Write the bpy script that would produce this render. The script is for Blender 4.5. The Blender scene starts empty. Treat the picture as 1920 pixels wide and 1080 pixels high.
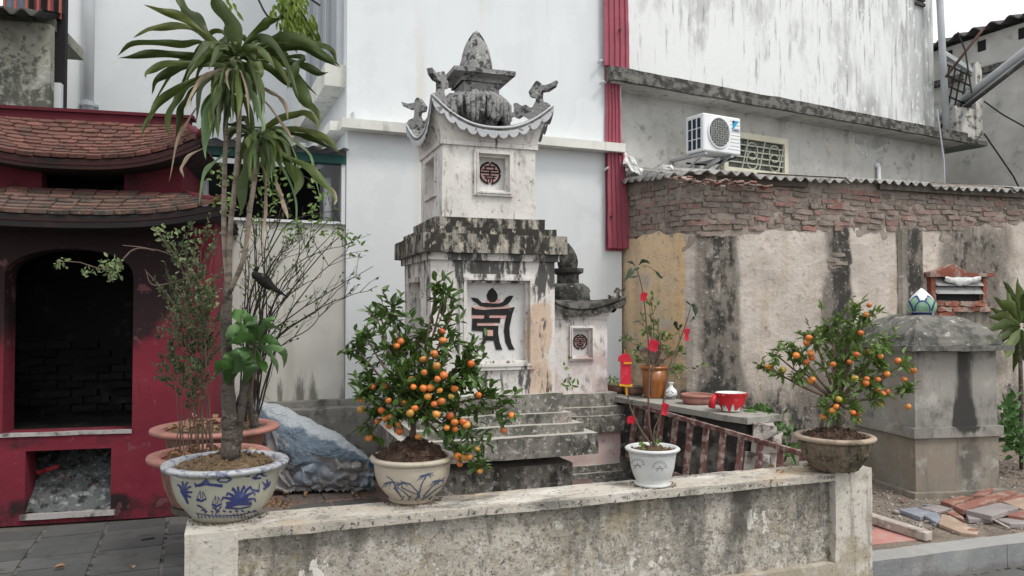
import bpy, bmesh, math, random
from math import sin, cos, pi, radians, sqrt, atan2
from mathutils import Vector, Matrix, noise
random.seed(11)
S = bpy.context.scene
COL = S.collection
FPX = 1450.0
PITCH = math.atan(35 / FPX)
CAM = Vector((0, 0, 1.6))
# ---------------------------------------------------------------- camera, sky, sun, exposure
cd = bpy.data.cameras.new("camera"); cam = bpy.data.objects.new("camera", cd); COL.objects.link(cam)
cam.location = CAM; cam.rotation_euler = (pi / 2 + PITCH, 0, 0)
cd.sensor_width = 36; cd.lens = FPX / 1920 * 36; cd.clip_start = .05; cd.clip_end = 500
S.camera = cam
W = bpy.data.worlds.new("World"); S.world = W; W.use_nodes = True
wn = W.node_tree; wn.nodes.clear()
SUN_EL, SUN_AZ = radians(58), radians(128)      # azimuth clockwise from +Y: sun behind the camera on the right
sky = wn.nodes.new('ShaderNodeTexSky'); sky.sky_type = 'NISHITA'; sky.sun_disc = False
sky.sun_elevation = SUN_EL; sky.sun_rotation = SUN_AZ; sky.air_density = 2; sky.dust_density = 8; sky.ozone_density = 1
hs = wn.nodes.new('ShaderNodeHueSaturation'); hs.inputs['Saturation'].default_value = .14
bg = wn.nodes.new('ShaderNodeBackground'); bg.inputs['Strength'].default_value = .15
wo = wn.nodes.new('ShaderNodeOutputWorld')
cl_ = wn.nodes.new('ShaderNodeMix'); cl_.data_type = 'RGBA'; cl_.inputs[0].default_value = .8     # a closed white cloud cover over the clear sky
cl_.inputs[7].default_value = (7.9, 8.0, 8.15, 1)
wn.links.new(sky.outputs[0], hs.inputs['Color']); wn.links.new(hs.outputs[0], cl_.inputs[6]); wn.links.new(cl_.outputs[2], bg.inputs[0]); wn.links.new(bg.outputs[0], wo.inputs[0])
sl = bpy.data.lights.new("sun", 'SUN'); sl.energy = 1.5; sl.angle = radians(14); sl.color = (1, .95, .88)
so = bpy.data.objects.new("sun", sl); COL.objects.link(so)
sd = Vector((sin(SUN_AZ) * cos(SUN_EL), cos(SUN_AZ) * cos(SUN_EL), sin(SUN_EL)))
so.rotation_euler = sd.to_track_quat('Z', 'Y').to_euler()
S.view_settings.view_transform = 'Standard'; S.view_settings.look = 'None'
S.view_settings.exposure = 0.22; S.view_settings.gamma = 1
S.view_settings.use_curve_mapping = False
S.render.engine = 'CYCLES'
S.cycles.max_bounces = 6

# ---------------------------------------------------------------- helpers: where things stand
def ray(px, py):
    a = (px - 960) / FPX; b = (540 - py) / FPX
    return Vector((a, cos(PITCH) - sin(PITCH) * b, sin(PITCH) + cos(PITCH) * b))
def at(px, py, Y):
    d = ray(px, py); return CAM + d * (Y / d.y)
def onz(px, py, z):
    d = ray(px, py); return CAM + d * ((z - CAM.z) / d.z)
class Fr:
    """a local frame turned by R degrees; u runs along the front, v goes back, z up"""
    def __init__(s, x, y, z, R):
        s.o = Vector((x, y, z)); s.R = radians(R); s.c = cos(s.R); s.s = sin(s.R)
        s.e1 = Vector((s.c, s.s, 0)); s.e2 = Vector((-s.s, s.c, 0))
    def uz(s, px, py, v=0.0):
        d = ray(px, py); p0 = s.o + s.e2 * v
        t = (p0 - CAM).dot(s.e2) / d.dot(s.e2); p = CAM + d * t - s.o
        return p.dot(s.e1), p.z
    def u(s, px, v=0.0): return s.uz(px, 575, v)[0]
    def vz(s, px, py, u):
        d = ray(px, py); p0 = s.o + s.e1 * u
        t = (p0 - CAM).dot(s.e1) / d.dot(s.e1); p = CAM + d * t - s.o
        return p.dot(s.e2), p.z
    def w(s, u, v, z): return s.o + s.e1 * u + s.e2 * v + Vector((0, 0, z))
    def loc(s, p):
        q = Vector(p) - s.o; return Vector((q.dot(s.e1), q.dot(s.e2), q.z))

# ---------------------------------------------------------------- helpers: objects
def thing(name, label, cat, loc=(0, 0, 0), rz=0.0, group=None, kind=None):
    o = bpy.data.objects.new(name, None); COL.objects.link(o); o.empty_display_size = .1
    o.location = loc; o.rotation_euler = (0, 0, rz); o['label'] = label; o['category'] = cat
    if group: o['group'] = group
    if kind: o['kind'] = kind
    return o
def fthing(name, label, cat, fr, group=None):
    return thing(name, label, cat, fr.o, fr.R, group)
def tag(o, label=None, cat=None, group=None, kind=None):
    if label: o['label'] = label
    if cat: o['category'] = cat
    if group: o['group'] = group
    if kind: o['kind'] = kind
    return o
def link_copy(o, parent, mat_local=None, loc=None):
    c = o.copy(); COL.objects.link(c); c.parent = parent
    if mat_local is not None: c.matrix_local = mat_local
    if loc is not None: c.location = loc
    return c
def nz(p, s, k=0):
    return noise.noise(Vector((p[0] * s + k * 17.3, p[1] * s - k * 5.1, p[2] * s + k * 3.7)))
class MB:
    def __init__(s, org=None):
        s.v = []; s.f = []; s.org = Vector(org) if org is not None else None; s.uv = None
    def add(s, vs, fs):
        n = len(s.v); s.v += [Vector(v) for v in vs]; s.f += [tuple(i + n for i in f) for f in fs]
    def grid(s, P, nu, nv, flip=False):
        vs = [P(i / nu, j / nv) for j in range(nv + 1) for i in range(nu + 1)]
        fs = []
        for j in range(nv):
            for i in range(nu):
                a = j * (nu + 1) + i; q = (a, a + 1, a + nu + 2, a + nu + 1)
                fs.append(q[::-1] if flip else q)
        s.add(vs, fs)
    def box(s, x0, x1, y0, y1, z0, z1, seg=None):
        if not seg:
            s.add([(x0, y0, z0), (x1, y0, z0), (x1, y1, z0), (x0, y1, z0), (x0, y0, z1), (x1, y0, z1), (x1, y1, z1), (x0, y1, z1)],
                  [(0, 3, 2, 1), (4, 5, 6, 7), (0, 1, 5, 4), (1, 2, 6, 5), (2, 3, 7, 6), (3, 0, 4, 7)]); return
        nx = max(1, round((x1 - x0) / seg)); ny = max(1, round((y1 - y0) / seg)); nzz = max(1, round((z1 - z0) / seg))
        L = lambda a, b, t: a + (b - a) * t
        s.grid(lambda a, b: (L(x0, x1, a), y0, L(z0, z1, b)), nx, nzz)
        s.grid(lambda a, b: (L(x0, x1, a), y1, L(z0, z1, b)), nx, nzz, True)
        s.grid(lambda a, b: (x0, L(y0, y1, a), L(z0, z1, b)), ny, nzz, True)
        s.grid(lambda a, b: (x1, L(y0, y1, a), L(z0, z1, b)), ny, nzz)
        s.grid(lambda a, b: (L(x0, x1, a), L(y0, y1, b), z1), nx, ny)
        s.grid(lambda a, b: (L(x0, x1, a), L(y0, y1, b), z0), nx, ny, True)
    def obox(s, p, q, w, h, up=(0, 0, 1), r=0):
        """a bar from p to q, w wide, h high"""
        p = Vector(p); q = Vector(q); d = (q - p).normalized(); up = Vector(up)
        sd_ = d.cross(up)
        if sd_.length < 1e-4: sd_ = Vector((1, 0, 0))
        sd_.normalize(); u2 = sd_.cross(d)
        vs = [c + sd_ * (a * w / 2) + u2 * (b * h / 2) for c in (p, q) for a, b in ((-1, -1), (1, -1), (1, 1), (-1, 1))]
        s.add(vs, [(0, 3, 2, 1), (4, 5, 6, 7), (0, 1, 5, 4), (1, 2, 6, 5), (2, 3, 7, 6), (3, 0, 4, 7)])
    def prism(s, poly, y0, y1, fn=None):
        """poly in (x,z), extruded along y"""
        ar = sum(poly[i][0] * poly[(i + 1) % len(poly)][1] - poly[(i + 1) % len(poly)][0] * poly[i][1] for i in range(len(poly)))
        if ar < 0: poly = poly[::-1]
        n = len(poly); fn = fn or (lambda x, y, z: (x, y, z))
        vs = [fn(x, y0, z) for x, z in poly] + [fn(x, y1, z) for x, z in poly]
        fs = [tuple(range(n)), tuple(range(2 * n - 1, n - 1, -1))] + [(i, i + n, (i + 1) % n + n, (i + 1) % n) for i in range(n)]
        s.add(vs, fs)
    def zprism(s, poly, z0, z1):
        ar = sum(poly[i][0] * poly[(i + 1) % len(poly)][1] - poly[(i + 1) % len(poly)][0] * poly[i][1] for i in range(len(poly)))
        if ar < 0: poly = poly[::-1]
        n = len(poly)
        s.add([(x, y, z0) for x, y in poly] + [(x, y, z1) for x, y in poly],
              [tuple(range(n - 1, -1, -1)), tuple(range(n, 2 * n))] + [(i, (i + 1) % n, (i + 1) % n + n, i + n) for i in range(n)])
    def tube(s, pts, rad, n=6, cap=True):
        pts = [Vector(p) for p in pts]; k = len(pts)
        if not hasattr(rad, '__len__'): rad = [rad] * k
        vs = []; prev = None
        for i, p in enumerate(pts):
            d = (pts[min(i + 1, k - 1)] - pts[max(i - 1, 0)]).normalized()
            if prev is None:
                prev = d.orthogonal().normalized()
            a = (prev - d * prev.dot(d)).normalized(); prev = a; b = d.cross(a)
            vs += [p + (a * cos(2 * pi * j / n) + b * sin(2 * pi * j / n)) * rad[i] for j in range(n)]
        fs = [(i * n + j, i * n + (j + 1) % n, (i + 1) * n + (j + 1) % n, (i + 1) * n + j) for i in range(k - 1) for j in range(n)]
        if cap: fs += [tuple(range(n - 1, -1, -1)), tuple((k - 1) * n + j for j in range(n))]
        s.add(vs, fs)
    def lathe(s, prof, n=32, c=(0, 0, 0), mod=None):
        vs = []
        for r, z in prof:
            for j in range(n):
                a = 2 * pi * j / n; rr = r * (mod(a, z) if mod else 1)
                vs.append((c[0] + rr * cos(a), c[1] + rr * sin(a), c[2] + z))
        k = len(prof)
        fs = [(i * n + j, i * n + (j + 1) % n, (i + 1) * n + (j + 1) % n, (i + 1) * n + j) for i in range(k - 1) for j in range(n)]
        fs += [tuple(range(n - 1, -1, -1)), tuple((k - 1) * n + j for j in range(n))]
        s.add(vs, fs)
    def ring(s, x0, x1, z0, z1, hx0, hx1, hz0, hz1, y0, y1, seg=None):
        s.box(x0, x1, y0, y1, z0, hz0, seg); s.box(x0, x1, y0, y1, hz1, z1, seg)
        s.box(x0, hx0, y0, y1, hz0, hz1, seg); s.box(hx1, x1, y0, y1, hz0, hz1, seg)
    def leaf(s, p, d, nrm, L, Wd, fold=.25):
        p = Vector(p); d = Vector(d).normalized(); sd_ = d.cross(Vector(nrm))
        if sd_.length < 1e-4: sd_ = d.orthogonal()
        sd_.normalize(); up = sd_.cross(d) * (Wd * fold)
        b = p; t = p + d * L - up * .6
        l1 = p + d * L * .3 + sd_ * Wd * .5 + up; l2 = p + d * L * .68 + sd_ * Wd * .4 + up * .5
        r1 = p + d * L * .3 - sd_ * Wd * .5 + up; r2 = p + d * L * .68 - sd_ * Wd * .4 + up * .5
        s.add([b, r1, r2, t, l2, l1], [(0, 1, 2, 3), (0, 3, 4, 5)])
    def noisy(s, amp, sc, amp2=0, sc2=0):
        for i, v in enumerate(s.v):
            d = Vector((nz(v, sc, 1), nz(v, sc, 2), nz(v, sc, 3))) * amp
            if amp2: d += Vector((nz(v, sc2, 4), nz(v, sc2, 5), nz(v, sc2, 6))) * amp2
            s.v[i] = v + d
    def mesh(s, name, smooth=False, bevel=0):
        vs = [v - s.org for v in s.v] if s.org is not None else s.v
        me = bpy.data.meshes.new(name); me.from_pydata([tuple(v) for v in vs], [], s.f)
        if bevel:
            bm = bmesh.new(); bm.from_mesh(me)
            bmesh.ops.bevel(bm, geom=bm.edges[:], offset=bevel, segments=1, affect='EDGES', profile=.5)
            bm.to_mesh(me); bm.free()
        if s.uv:
            ul = me.uv_layers.new(name='UVMap')
            for l in me.loops: ul.data[l.index].uv = s.uv[l.vertex_index]
        me.validate(); me.update()
        if smooth: me.shade_smooth()
        return me
    def build(s, name, mat, parent=None, smooth=False, bevel=0):
        me = s.mesh(name, smooth, bevel)
        for m in (mat if isinstance(mat, (list, tuple)) else [mat]): me.materials.append(m)
        o = bpy.data.objects.new(name, me); COL.objects.link(o)
        if parent: o.parent = parent
        elif s.org is not None: o.location = s.org
        return o
def struct(o): o['kind'] = 'structure'; return o
def stuff(o): o['kind'] = 'stuff'; return o

# ---------------------------------------------------------------- helpers: materials
class NT:
    def __init__(s, name):
        s.m = bpy.data.materials.new(name); s.m.use_nodes = True; s.t = s.m.node_tree; s.t.nodes.clear()
    def n(s, typ, **kw):
        nd = s.t.nodes.new('ShaderNode' + typ)
        for k, v in kw.items():
            if k.startswith('_'): setattr(nd, k[1:], v)
        return nd
    def set(s, nd, key, val):
        i = nd.inputs[key]
        if isinstance(val, bpy.types.NodeSocket): s.t.links.new(val, i)
        elif val is not None:
            if isinstance(val, (tuple, list)) and len(val) == 3 and i.type == 'RGBA': val = (*val, 1)
            i.default_value = val
    def math(s, op, a, b=None, clamp=False):
        nd = s.n('Math', _operation=op, _use_clamp=clamp); s.set(nd, 0, a); s.set(nd, 1, b); return nd.outputs[0]
    def vmath(s, op, a, b):
        nd = s.n('VectorMath', _operation=op); s.set(nd, 0, a); s.set(nd, 1, b); return nd.outputs[0]
    def noise(s, vec, scale, detail=4, rough=.55, sc3=None):
        if sc3: vec = s.vmath('MULTIPLY', vec, sc3)
        nd = s.n('TexNoise'); s.set(nd, 'Vector', vec); s.set(nd, 'Scale', scale); s.set(nd, 'Detail', detail); s.set(nd, 'Roughness', rough)
        return nd.outputs[0]
    def ss(s, v, a, b, lo=0.0, hi=1.0):
        nd = s.n('MapRange', _interpolation_type='SMOOTHSTEP')
        for k, x in zip(('Value', 'From Min', 'From Max', 'To Min', 'To Max'), (v, a, b, lo, hi)): s.set(nd, k, x)
        return nd.outputs[0]
    def mix(s, f, a, b):
        nd = s.n('Mix', _data_type='RGBA'); s.set(nd, 0, f); s.set(nd, 6, a); s.set(nd, 7, b); return nd.outputs[2]
def term(T, t, U, Z):
    if t[0] == 'z': return T.ss(Z, t[1], t[2], 0.0, t[3]) if t[1] < t[2] else T.ss(Z, t[2], t[1], t[3], 0.0)
    if t[0] == 'u': return T.ss(U, t[1], t[2], 0.0, t[3]) if t[1] < t[2] else T.ss(U, t[2], t[1], t[3], 0.0)
    _, u0, u1, z0, z1, sf, amt = t
    m = T.math('MULTIPLY', T.ss(U, u0 - sf, u0 + sf), T.ss(U, u1 - sf, u1 + sf, 1.0, 0.0))
    m2 = T.math('MULTIPLY', T.ss(Z, z0 - sf, z0 + sf), T.ss(Z, z1 - sf, z1 + sf, 1.0, 0.0))
    return T.math('MULTIPLY', T.math('MULTIPLY', m, m2), amt)
def wmat(name, base, layers=(), rough=.9, bump=.4, bscale=45, coords='Object', rnd=None, spec=.3, metal=0, vary=.12, vscale=2.5, bdist=.01, translucent=0, top=None):
    T = NT(name); tc = T.n('TexCoord'); vec = tc.outputs[coords]
    sx = T.n('SeparateXYZ'); T.set(sx, 0, vec); U = sx.outputs[0]; Z = sx.outputs[1] if coords == 'UV' else sx.outputs[2]
    if rnd:
        oi = T.n('ObjectInfo'); R = oi.outputs['Random']
        cr = T.n('ValToRGB'); el = cr.color_ramp.elements
        while len(el) < len(rnd): el.new(.5)
        for i, c in enumerate(rnd): el[i].position = i / max(1, len(rnd) - 1); el[i].color = (*c, 1)
        T.set(cr, 0, R); base = cr.outputs[0]
        vec = T.vmath('ADD', vec, T.vmath('MULTIPLY', R, (37., 53., 11.)))
    if coords == 'UV': pass
    nv = T.noise(vec, vscale, 5)
    v = T.ss(nv, .3, .7, 1 - vary, 1 + vary)
    mm = T.n('Mix', _data_type='RGBA', _blend_type='MULTIPLY'); T.set(mm, 0, 1.0); T.set(mm, 6, base)
    cv = T.n('CombineXYZ'); [T.set(cv, i, v) for i in range(3)]
    T.set(mm, 7, cv.outputs[0]); col = mm.outputs[2]
    height = T.noise(vec, bscale, 6, .65)
    for L in layers:
        q = T.noise(vec, L.get('n', 4), L.get('d', 5), L.get('r', .6), L.get('s'))
        for t in L.get('t', ()): q = T.math('ADD', q, term(T, t, U, Z))
        m = T.ss(q, L['lo'], L['hi'], 0.0, L.get('a', 1.0))
        if 'h' in L: height = T.math('ADD', height, T.math('MULTIPLY', m, L['h']))
        col = T.mix(m, col, L['c'])
    if top:      # paler tint on upward faces, painting in the light from above
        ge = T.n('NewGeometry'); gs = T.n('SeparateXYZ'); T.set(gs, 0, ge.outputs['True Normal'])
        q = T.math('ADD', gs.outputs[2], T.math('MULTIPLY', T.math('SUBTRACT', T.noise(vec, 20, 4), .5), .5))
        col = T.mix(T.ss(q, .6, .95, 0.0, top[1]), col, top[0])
    b = T.n('BsdfPrincipled'); T.set(b, 'Base Color', col); T.set(b, 'Roughness', rough); T.set(b, 'Metallic', metal)
    T.set(b, 'Specular IOR Level', spec)
    if bump:
        bp = T.n('Bump'); T.set(bp, 'Height', height); T.set(bp, 'Strength', bump); T.set(bp, 'Distance', bdist)
        T.set(b, 'Normal', bp.outputs[0])
    o = T.n('OutputMaterial'); sh = b.outputs[0]
    if translucent:
        tr = T.n('BsdfTranslucent'); T.set(tr, 'Color', col); ms = T.n('MixShader'); T.set(ms, 0, translucent); T.set(ms, 1, sh); T.set(ms, 2, tr.outputs[0]); sh = ms.outputs[0]
    T.t.links.new(sh, o.inputs[0]); return T.m
def st(c, n=4, lo=.55, hi=.68, s=None, a=1.0, t=(), d=6, r=.65, **k):
    D = dict(c=c, n=n, lo=lo, hi=hi, a=a, t=t, d=d, r=r); D.update(k)
    if s: D['s'] = s
    return D
STREAK = (1., 1., .13); USTREAK = (1., .13, 1.)
BLK = (.018, .018, .018); DKG = (.05, .05, .045); MOSS = (.06, .065, .035); LIME = (.62, .6, .56)
M = {}
M['render_white'] = wmat('white painted render', (.66, .69, .705), [st((.56, .585, .60), 1.2, .45, .7, STREAK, .5), st((.58, .54, .44), 2.2, .60, .72, (1, 1, .04), .45), st((.50, .50, .48), 9, .60, .72, (1, 1, .05), .30), st((.72, .75, .76), .8, .5, .52, None, .35), st((.45, .45, .43), 26, .66, .72, None, .25)], bump=.18, bscale=9, vary=.04, vscale=.6)
M['sill'] = wmat('sill concrete', (.60, .60, .56), [st((.2, .2, .18), 9, .52, .72, STREAK, .6)], bump=.2)
M['cream'] = wmat('cream render stained at the foot', (.52, .52, .48), [st((.33, .32, .27), 5, .5, .75, STREAK, .6), st((.06, .06, .05), 9, .62, .78, STREAK, .75, [('z', 1.15, .7, .17), ('z', 2.2, 2.5, .14)])], bump=.15, vary=.08)
M['plinth'] = wmat('stained plinth concrete', (.24, .235, .215), [st(DKG, 6, .45, .65, None, .8), st((.4, .39, .36), 14, .6, .7, None, .6)], bump=.5)
M['pvc'] = wmat('pale plastic pipe', (.62, .64, .66), bump=0, rough=.45, vary=.04)
M['alu'] = wmat('window aluminium', (.45, .48, .50), bump=0, rough=.35, metal=.5, vary=.03)
M['glass'] = wmat('blue grey glass', (.10, .13, .15), bump=0, rough=.08, spec=.8, vary=.1, vscale=1)
M['green_metal'] = wmat('green painted beam', (.015, .085, .075), bump=.05, rough=.5)
M['roof_metal'] = wmat('pale sheet roof', (.5, .52, .54), bump=.1, rough=.45)
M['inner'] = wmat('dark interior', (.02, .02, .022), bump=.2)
M['steel'] = wmat('painted steel', (.40, .42, .44), bump=.1, rough=.5)
M['black_wire'] = wmat('black cable', (.015, .015, .015), bump=0, rough=.6)
M['crimson'] = wmat('crimson corrugated steel', (.31, .075, .105), [st((.40, .14, .18), 5, .5, .8, STREAK, .6), st((.06, .03, .03), 16, .66, .8, None, .6)], bump=.1, rough=.5, vary=.12)
# ================================================================ GROUND
M['ground'] = wmat('dusty ground', (.10, .095, .085), [st((.05, .05, .045), 3)], bump=.3)
g = MB(); g.box(-60, 60, -30, 80, -.4, -.015); ground = struct(g.build('ground', M['ground']))
M['paver'] = wmat('grey paving', None, [st((.045, .045, .042), 5, .5, .7, None, .7), st((.24, .235, .22), 30, .64, .72, None, .5)], rnd=[(.085, .088, .088), (.105, .105, .10), (.07, .073, .073), (.12, .12, .115)], bump=.35, rough=.8)
M['joint'] = wmat('pale mortar joint', (.13, .128, .12), [st((.03, .03, .03), 12, .45, .6)], bump=.6)
PV = Fr(-2.6, 4.2, 0, 22)
pavement = struct(thing('pavement', 'grey concrete pavement', 'x', PV.o, PV.R)); del pavement['category'], pavement['label']
b = MB(); b.box(-2.2, 6.6, -2.4, 1.62, -.014, -.006); b.build('mortar_bed', M['joint'], pavement)
slabs = []
for k in range(4):
    b = MB(); b.box(-.19, .19, -.118, .118, -.03, 0, .06)
    for i, v in enumerate(b.v):
        e = .004 * nz(v, 9, k)
        b.v[i] = Vector((v.x + .006 * nz(v, 14, k + 1), v.y + .006 * nz(v, 14, k + 2), v.z + e))
    slabs.append(b.mesh('paving_slab'))
    slabs[-1].materials.append(M['paver'])
for j in range(16):
    for i in range(21):
        u = -2.0 + i * .405 + (.0); v = -2.2 + j * .245
        wv = PV.w(u, v, 0)
        if wv.x > -1.1 and v > -.3 - max(0, 1.2 - wv.x) * 0 and wv.x < 1.9: continue
        if wv.x > 1.9 and wv.y > 4.4 + (wv.x - 1.9) * .33: continue
        if wv.y < 1.6: continue
        o = bpy.data.objects.new('paving_slab', random.choice(slabs)); COL.objects.link(o); o.parent = pavement
        o.location = (u, v, random.uniform(-.004, .004)); o.rotation_euler = (random.uniform(-.006, .006), random.uniform(-.006, .006), random.choice((0, pi)))
# brick-red floor inside the enclosure
M['redpaver'] = wmat('worn red brown paving', None, [st((.10, .085, .075), 6, .48, .66, None, .8), st((.3, .28, .25), 25, .66, .74, None, .5)], rnd=[(.17, .115, .095), (.21, .14, .12), (.14, .12, .11)], bump=.4)
PE = Fr(-1.35, 3.4, 0, 20)
court = struct(thing('courtyard_floor', '', 'x', PE.o, PE.R)); del court['category'], court['label']
b = MB(); b.box(-.1, 3.5, -.1, 4.4, -.013, -.007); b.build('mortar_bed', M['joint'], court)
red = []
for k in range(3):
    b = MB(); b.box(-.145, .145, -.145, .145, -.02, .0, .1); b.noisy(.003, 9); red.append(b.mesh('floor_tile')); red[-1].materials.append(M['redpaver'])
for j in range(14):
    for i in range(11):
        o = bpy.data.objects.new('floor_tile', random.choice(red)); COL.objects.link(o); o.parent = court
        o.location = (.1 + i * .3, .1 + j * .3, random.uniform(-.003, .004))

# ================================================================ WHITE BUILDING behind the stupa
F = Fr(-1.614, 7.5, 0, 22.5)
wb = fthing('white_building', 'tall white rendered building rising behind the stone stupas', 'building', F)
V3 = 5.2
uL = Fr(-1.614, 7.5, 0, 22.5).u(117, V3); uR = F.u(1137); uR2 = F.u(1166)
b = MB(); b.box(0, uR2, 0, V3 + .3, 0, 9.5); b.build('wall', M['render_white'], wb)
b = MB(); b.box(uL, 0, V3, V3 + .3, 0, 12.5); b.build('rear_wall', M['render_white'], wb)
u0, z0 = F.uz(650, 228); zt = z0; _, zb = F.uz(650, 246)
b = MB(); b.box(-.07, uR + .16, -.16, 0, zb, zt, .12); b.box(-.16, -.0, 0.0, V3, zb, zt - .004, .2); b.noisy(.004, 5); b.build('ledge', M['sill'], wb)
for u_ in (0.012, ):
    b = MB(); b.box(u_ - .012, u_ + .012, -.012, 0, .6, 9.5); b.build('corner_strip', M['render_white'], wb)
# side window, set in the face that runs back from the corner
v0, zs = F.vz(640, 128, -.02); v1, _ = F.vz(580, 195, -.02)
win = MB(); win.box(-.06, 0, v0, v0 + .07, zs, 9.3); win.box(-.06, 0, v1, v1 + .07, zs, 9.3)
for k in (.35, .62): win.box(-.05, -.002, v0 + (v1 - v0) * k, v0 + (v1 - v0) * k + .05, zs, 9.3)
wf = win.build('window', M['alu'], wb)
for a, c in ((0, .35), (.35, .62), (.62, 1)):
    b = MB(); b.box(-.02, -.004, v0 + (v1 - v0) * a + .05, v0 + (v1 - v0) * c, zs, 9.3); b.build('pane', M['glass'], wf)
b = MB(); b.box(-.2, 0, v0 - .12, v1 + .4, zs - .22, zs - .002, .2); b.build('window_sill', M['sill'], wb)
up, zp = F.uz(165, 212, V3 - .1)
pipe = MB(); pipe.tube([(up, V3 - .1, zp - .9), (up, V3 - .1, 9.9)], .075, 14); po = pipe.build('downpipe', M['pvc'], wb, True)
b = MB(); zc = F.uz(165, 195, V3 - .1)[1]; b.tube([(up, V3 - .1, zc - .03), (up, V3 - .1, zc + .03)], .09, 14); b.box(up - .13, up + .13, V3 - .03, V3, zc - .02, zc + .02); b.build('pipe_clip', M['steel'], po)
for px, py in ((1120, 116), (1124, 155), (1133, 315)):
    u_, z_ = F.uz(px, py); b = MB(); b.tube([(u_ + .1, 0.0, z_), (u_ + .02, -.06, z_), (u_ - .02, -.09, z_ - .02), (u_ - .04, -.07, z_ - .04)], .014, 6); b.build('hook', M['steel'], wb)
u_, z_ = F.uz(661, 213); b = MB(); b.tube([(u_, 0, z_), (u_, -.05, z_), (u_, -.06, z_ - .06)], .012, 6); b.build('tap', M['alu'], wb)

# cream lean-to with a dark opening and green beam, left of the white corner
lt = fthing('lean_to', 'cream walled lean-to with a dark opening under a green beam', 'outbuilding', F)
uA = F.u(360, .03); 
zo = F.uz(560, 418, .03)[1]; zbm = F.uz(560, 303, .03)[1]; zbt = F.uz(560, 287, .03)[1]
b = MB(); b.box(uA, -.004, .03, .18, 0, zo, .3); b.build('wall', M['cream'], lt)
b = MB(); b.box(uA, -.004, .0, .2, zo, zo + .025); b.box(-.045, -.006, .0, .06, zo + .025, zbm); b.build('opening_trim', M['pvc'], lt)
b = MB(); b.box(uA, -.004, -.02, .1, zbm, zbt); b.build('beam', M['green_metal'], lt)
b = MB()
b.grid(lambda a, c: (uA + a * (-.004 - uA), -.18 + c * 1.8, zbt + .03 + c * .28 + .012 * sin(a * 60)), 90, 2)
b.grid(lambda a, c: (uA + a * (-.004 - uA), -.18 + c * 1.8, zbt + .02 + c * .28 + .012 * sin(a * 60)), 90, 2, True); b.build('roof_sheet', M['roof_metal'], lt)
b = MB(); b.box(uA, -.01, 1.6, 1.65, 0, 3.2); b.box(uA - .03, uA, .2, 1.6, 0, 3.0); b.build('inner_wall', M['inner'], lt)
b = MB(); b.tube([(-.13, .3, zo), (-.13, .3, zbm - .1)], .045, 10); b.build('post', M['pvc'], lt, True)
b = MB(); b.tube([(uA + .1, .5, zo), (uA + .1, .5, zbm - .1)], .04, 10); b.build('post', M['pvc'], lt, True)
b = MB(); b.tube([(-.66, -.01, 1.4), (-.65, -.015, 1.15), (-.69, -.01, .95), (-.75, -.012, .78), (-.7, -.012, .73)], .003, 4); b.build('loose_wire', M['black_wire'], lt)
# stepped plinth at the foot of the lean-to
zp1 = F.uz(560, 752, -.05)[1]; zp2 = F.uz(560, 770, -.25)[1]
pl = fthing('stone_plinth', 'low stained stone ledge running along the foot of the cream wall', 'ledge', F)
b = MB(); b.box(-1.6, 1.2, -.26, .02, 0, zp2, .1); b.noisy(.01, 3, .004, 12); b.build('lower_step', M['plinth'], pl)
b = MB(); b.box(-1.6, 1.2, -.06, .025, zp2, zp1, .1); b.noisy(.006, 4, .003, 12); b.build('upper_step', M['plinth'], pl)

# ================================================================ FAR LEFT BUILDING
M['olive'] = wmat('olive grey render', (.30, .30, .25), [st((.14, .14, .11), 6, .45, .65, None, .6), st(DKG, 14, .55, .68, None, .8, [('z', 4.9, 4.1, .18)]), st((.5, .5, .45), 2, .55, .65, None, .5)], bump=.5)
LB = Fr(-5.7, 9.0, 0, 14)
lb = fthing('neighbour_house', 'olive grey house with a corrugated awning at the far left', 'house', LB)
ue, ze = LB.uz(95, 45)
b = MB(); b.box(-3.5, ue, 0, .15, 0, ze, .4); b.build('wall', M['olive'], lb)
M['darkroof'] = wmat('blackened fibre cement', (.06, .058, .055), [st((.2, .19, .17), 12, .55, .7, None, .7)], bump=.4)
def corr(b, P, W_, D_, wave, amp, th=.012, n=None):
    """P(x,y) -> base point; x in 0..W_, y in 0..D_"""
    n = n or int(W_ / wave * 8)
    b.grid(lambda a, c: Vector(P(a * W_, c * D_)) + Vector((0, 0, amp * cos(2 * pi * a * W_ / wave))), n, 3)
    b.grid(lambda a, c: Vector(P(a * W_, c * D_)) + Vector((0, 0, amp * cos(2 * pi * a * W_ / wave) - th)), n, 3, True)
    b.grid(lambda a, c: Vector(P(a * W_, 0)) + Vector((0, 0, amp * cos(2 * pi * a * W_ / wave) - th + th * c)), n, 1)
b = MB(); corr(b, lambda x, y: (-3.5 + x, -.45 + y, ze - .02 + y * .3), 3.5 + ue + .05, .9, .2, .035, .02); b.build('awning', M['darkroof'], lb)
M['rail_red'] = wmat('faded red rail', (.35, .10, .07), bump=0)
M['cloth'] = wmat('clothes', None, rnd=[(.08, .12, .2), (.3, .32, .36), (.25, .05, .06), (.12, .2, .3)], bump=.3, bscale=20)
zr = ze + .32
uX = LB.u(117, .3) - .01
b = MB(); b.box(-3.5, ue - .02, .2, 1.4, ze, ze + .14); b.build('balcony_slab', M['olive'], lb)
for i in range(26):
    x = -2.6 + i * .12
    if x > ue + .1: break
    b = MB(); b.box(x, x + .025, .2, .225, ze + .14, ze + 1.3); b.build('baluster', M['rail_red'], lb)
b = MB(); b.box(-3.5, ue + .1, .19, .235, ze + 1.3, ze + 1.35); b.build('handrail', M['rail_red'], lb)
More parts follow.
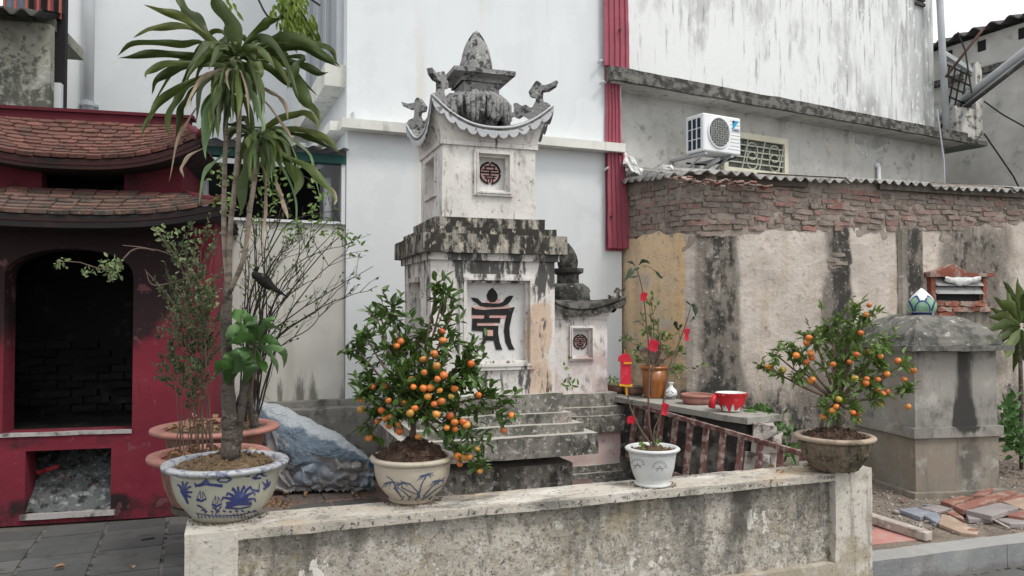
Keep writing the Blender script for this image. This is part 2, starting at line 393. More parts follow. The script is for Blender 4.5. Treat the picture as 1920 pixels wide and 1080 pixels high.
for k, x in enumerate((-.95, -.62, -.3, .02)):
    b = MB(); b.grid(lambda a, c: (x + ue - .3 + a * .27, .3 + .03 * sin(a * 12 + k), ze + .2 + c * .9), 8, 4); b.grid(lambda a, c: (x + ue - .3 + a * .27, .312 + .03 * sin(a * 12 + k), ze + .2 + c * .9), 8, 4, True)
    o = b.build('hung_cloth', M['cloth'], None); o.location = LB.o; o.rotation_euler = (0, 0, LB.R)
    tag(o, ['dark cloth hung leftmost behind the red balcony rail', 'second cloth from the left behind the red balcony rail', 'third cloth from the left behind the red balcony rail', 'cloth hung nearest the white building behind the red rail'][k], 'laundry', 'laundry on the far left balcony')
b = MB(); b.box(ue - .4, uX, .3, .4, 0, 6.5); b.build('gap_shade_panel', M['inner'], lb)  # near-black panel, its colour standing in for the shade in the gap
b = MB(); b.box(uX - .09, uX - .01, .2, .29, 3.9, 4.3); b.build('pipe_box', M['pvc'], lb)

# ================================================================ RIGHT GREY BUILDING
G = Fr((1150 - 960) / FPX * 8.9, 8.9, 0, 29.5)
def GB(px0, px1, py0, py1, sf, amt):
    a_, z1_ = G.uz(px0, py0); b_, z0_ = G.uz(px1, py1); return ('b', a_, b_, min(z0_, z1_), max(z0_, z1_), sf, amt)
M['peeled'] = wmat('peeling lime washed concrete', (.50, .51, .51), [
    st((.74, .76, .76), 1.3, .38, .52, (1, 1, .45), .95),
    st((.30, .305, .30), 5.5, .56, .70, (1., 1., .12), .7, [('z', 6.2, 8.2, .05)]),
    st((.10, .10, .10), 14, .57, .68, (1, 1, .10), .55, [('z', 5.0, 7.0, .08), ('u', 2.5, 5, .03)]), st((.30, .31, .31), 1.4, .56, .72, (1, 1, .22), .55, [('u', 2.5, 5.5, .12)]), st((.72, .74, .74), 13, .60, .64, (1, 1, .3), .9), st((.16, .16, .155), 30, .62, .72, (1, 1, .08), .45),
    st((.74, .76, .76), 9, .60, .63, (1, 1, .5), .9, [('z', 5.0, 4.3, .07)])], bump=.5, vary=.1)
M['greyrender'] = wmat('grey render', (.50, .495, .47), [st((.20, .195, .18), 3, .48, .75, None, .5), st((.12, .12, .11), 5, .52, .72, None, .8, [('z', 3.5, 3.0, .18)]), st((.17, .17, .165), 4, .55, .75, STREAK, .6, [('z', 4.4, 5.0, .13)]), st((.5, .5, .48), 7, .62, .75, STREAK, .5), st((.50, .43, .30), 2, .62, .8, None, .6, [GB(1535, 1600, 255, 300, .12, .2)]), st((.30, .30, .29), 3, .60, .8, None, .8, [GB(1600, 1665, 250, 290, .12, .22), GB(1455, 1480, 215, 232, .08, .2)]), st((.10, .095, .08), 9, .60, .74, None, .85, [GB(1180, 1480, 312, 350, .10, .16), GB(1340, 1375, 290, 340, .08, .12)])], bump=.25)
M['ledge_dark'] = wmat('blackened ledge', (.16, .155, .14), [st((.03, .03, .028), 9, .42, .58, None, .9), st((.36, .34, .3), 22, .62, .7, None, .6)], bump=.7)
gb = fthing('grey_building', 'tall grey building with peeling limewash above a dark ledge, behind the brick shed', 'building', G)
PROT = .36
uE, _ = G.uz(1770, 240, 0)
# ledge heights on its own front plane
zl = [G.uz(x, y, -PROT)[1] for x, y in ((1155, 124), (1760, 236))]; zlt = sum(zl) / 2
zl = [G.uz(x, y, -PROT)[1] for x, y in ((1160, 148), (1755, 258))]; zlb = sum(zl) / 2
ul0 = G.u(1152, -PROT)
b = MB(); b.box(-.4, uE, 0, .3, 0, zlb, .5); b.box(uE - .3, uE, .3, 5, 0, zlb); b.build('lower_wall', M['greyrender'], gb)
uE2 = G.uz(1753, 150, .0)[0]
b = MB(); b.box(-.4, uE2, 0.02, .32, zlt, 9.5, .5); b.box(uE2 - .3, uE2, .32, 5, zlt, 9.5); b.build('upper_wall', M['peeled'], gb)
ulE = G.u(1856, -PROT)
b = MB(); b.box(ul0, uE + .1, -PROT, .33, zlb, zlt - .07, .14); b.box(ul0, uE + .1, -PROT + .04, .33, zlt - .07, zlt, .14); b.noisy(.012, 3, .006, 13); b.build('ledge', M['ledge_dark'], gb)
M['greenish'] = wmat('greenish painted soffit', (.16, .2, .17), bump=.2)
b = MB(); b.box(ul0 + .03, uE + .05, -PROT + .05, 0, zlb - .012, zlb + .004, .2); b.build('ledge_soffit', M['greyrender'], gb)
b = MB(); b.box(uE + .1, ulE, -PROT, 1.6, zlb + .005, zlt - .09, .14); b.build('balcony_slab', M['ledge_dark'], gb)
b = MB(); b.box(uE, ulE - .02, -PROT + .02, 1.58, zlb - .01, zlb + .003); b.build('balcony_soffit', M['greenish'], gb)
b = MB(); b.box(uE - .12, ulE - .05, -PROT + .1, -PROT + .22, zlt - .09, zlt + .42, .12); b.noisy(.02, 4, .01, 14)
M['roughwhite'] = wmat('rough limewashed parapet', (.52, .51, .48), [st((.09, .09, .085), 8, .5, .62, None, .9)], bump=1)
b.build('parapet', M['roughwhite'], gb)
# small louvre at the very top
u_, z_ = G.uz(1722, 4, .02); b = MB()
for k in range(4): b.box(u_ - .1, u_ + .12, -.02, .02, z_ + k * .08 - .06, z_ + k * .08 - .02)
b.build('louvre', M['darkroof'], gb)
# rain pipe stub
u_, z_ = G.uz(1648, 355, -.04); _, zz = G.uz(1648, 312, -.04)
b = MB(); b.tube([(u_, -.04, z_ - .4), (u_, -.04, zz)], .03, 10); b.tube([(u_, -.04, zz), (u_, .02, zz + .03)], .045, 8); b.build('vent_pipe', M['pvc'], gb, True)
M['smear'] = wmat('pale plaster smear', (.56, .56, .53), [st((.3, .3, .28), 14, .5, .6)], bump=.5)
for pts in ([(1598, 245), (1604, 270), (1614, 287), (1622, 292)], [(1680, 252), (1668, 268), (1650, 280), (1634, 286)], [(1620, 240), (1622, 262), (1624, 300)]):
    b = MB(); b.tube([(G.uz(x, y)[0], -.001, G.uz(x, y)[1]) for x, y in pts], [.012, .028, .03, .012][:len(pts)], 6); b.v = [Vector((v.x + .02 * nz(v, 9), v.y * .35, v.z)) for v in b.v]; b.build('plaster_smear', M['smear'], gb)
# window with grille
M['winframe'] = wmat('cream window surround', (.62, .6, .48), [st((.3, .28, .2), 9, .6, .75)], bump=.2)
M['oldglass'] = wmat('dusty olive glass', (.06, .065, .05), bump=0, rough=.25, spec=.5, vary=.4, vscale=4)
M['grille'] = wmat('pale grille', (.42, .43, .36), bump=0, rough=.6)
wu0, wzt = G.uz(1389, 250); wu1, wzb = G.uz(1472, 340); _, wzt2 = G.uz(1470, 262)
wzt = (wzt + wzt2) / 2; wzb = (G.uz(1400, 325)[1] + wzb) / 2
wu0 -= .35
b = MB(); b.ring(wu0, wu1, wzb, wzt, wu0 + .07, wu1 - .07, wzb + .07, wzt - .08, -.06, -.001); wf = b.build('window', M['winframe'], gb)
b = MB(); b.box(wu0 + .07, wu1 - .07, -.012, -.004, wzb + .07, wzt - .08); b.build('pane', M['oldglass'], wf)
iu0, iu1, iz0, iz1 = wu0 + .07, wu1 - .07, wzb + .07, wzt - .08
for k in range(1, 5):
    z = iz0 + (iz1 - iz0) * k / 5; b = MB(); b.box(iu0, iu1, -.045, -.03, z - .008, z + .008); b.build('grille_bar', M['grille'], wf)
for cu in (iu0 + (iu1 - iu0) * .42, iu0 + (iu1 - iu0) * .82):
    for cz in (iz0 + (iz1 - iz0) * .62, iz0 + (iz1 - iz0) * .3):
        r = .1; b = MB(); b.tube([(cu + r * cos(t * pi / 8), -.05, cz + r * sin(t * pi / 8) * 1.1) for t in range(17)], .008, 5, False); b.build('grille_ring', M['grille'], wf)
for du in (.6, .3, .95):
    b = MB(); uu = iu0 + (iu1 - iu0) * du; b.obox((uu - .06, -.05, iz0), (uu + .05, -.05, iz1), .012, .012, (0, 1, 0)); b.build('grille_bar', M['grille'], wf)

# ---- air conditioner
M['acwhite'] = wmat('white enamel', (.74, .76, .78), bump=0, rough=.35, vary=.04)
M['acdark'] = wmat('dark coil', (.015, .03, .05), bump=0, rough=.5)
M['acgrey'] = wmat('grille grey', (.33, .33, .32), bump=0, rough=.5)
M['logo_blue'] = wmat('logo blue', (.01, .33, .55), bump=0); M['logo_navy'] = wmat('logo navy', (.01, .06, .15), bump=0)
AV = -.62
a0, az1 = G.uz(1319, 211, AV); a1, az1b = G.uz(1389, 222, AV); _, az0 = G.uz(1322, 283, AV); _, az0b = G.uz(1389, 290, AV)
az1 = (az1 + az1b) / 2; az0 = (az0 + az0b) / 2; aw = a1 - a0; ah = az1 - az0
AC = Fr(*G.w((a0 + a1) / 2, AV, az0), 29.5)
ac = fthing('air_conditioner', 'white outdoor air conditioning unit on brackets left of the grilled window', 'air conditioner', AC)
h = aw / 2; dd = .30
b = MB(); b.box(-h, h, 0, dd, 0, ah); b.build('casing', M['acwhite'], ac, False, .012)
fc = (-h + aw * .40, ah * .52); fr_ = ah * .37
b = MB(); b.prism([(fc[0] + fr_ * 1.0 * cos(t * pi / 18), fc[1] + fr_ * 1.06 * sin(t * pi / 18)) for t in range(36)], -.004, .0); b.build('fan_opening', M['acdark'], ac)
b = MB()
for k in range(1, 4):
    b.tube([(fc[0] + fr_ * k / 4 * cos(t * pi / 12), -.016, fc[1] + fr_ * k / 4 * 1.06 * sin(t * pi / 12)) for t in range(25)], .003, 4, False)
for k in range(-5, 6):
    x = k / 6 * fr_; hh = sqrt(max(0, fr_ ** 2 - x * x))
    b.box(fc[0] + x - .003, fc[0] + x + .003, -.02, -.014, fc[1] - hh * 1.05, fc[1] + hh * 1.05)
    b.box(fc[0] - hh, fc[0] + hh, -.014, -.008, fc[1] + x - .003, fc[1] + x + .003)
b.build('fan_guard', M['acgrey'], ac)
b = MB(); b.tube([(fc[0] + fr_ * 1.03 * cos(t * pi / 18), -.008, fc[1] + fr_ * 1.09 * sin(t * pi / 18)) for t in range(37)], .011, 6, False); b.build('guard_ring', M['acwhite'], ac, True)
b = MB()
for k in range(3):
    for j in range(3): b.box(-h - .004, -h + .002, .05 + k * .075, .10 + k * .075, ah * (.08 + j * .28), ah * (.08 + j * .28 + .25))
b.build('side_vent', M['acdark'], ac)
for k in range(9):
    z = ah * (.12 + k * .095); b = MB(); b.box(fc[0] + fr_ * 1.12 if abs(z - fc[1]) < fr_ else h * .3, h - .02, -.003, .001, z, z + .004); b.build('groove', M['acgrey'], ac)
lx, lz = h - .135, ah * .86
b = MB(); b.prism([(lx, lz + .02), (lx + .045, lz + .02), (lx + .02, lz - .01), (lx, lz - .03)], -.005, .001); b.build('logo', M['logo_navy'], ac)
b = MB(); b.prism([(lx + .05, lz + .02), (lx + .095, lz + .02), (lx, lz - .09), (lx, lz - .045)], -.0065, .001); b.build('logo', M['logo_blue'], ac)
def text(s, size, parent, loc, rot, mat, ext=.001, name='lettering'):
    c = bpy.data.curves.new(name, 'FONT'); c.body = s; c.size = size; c.extrude = ext; c.align_x = 'CENTER'
    o = bpy.data.objects.new(name, c); COL.objects.link(o)
    bpy.context.view_layer.update(); dg = bpy.context.evaluated_depsgraph_get()
    me = bpy.data.meshes.new_from_object(o.evaluated_get(dg)); bpy.data.objects.remove(o)
    me.materials.clear(); me.materials.append(mat); o = bpy.data.objects.new(name, me); COL.objects.link(o)
    o.parent = parent; o.location = loc; o.rotation_euler = rot; return o
text('DAIKIN', .035, ac, (h - .085, -.003, ah * .62), (pi / 2, 0, 0), M['logo_navy'])
b = MB()
for s_ in (-.8, .6):
    b.obox((s_ * h, .02, -.02), (s_ * h, .62, -.02), .04, .03); b.obox((s_ * h, .60, -.02), (s_ * h, .60, -.34), .04, .03); b.obox((s_ * h, .1, -.03), (s_ * h, .6, -.32), .03, .02)
b.build('bracket', M['steel'], ac)
b = MB(); b.tube([(.1, .15, -.03), (.06, .3, -.1), (.08, .5, -.2), (.14, .52, -.27), (.24, .5, -.3), (.36, .5, -.26), (.44, .52, -.2)], .028, 8); b.build('insulated_pipe', M['pvc'], ac, True)
b = MB(); b.tube([(.3, .1, -.01), (.2, .2, -.06), (.05, .3, -.09), (-.1, .5, -.05)], .012, 6); b.tube([(.34, .12, .0), (.16, .24, -.05), (.1, .35, -.12)], .01, 6); b.build('cable', M['black_wire'], ac)

# ---- crimson cladding strip
Co = F.w(F.u(1135), -.045, 0); C = Fr(Co.x, Co.y, 0, 22.5)
cl = fthing('metal_cladding', 'crimson corrugated metal strip covering the gap between the two tall buildings', 'cladding', C)
def sheet(px0, px1t, px1b, yt, yb, v):
    ua = C.u(px0, v); ub = C.u(px1t, v); uc = C.u(px1b, v); z1 = C.uz(px0, yt, v)[1]; z0_ = C.uz(px0, yb, v)[1]
    def prof(t): q = (t * 4.6) % 1; return -.018 if q > .86 else 0
    b = MB(); n = 60
    b.grid(lambda a, c: (ua + a * ((uc + (ub - uc) * c) - ua) + .008 * nz((0, c * 3, px1b), 2.0), v + prof(a) + .006 * nz((a, c * 4, 1), 1.5), z0_ + (z1 - z0_) * c), n, 12)
    b.grid(lambda a, c: (ua + a * ((uc + (ub - uc) * c) - ua) + .008 * nz((0, c * 3, px1b), 2.0), v + .004 + prof(a) + .006 * nz((a, c * 4, 1), 1.5), z0_ + (z1 - z0_) * c), n, 12, True)
    return b.build('corrugated_sheet', M['crimson'], cl)
sheet(1134, 1180, 1182, -40, 122, -.02); sheet(1136, 1164, 1170, 118, 470, 0.02); sheet(1140, 1172, 1183, 283, 465, -.03)
for k in range(9):
    z = 2.6 + k * .7; b = MB(); b.tube([(.03 + (k % 2) * .12, -.03, z), (.03 + (k % 2) * .12, -.055, z)], .012, 6); b.build('screw', M['darkroof'], cl)

# ================================================================ FAR RIGHT BUILDING
M['farwall'] = wmat('old rendered wall', (.56, .55, .52), [st((.36, .35, .33), 1.6, .45, .7, None, .6), st((.12, .12, .11), 3.5, .56, .7, None, .7), st((.55, .54, .5), 5, .62, .72, None, .5)], bump=.4)
Hc = Vector((.5565 * 13.6, 13.6, 0))
H = Fr(Hc.x, Hc.y, 0, 25 - 90)     # u runs toward the viewer to the right, front faces left
hb = fthing('far_house', 'old rendered house with a dark wavy roof edge at the far right', 'house', H)
def hz(px, py, v=0.0): return H.uz(px, py, v)
ztop = hz(1840, 68)[1]; zmid = hz(1840, 130)[1]
b = MB(); b.box(-3.0, 5.2, .0, 4, 0, ztop, .5); b.build('wall', M['farwall'], hb)
b = MB(); b.box(-3, 5.2, -.10, 0.0, zmid - .1, zmid, .4); b.noisy(.02, 2); b.build('ledge', M['ledge_dark'], hb)
b = MB(); corr(b, lambda x, y: (-3.1 + x, -.25 + y, ztop + .06 + y * .22), 8.4, 3.2, .3, .045, .02); b.build('roof', M['darkroof'], hb)
for px, py in ((1779, 105), (1841, 86), (1918, 62)):
    u_, z_ = hz(px, py); b = MB(); b.box(u_ - .07, u_ + .07, -.006, .02, z_ - .09, z_ + .09); b.build('vent_hole', M['inner'], hb)
# silver pipes
for k, (dx, dy, r) in enumerate(((0, 0, .058), (6, 10, .038), (2, 17, .03))):
    p = at(1760 + dx, 222 + dy, 12.6); q = at(1935 + dx, 86 + dy, 10.6)
    b = MB(); b.tube([p, q], r, 12); o = b.build('roof_pipe', M['steel'] if k < 2 else M['darkroof'], None, True)
    tag(o, ['thickest silver pipe slanting up to the right edge', 'thinner silver pipe just below the thickest slanting one', 'thin black pipe below the two silver slanting pipes'][k], 'pipe', 'slanting pipes at the upper right')
M['rust'] = wmat('rusty steel', (.11, .06, .045), [st((.25, .2, .17), 14, .55, .7, None, .6)], bump=.3)
# post and railing on the balcony
bal = thing('balcony_railing', 'dark steel railing on the balcony at the end of the dark ledge', 'railing', G.o, G.R)
pa = G.loc(at(1772, 200, 11.6)); 
post = thing('steel_post', 'tall thin grey steel post rising beside the peeling wall', 'post', G.w(G.uz(1775, 235, -PROT + .12)[0], -PROT + .12, zlt + .3), 0)
pu = G.uz(1775, 235, -PROT + .12)[0]
b = MB(); b.tube([(0, 0, -.3), (-.06, 0, 1.2), (-.16, .0, 4)], .05, 10); b.build('shaft', M['steel'], post, True)
ru0 = pu; ru1 = ulE - .08; rz = zlt + .42
for k in range(4):
    z = rz + .05 + k * .16; b = MB(); b.obox((ru0, -PROT + .15, z + .1), (ru1, -PROT + .15, z), .02, .02); b.build('rail', M['black_wire'], bal)
for k in range(5):
    x = ru0 + (ru1 - ru0) * (k + .5) / 5; b = MB(); b.obox((x - .1, -PROT + .17, rz), (x + .1, -PROT + .17, rz + .62), .018, .018); b.build('baluster', M['black_wire'], bal)
b = MB(); b.obox((ru0, -PROT + .15, rz + .78), (ru1, -PROT + .15, rz + .6), .07, .07); b.build('handrail', M['steel'], bal)
b = MB(); b.box(ru1 - .08, ru1 + .1, -PROT + .08, -PROT + .26, zlt, rz + .75, .06); b.noisy(.012, 6)
o = b.build('stub_pillar', M['roughwhite'], None); o.location = G.o; o.rotation_euler = (0, 0, G.R); tag(o, 'rough whitewashed stub pillar at the right end of the balcony', 'pillar')
b = MB([0, 0, 0]); b.tube([at(1773, 145, 11.3), at(1845, 52, 11.0)], .02, 8); tag(b.build('leaning_bar', M['rust'], None, True), 'brown steel bar leaning up across the far roof edge', 'bar')
for k, pts in enumerate(([(1757, 205), (1770, 300), (1774, 420)], [(1845, 190), (1880, 215), (1925, 240)], [(1845, 250), (1900, 330), (1925, 380)], [(1796, 60), (1810, 95), (1822, 175)])):
    b = MB([0, 0, 0]); b.tube([at(x, y, 10.9 - k * .1) for x, y in pts], .012, 5)
    tag(b.build('cable', M['steel'] if k == 0 else M['black_wire'], None), ['pale cable hanging down past the end of the ledge', 'black cable running right from the stub pillar', 'black cable sagging down to the right below the balcony', 'thin black wire dropping across the far house wall'][k], 'cable')
# ================================================================ BRICK SHED (right)
Q0 = Vector((1.27, 8.75)); Q1 = Vector((1.84, 7.85)); RK = radians(15); kd = Vector((cos(RK), sin(RK)))
path = []
for i in range(13): path.append(Q0 + (Q1 - Q0) * (i / 12 * .8))
A_ = Q0 + (Q1 - Q0) * .8; B_ = Q1 + kd * .22
for i in range(1, 8):
    t = i / 8; path.append(A_ * (1 - t) ** 2 + Q1 * 2 * t * (1 - t) + B_ * t * t)
LEN = 5.6
for i in range(0, 57): path.append(B_ + kd * (i * .1))
cum = [0]
for i in range(1, len(path)): cum.append(cum[-1] + (path[i] - path[i - 1]).length)
def pw(s, off=0.0, z=0.0):
    i = 0
    while i < len(cum) - 2 and cum[i + 1] < s: i += 1
    t = (s - cum[i]) / (cum[i + 1] - cum[i]); p = path[i].lerp(path[i + 1], t)
    a = path[max(0, i - 1)]; c = path[min(len(path) - 1, i + 2)]; d = (c - a).normalized(); n = Vector((d.y, -d.x))
    return Vector((p.x + n.x * off, p.y + n.y * off, z)), d, n
def sz(px, py):
    """pixel -> (s, z) on the shed wall"""
    d = ray(px, py); r = d.x / d.y; best = None
    for i in range(len(path) - 1):
        a, c = path[i], path[i + 1]; fa = a.x - r * a.y; fc_ = c.x - r * c.y
        if fa * fc_ <= 0:
            t = fa / (fa - fc_); p = a.lerp(c, t); return cum[i] + t * (cum[i + 1] - cum[i]), CAM.z + d.z / d.y * p.y
    return (cum[-1], 1) if r > 0.3 else (0, CAM.z + d.z / d.y * path[0].y)
def SB(px0, px1, py0, py1, soft, amt):
    s0, za = sz(px0, (py0 + py1) / 2); s1, zb_ = sz(px1, (py0 + py1) / 2); xm = (px0 + px1) / 2
    return ('b', s0, s1, sz(xm, py1)[1], sz(xm, py0)[1], soft, amt)
sOr, _ = sz(1287, 600)
M['shedplaster'] = wmat('old plaster of the shed', (.50, .445, .395), [
    st((.70, .52, .32), 2.0, .78, .86, (1, 1, 1), .95, [('u', sOr + .02, sOr - .01, .42), ('u', sOr - .9, sOr - 1.15, -.3)]),
    st((.64, .41, .20), 1.6, .56, .68, (1, .5, 1), .7, [SB(1245, 1290, 440, 680, .06, .16), SB(1160, 1240, 440, 700, .05, -.4), SB(1290, 2400, 0, 1080, .02, -.6)]),
    st((.38, .31, .22), 7, .5, .68, USTREAK, .5, [SB(1100, 1205, 440, 760, .04, .12)]),
    st((.52, .49, .45), 2.2, .52, .66, None, .7),
    st((.22, .19, .16), 6, .55, .75, None, .55, [SB(1140, 1290, 640, 800, .1, .1)]),
    st((.15, .135, .115), 2.2, .62, .90, (1, .35, 1), .9, [SB(1308, 1385, 405, 800, .10, .42), SB(1545, 1594, 405, 950, .10, .44), SB(1515, 1590, 540, 950, .18, .22), SB(1676, 1727, 405, 950, .04, .40), SB(1760, 1895, 405, 700, .14, .30), ('z', 1.15, .55, .34)]),
    st((.028, .028, .027), 9, .62, .8, (1, .5, 1), .9, [SB(1316, 1378, 415, 780, .07, .22), SB(1556, 1592, 405, 700, .05, .30), SB(1690, 1722, 425, 600, .05, .26), SB(1780, 1870, 430, 620, .1, .16), ('z', 1.0, .4, .22)]),
    st((.62, .60, .57), 22, .60, .68, None, .7), st((.07, .06, .055), 26, .63, .69, None, .8), st((.27, .23, .20), 11, .56, .66, None, .6)], coords='UV', bump=.6, bscale=22, bdist=.02, vary=.16)
shed = thing('brick_shed', 'old brick and plaster shed with a wavy sheet roof on the right', 'shed', (0, 0, 0))
ZPL = lambda s: (2.35 + .07 * nz((s, 0, 0), 1.1) + .05 * nz((s, 0, 0), 6) + .02 * nz((s, 0, 0), 19)) + .052 * max(0, s - 1.3)
ZRF = 2.86
b = MB(); b.uv = []
nS = int(cum[-1] / .06); nzs = 40
for j in range(nzs + 1):
    for i in range(nS + 1):
        s_ = cum[-1] * i / nS; z = ZPL(s_) * j / nzs; p, d, n = pw(s_, .03, z)
        k = .02 * nz(p, 1.6) + .007 * nz(p, 7, 1) + .003 * nz(p, 22, 2)
        b.v.append(p + Vector((n.x, n.y, 0)) * k); b.uv.append((s_, z))
for j in range(nzs):
    for i in range(nS): a = j * (nS + 1) + i; b.f.append((a, a + 1, a + nS + 2, a + nS + 1))
# top lip of the plaster coat
base = len(b.v)
for i in range(nS + 1):
    s_ = cum[-1] * i / nS; p, d, n = pw(s_, -.02, ZPL(s_) - .004); b.v.append(p); b.uv.append((s_, ZPL(s_)))
for i in range(nS): a = nzs * (nS + 1) + i; b.f.append((a, a + 1, base + i + 1, base + i))
b.build('plaster', M['shedplaster'], shed)
M['mortar'] = wmat('earthy mortar', (.30, .26, .225), [st((.11, .095, .08), 9, .52, .68)], bump=1, bscale=60)
b = MB()
b.grid(lambda a, c: pw(a * cum[-1], .022 + .012 * nz((a * 90, c * 9, 1), 1), 2.1 + c * (ZRF + .12 - 2.1))[0], 220, 10)
b.grid(lambda a, c: pw(a * cum[-1], -.2, c * (ZRF + .1))[0], 30, 1, True); b.build('mortar_core', M['mortar'], shed)
M['brick'] = wmat('weathered brick', None, [st((.24, .205, .18), 8, .44, .60, None, .85), st((.06, .05, .045), 16, .56, .66, None, .85), st((.42, .38, .34), 22, .60, .70, None, .7)],
    rnd=[(.22, .17, .14), (.17, .14, .12), (.25, .155, .13), (.23, .19, .165), (.14, .12, .105), (.29, .14, .115), (.27, .23, .20), (.20, .16, .14)], bump=.9, bscale=60)
bm_ = []
for k in range(8):
    b = MB(); b.box(-.100, .100, -.05, .05, -.026, .026, .033); 
    for i, v in enumerate(b.v):
        q = Vector((nz(v, 11, k * 3 + 1), nz(v, 11, k * 3 + 2), nz(v, 11, k * 3 + 3))) * .018
        e = 1 - .12 * (abs(v.x) / .098) ** 4 
        b.v[i] = Vector((v.x + q.x * .8, v.y + q.y, v.z * e + q.z * .75))
    bm_.append(b.mesh('brick')); bm_[-1].materials.append(M['brick'])
nb = 0; extra = MB()
row = 0; z = 2.26
while z < ZRF + .02:
    s_ = -.02 + (.11 if row % 2 else 0)
    while s_ < cum[-1] - .1:
        if z > ZPL(s_) - .01:
            p, d, n = pw(min(max(s_, 0.01), cum[-1] - .05), -.018 + random.uniform(-.009, .010), z + random.uniform(-.004, .004) + .03 * sin(s_ * 1.3) + .012 * sin(s_ * 5))
            sc = random.uniform(.85, 1.03) if random.random() > .15 else .55
            mt = Matrix.Translation(p) @ Matrix.Rotation(atan2(d.y, d.x), 4, 'Z') @ Matrix.Rotation(random.uniform(-.03, .03), 4, 'Y') @ Matrix.Diagonal((sc, 1, random.uniform(.85, 1.05), 1))
            me = random.choice(bm_)
            if nb < 296:
                o = bpy.data.objects.new('brick', me); COL.objects.link(o); o.parent = shed; o.matrix_local = mt; nb += 1
            else:
                extra.add([mt @ v.co for v in me.vertices], [tuple(f.vertices) for f in me.polygons])
        s_ += random.choice((.205, .215, .2, .15))
    z += .0585; row += 1
if extra.v: stuff(extra.build('brickwork', M['brick'], shed))
# cracked patch showing brick in the dark stain
for (px, py) in ((1566, 478), (1558, 488), (1572, 494), (1560, 500), (1215, 655), (1232, 662), (1222, 674), (1245, 650), (1262, 660), (1238, 676)):
    s_, z = sz(px, py); p, d, n = pw(s_, .012, z)
    o = bpy.data.objects.new('brick', random.choice(bm_)); COL.objects.link(o); o.parent = shed
    o.matrix_local = Matrix.Translation(p) @ Matrix.Rotation(atan2(d.y, d.x), 4, 'Z') @ Matrix.Scale(.8, 4)
# roof sheets
M['fibre'] = wmat('weathered fibre cement', (.36, .355, .34), [st((.09, .09, .08), 9, .48, .62, None, .7), st((.42, .41, .38), 25, .62, .7, None, .6)], bump=.5)
M['rot_wood'] = wmat('dark weathered timber', (.07, .06, .05), [st((.16, .14, .12), 12, .5, .7, (.15, 1, 1), .6)], bump=.6)
M['patchplaster'] = wmat('pilaster plaster', (.26, .25, .22), [st((.06, .06, .055), 5, .45, .62, STREAK, .9)], bump=.6)
SR = 0
cuts = [0, .55, 1.65, 2.75, 3.85, 4.95, cum[-1]]
def roofbase(x, y, z0, s0):
    p, d, n = pw(min(s0 + x, cum[-1] - .01), .13, z0)
    # the sheets run straight back, away from the main face
    bk = Vector((-sin(RK), cos(RK), 0))
    return p + bk * y + Vector((0, 0, y * .2))
for k in range(len(cuts) - 1):
    s0, s1 = cuts[k], cuts[k + 1] + .03; zz = ZRF + .085 + (k % 2) * .022 - .006 * k
    if k == 0: zz += .05
    b = MB(); corr(b, lambda x, y: roofbase(x, y, zz - (.05 * x if k == 0 else 0), s0), s1 - s0, 1.7, .118, .021, .009)
    b.noisy(.01, 2.5, .002, 15)
    b.build('roof_sheet', M['fibre'], shed)
for (s0, s1, zz) in ((3.2, 4.4, ZRF + .045), (4.2, cum[-1] - .1, ZRF + .03), (1.0, 2.3, ZRF + .05)):
    b = MB(); b.obox(pw(s0, .07, zz)[0], pw(s1, .07, zz - .02)[0], .05, .07); b.build('eave_timber', M['rot_wood'], shed)
# pilaster
s0, _ = sz(1679, 600); s1, _ = sz(1726, 600)
b = MB(); b.grid(lambda a, c: pw(s0 + (s1 - s0) * a, .075 - .03 * (a < .02 or a > .98), c * 2.44)[0] + Vector((.006 * nz((a, c * 8, 0), 2), 0.008 * nz((a * 3, c * 20, 5), 1), 0)), 10, 50)
b.build('pilaster', M['shedplaster'], shed); b_ = bpy.data.objects['pilaster']
uvl = b_.data.uv_layers.new(name='UVMap')
for l in b_.data.loops:
    co = b_.data.vertices[l.vertex_index].co; i = l.vertex_index % 11; uvl.data[l.index].uv = (s0 + (s1 - s0) * i / 10, co.z)
# louvred vent
VZ = sz(1785, 540)
s0, zt = sz(1741, 520); s1, _ = sz(1829, 520); _, zb = sz(1785, 563)
M['slat'] = wmat('grey louvre', (.30, .31, .30), [st((.12, .12, .11), 12, .5, .7)], bump=.2)
M['redbrick'] = wmat('exposed red brick', None, [st((.32, .27, .23), 7, .46, .56, None, .85)], rnd=[(.26, .08, .05), (.2, .07, .05), (.3, .12, .08)], bump=.9)
pm, dm, nm = pw((s0 + s1) / 2, .0, (zt + zb) / 2)
vent = Fr(pm.x, pm.y, pm.z, math.degrees(atan2(dm.y, dm.x)))
vw = (s1 - s0) / 2; vh = (zt - zb) / 2
def vobj(b, name, mat):
    o = b.build(name, mat, shed); o.location = vent.o; o.rotation_euler = (0, 0, vent.R); return o
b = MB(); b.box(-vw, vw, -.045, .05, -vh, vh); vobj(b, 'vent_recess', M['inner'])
for k, z in enumerate((vh - .05, vh - .14)):
    b = MB(); b.add([(-vw, -.05, z + .045), (vw, -.05, z + .045), (vw, -.11, z - .035), (-vw, -.11, z - .035), (-vw, -.055, z + .035), (vw, -.055, z + .035), (vw, -.115, z - .045), (-vw, -.115, z - .045)],
                    [(0, 3, 2, 1), (4, 5, 6, 7), (0, 1, 5, 4), (1, 2, 6, 5), (2, 3, 7, 6), (3, 0, 4, 7)]); vobj(b, 'louvre_slat', M['slat'])
b = MB(); b.prism([(-vw - .1, vh + .0), (vw + .13, vh + .01), (vw + .15, vh + .05), (.1, vh + .045), (-.02, vh + .11), (-.1, vh + .15), (-.2, vh + .10), (-vw - .1, vh + .05)], -.13, -.04); b.noisy(.006, 9); vobj(b, 'lintel', M['redbrick'])
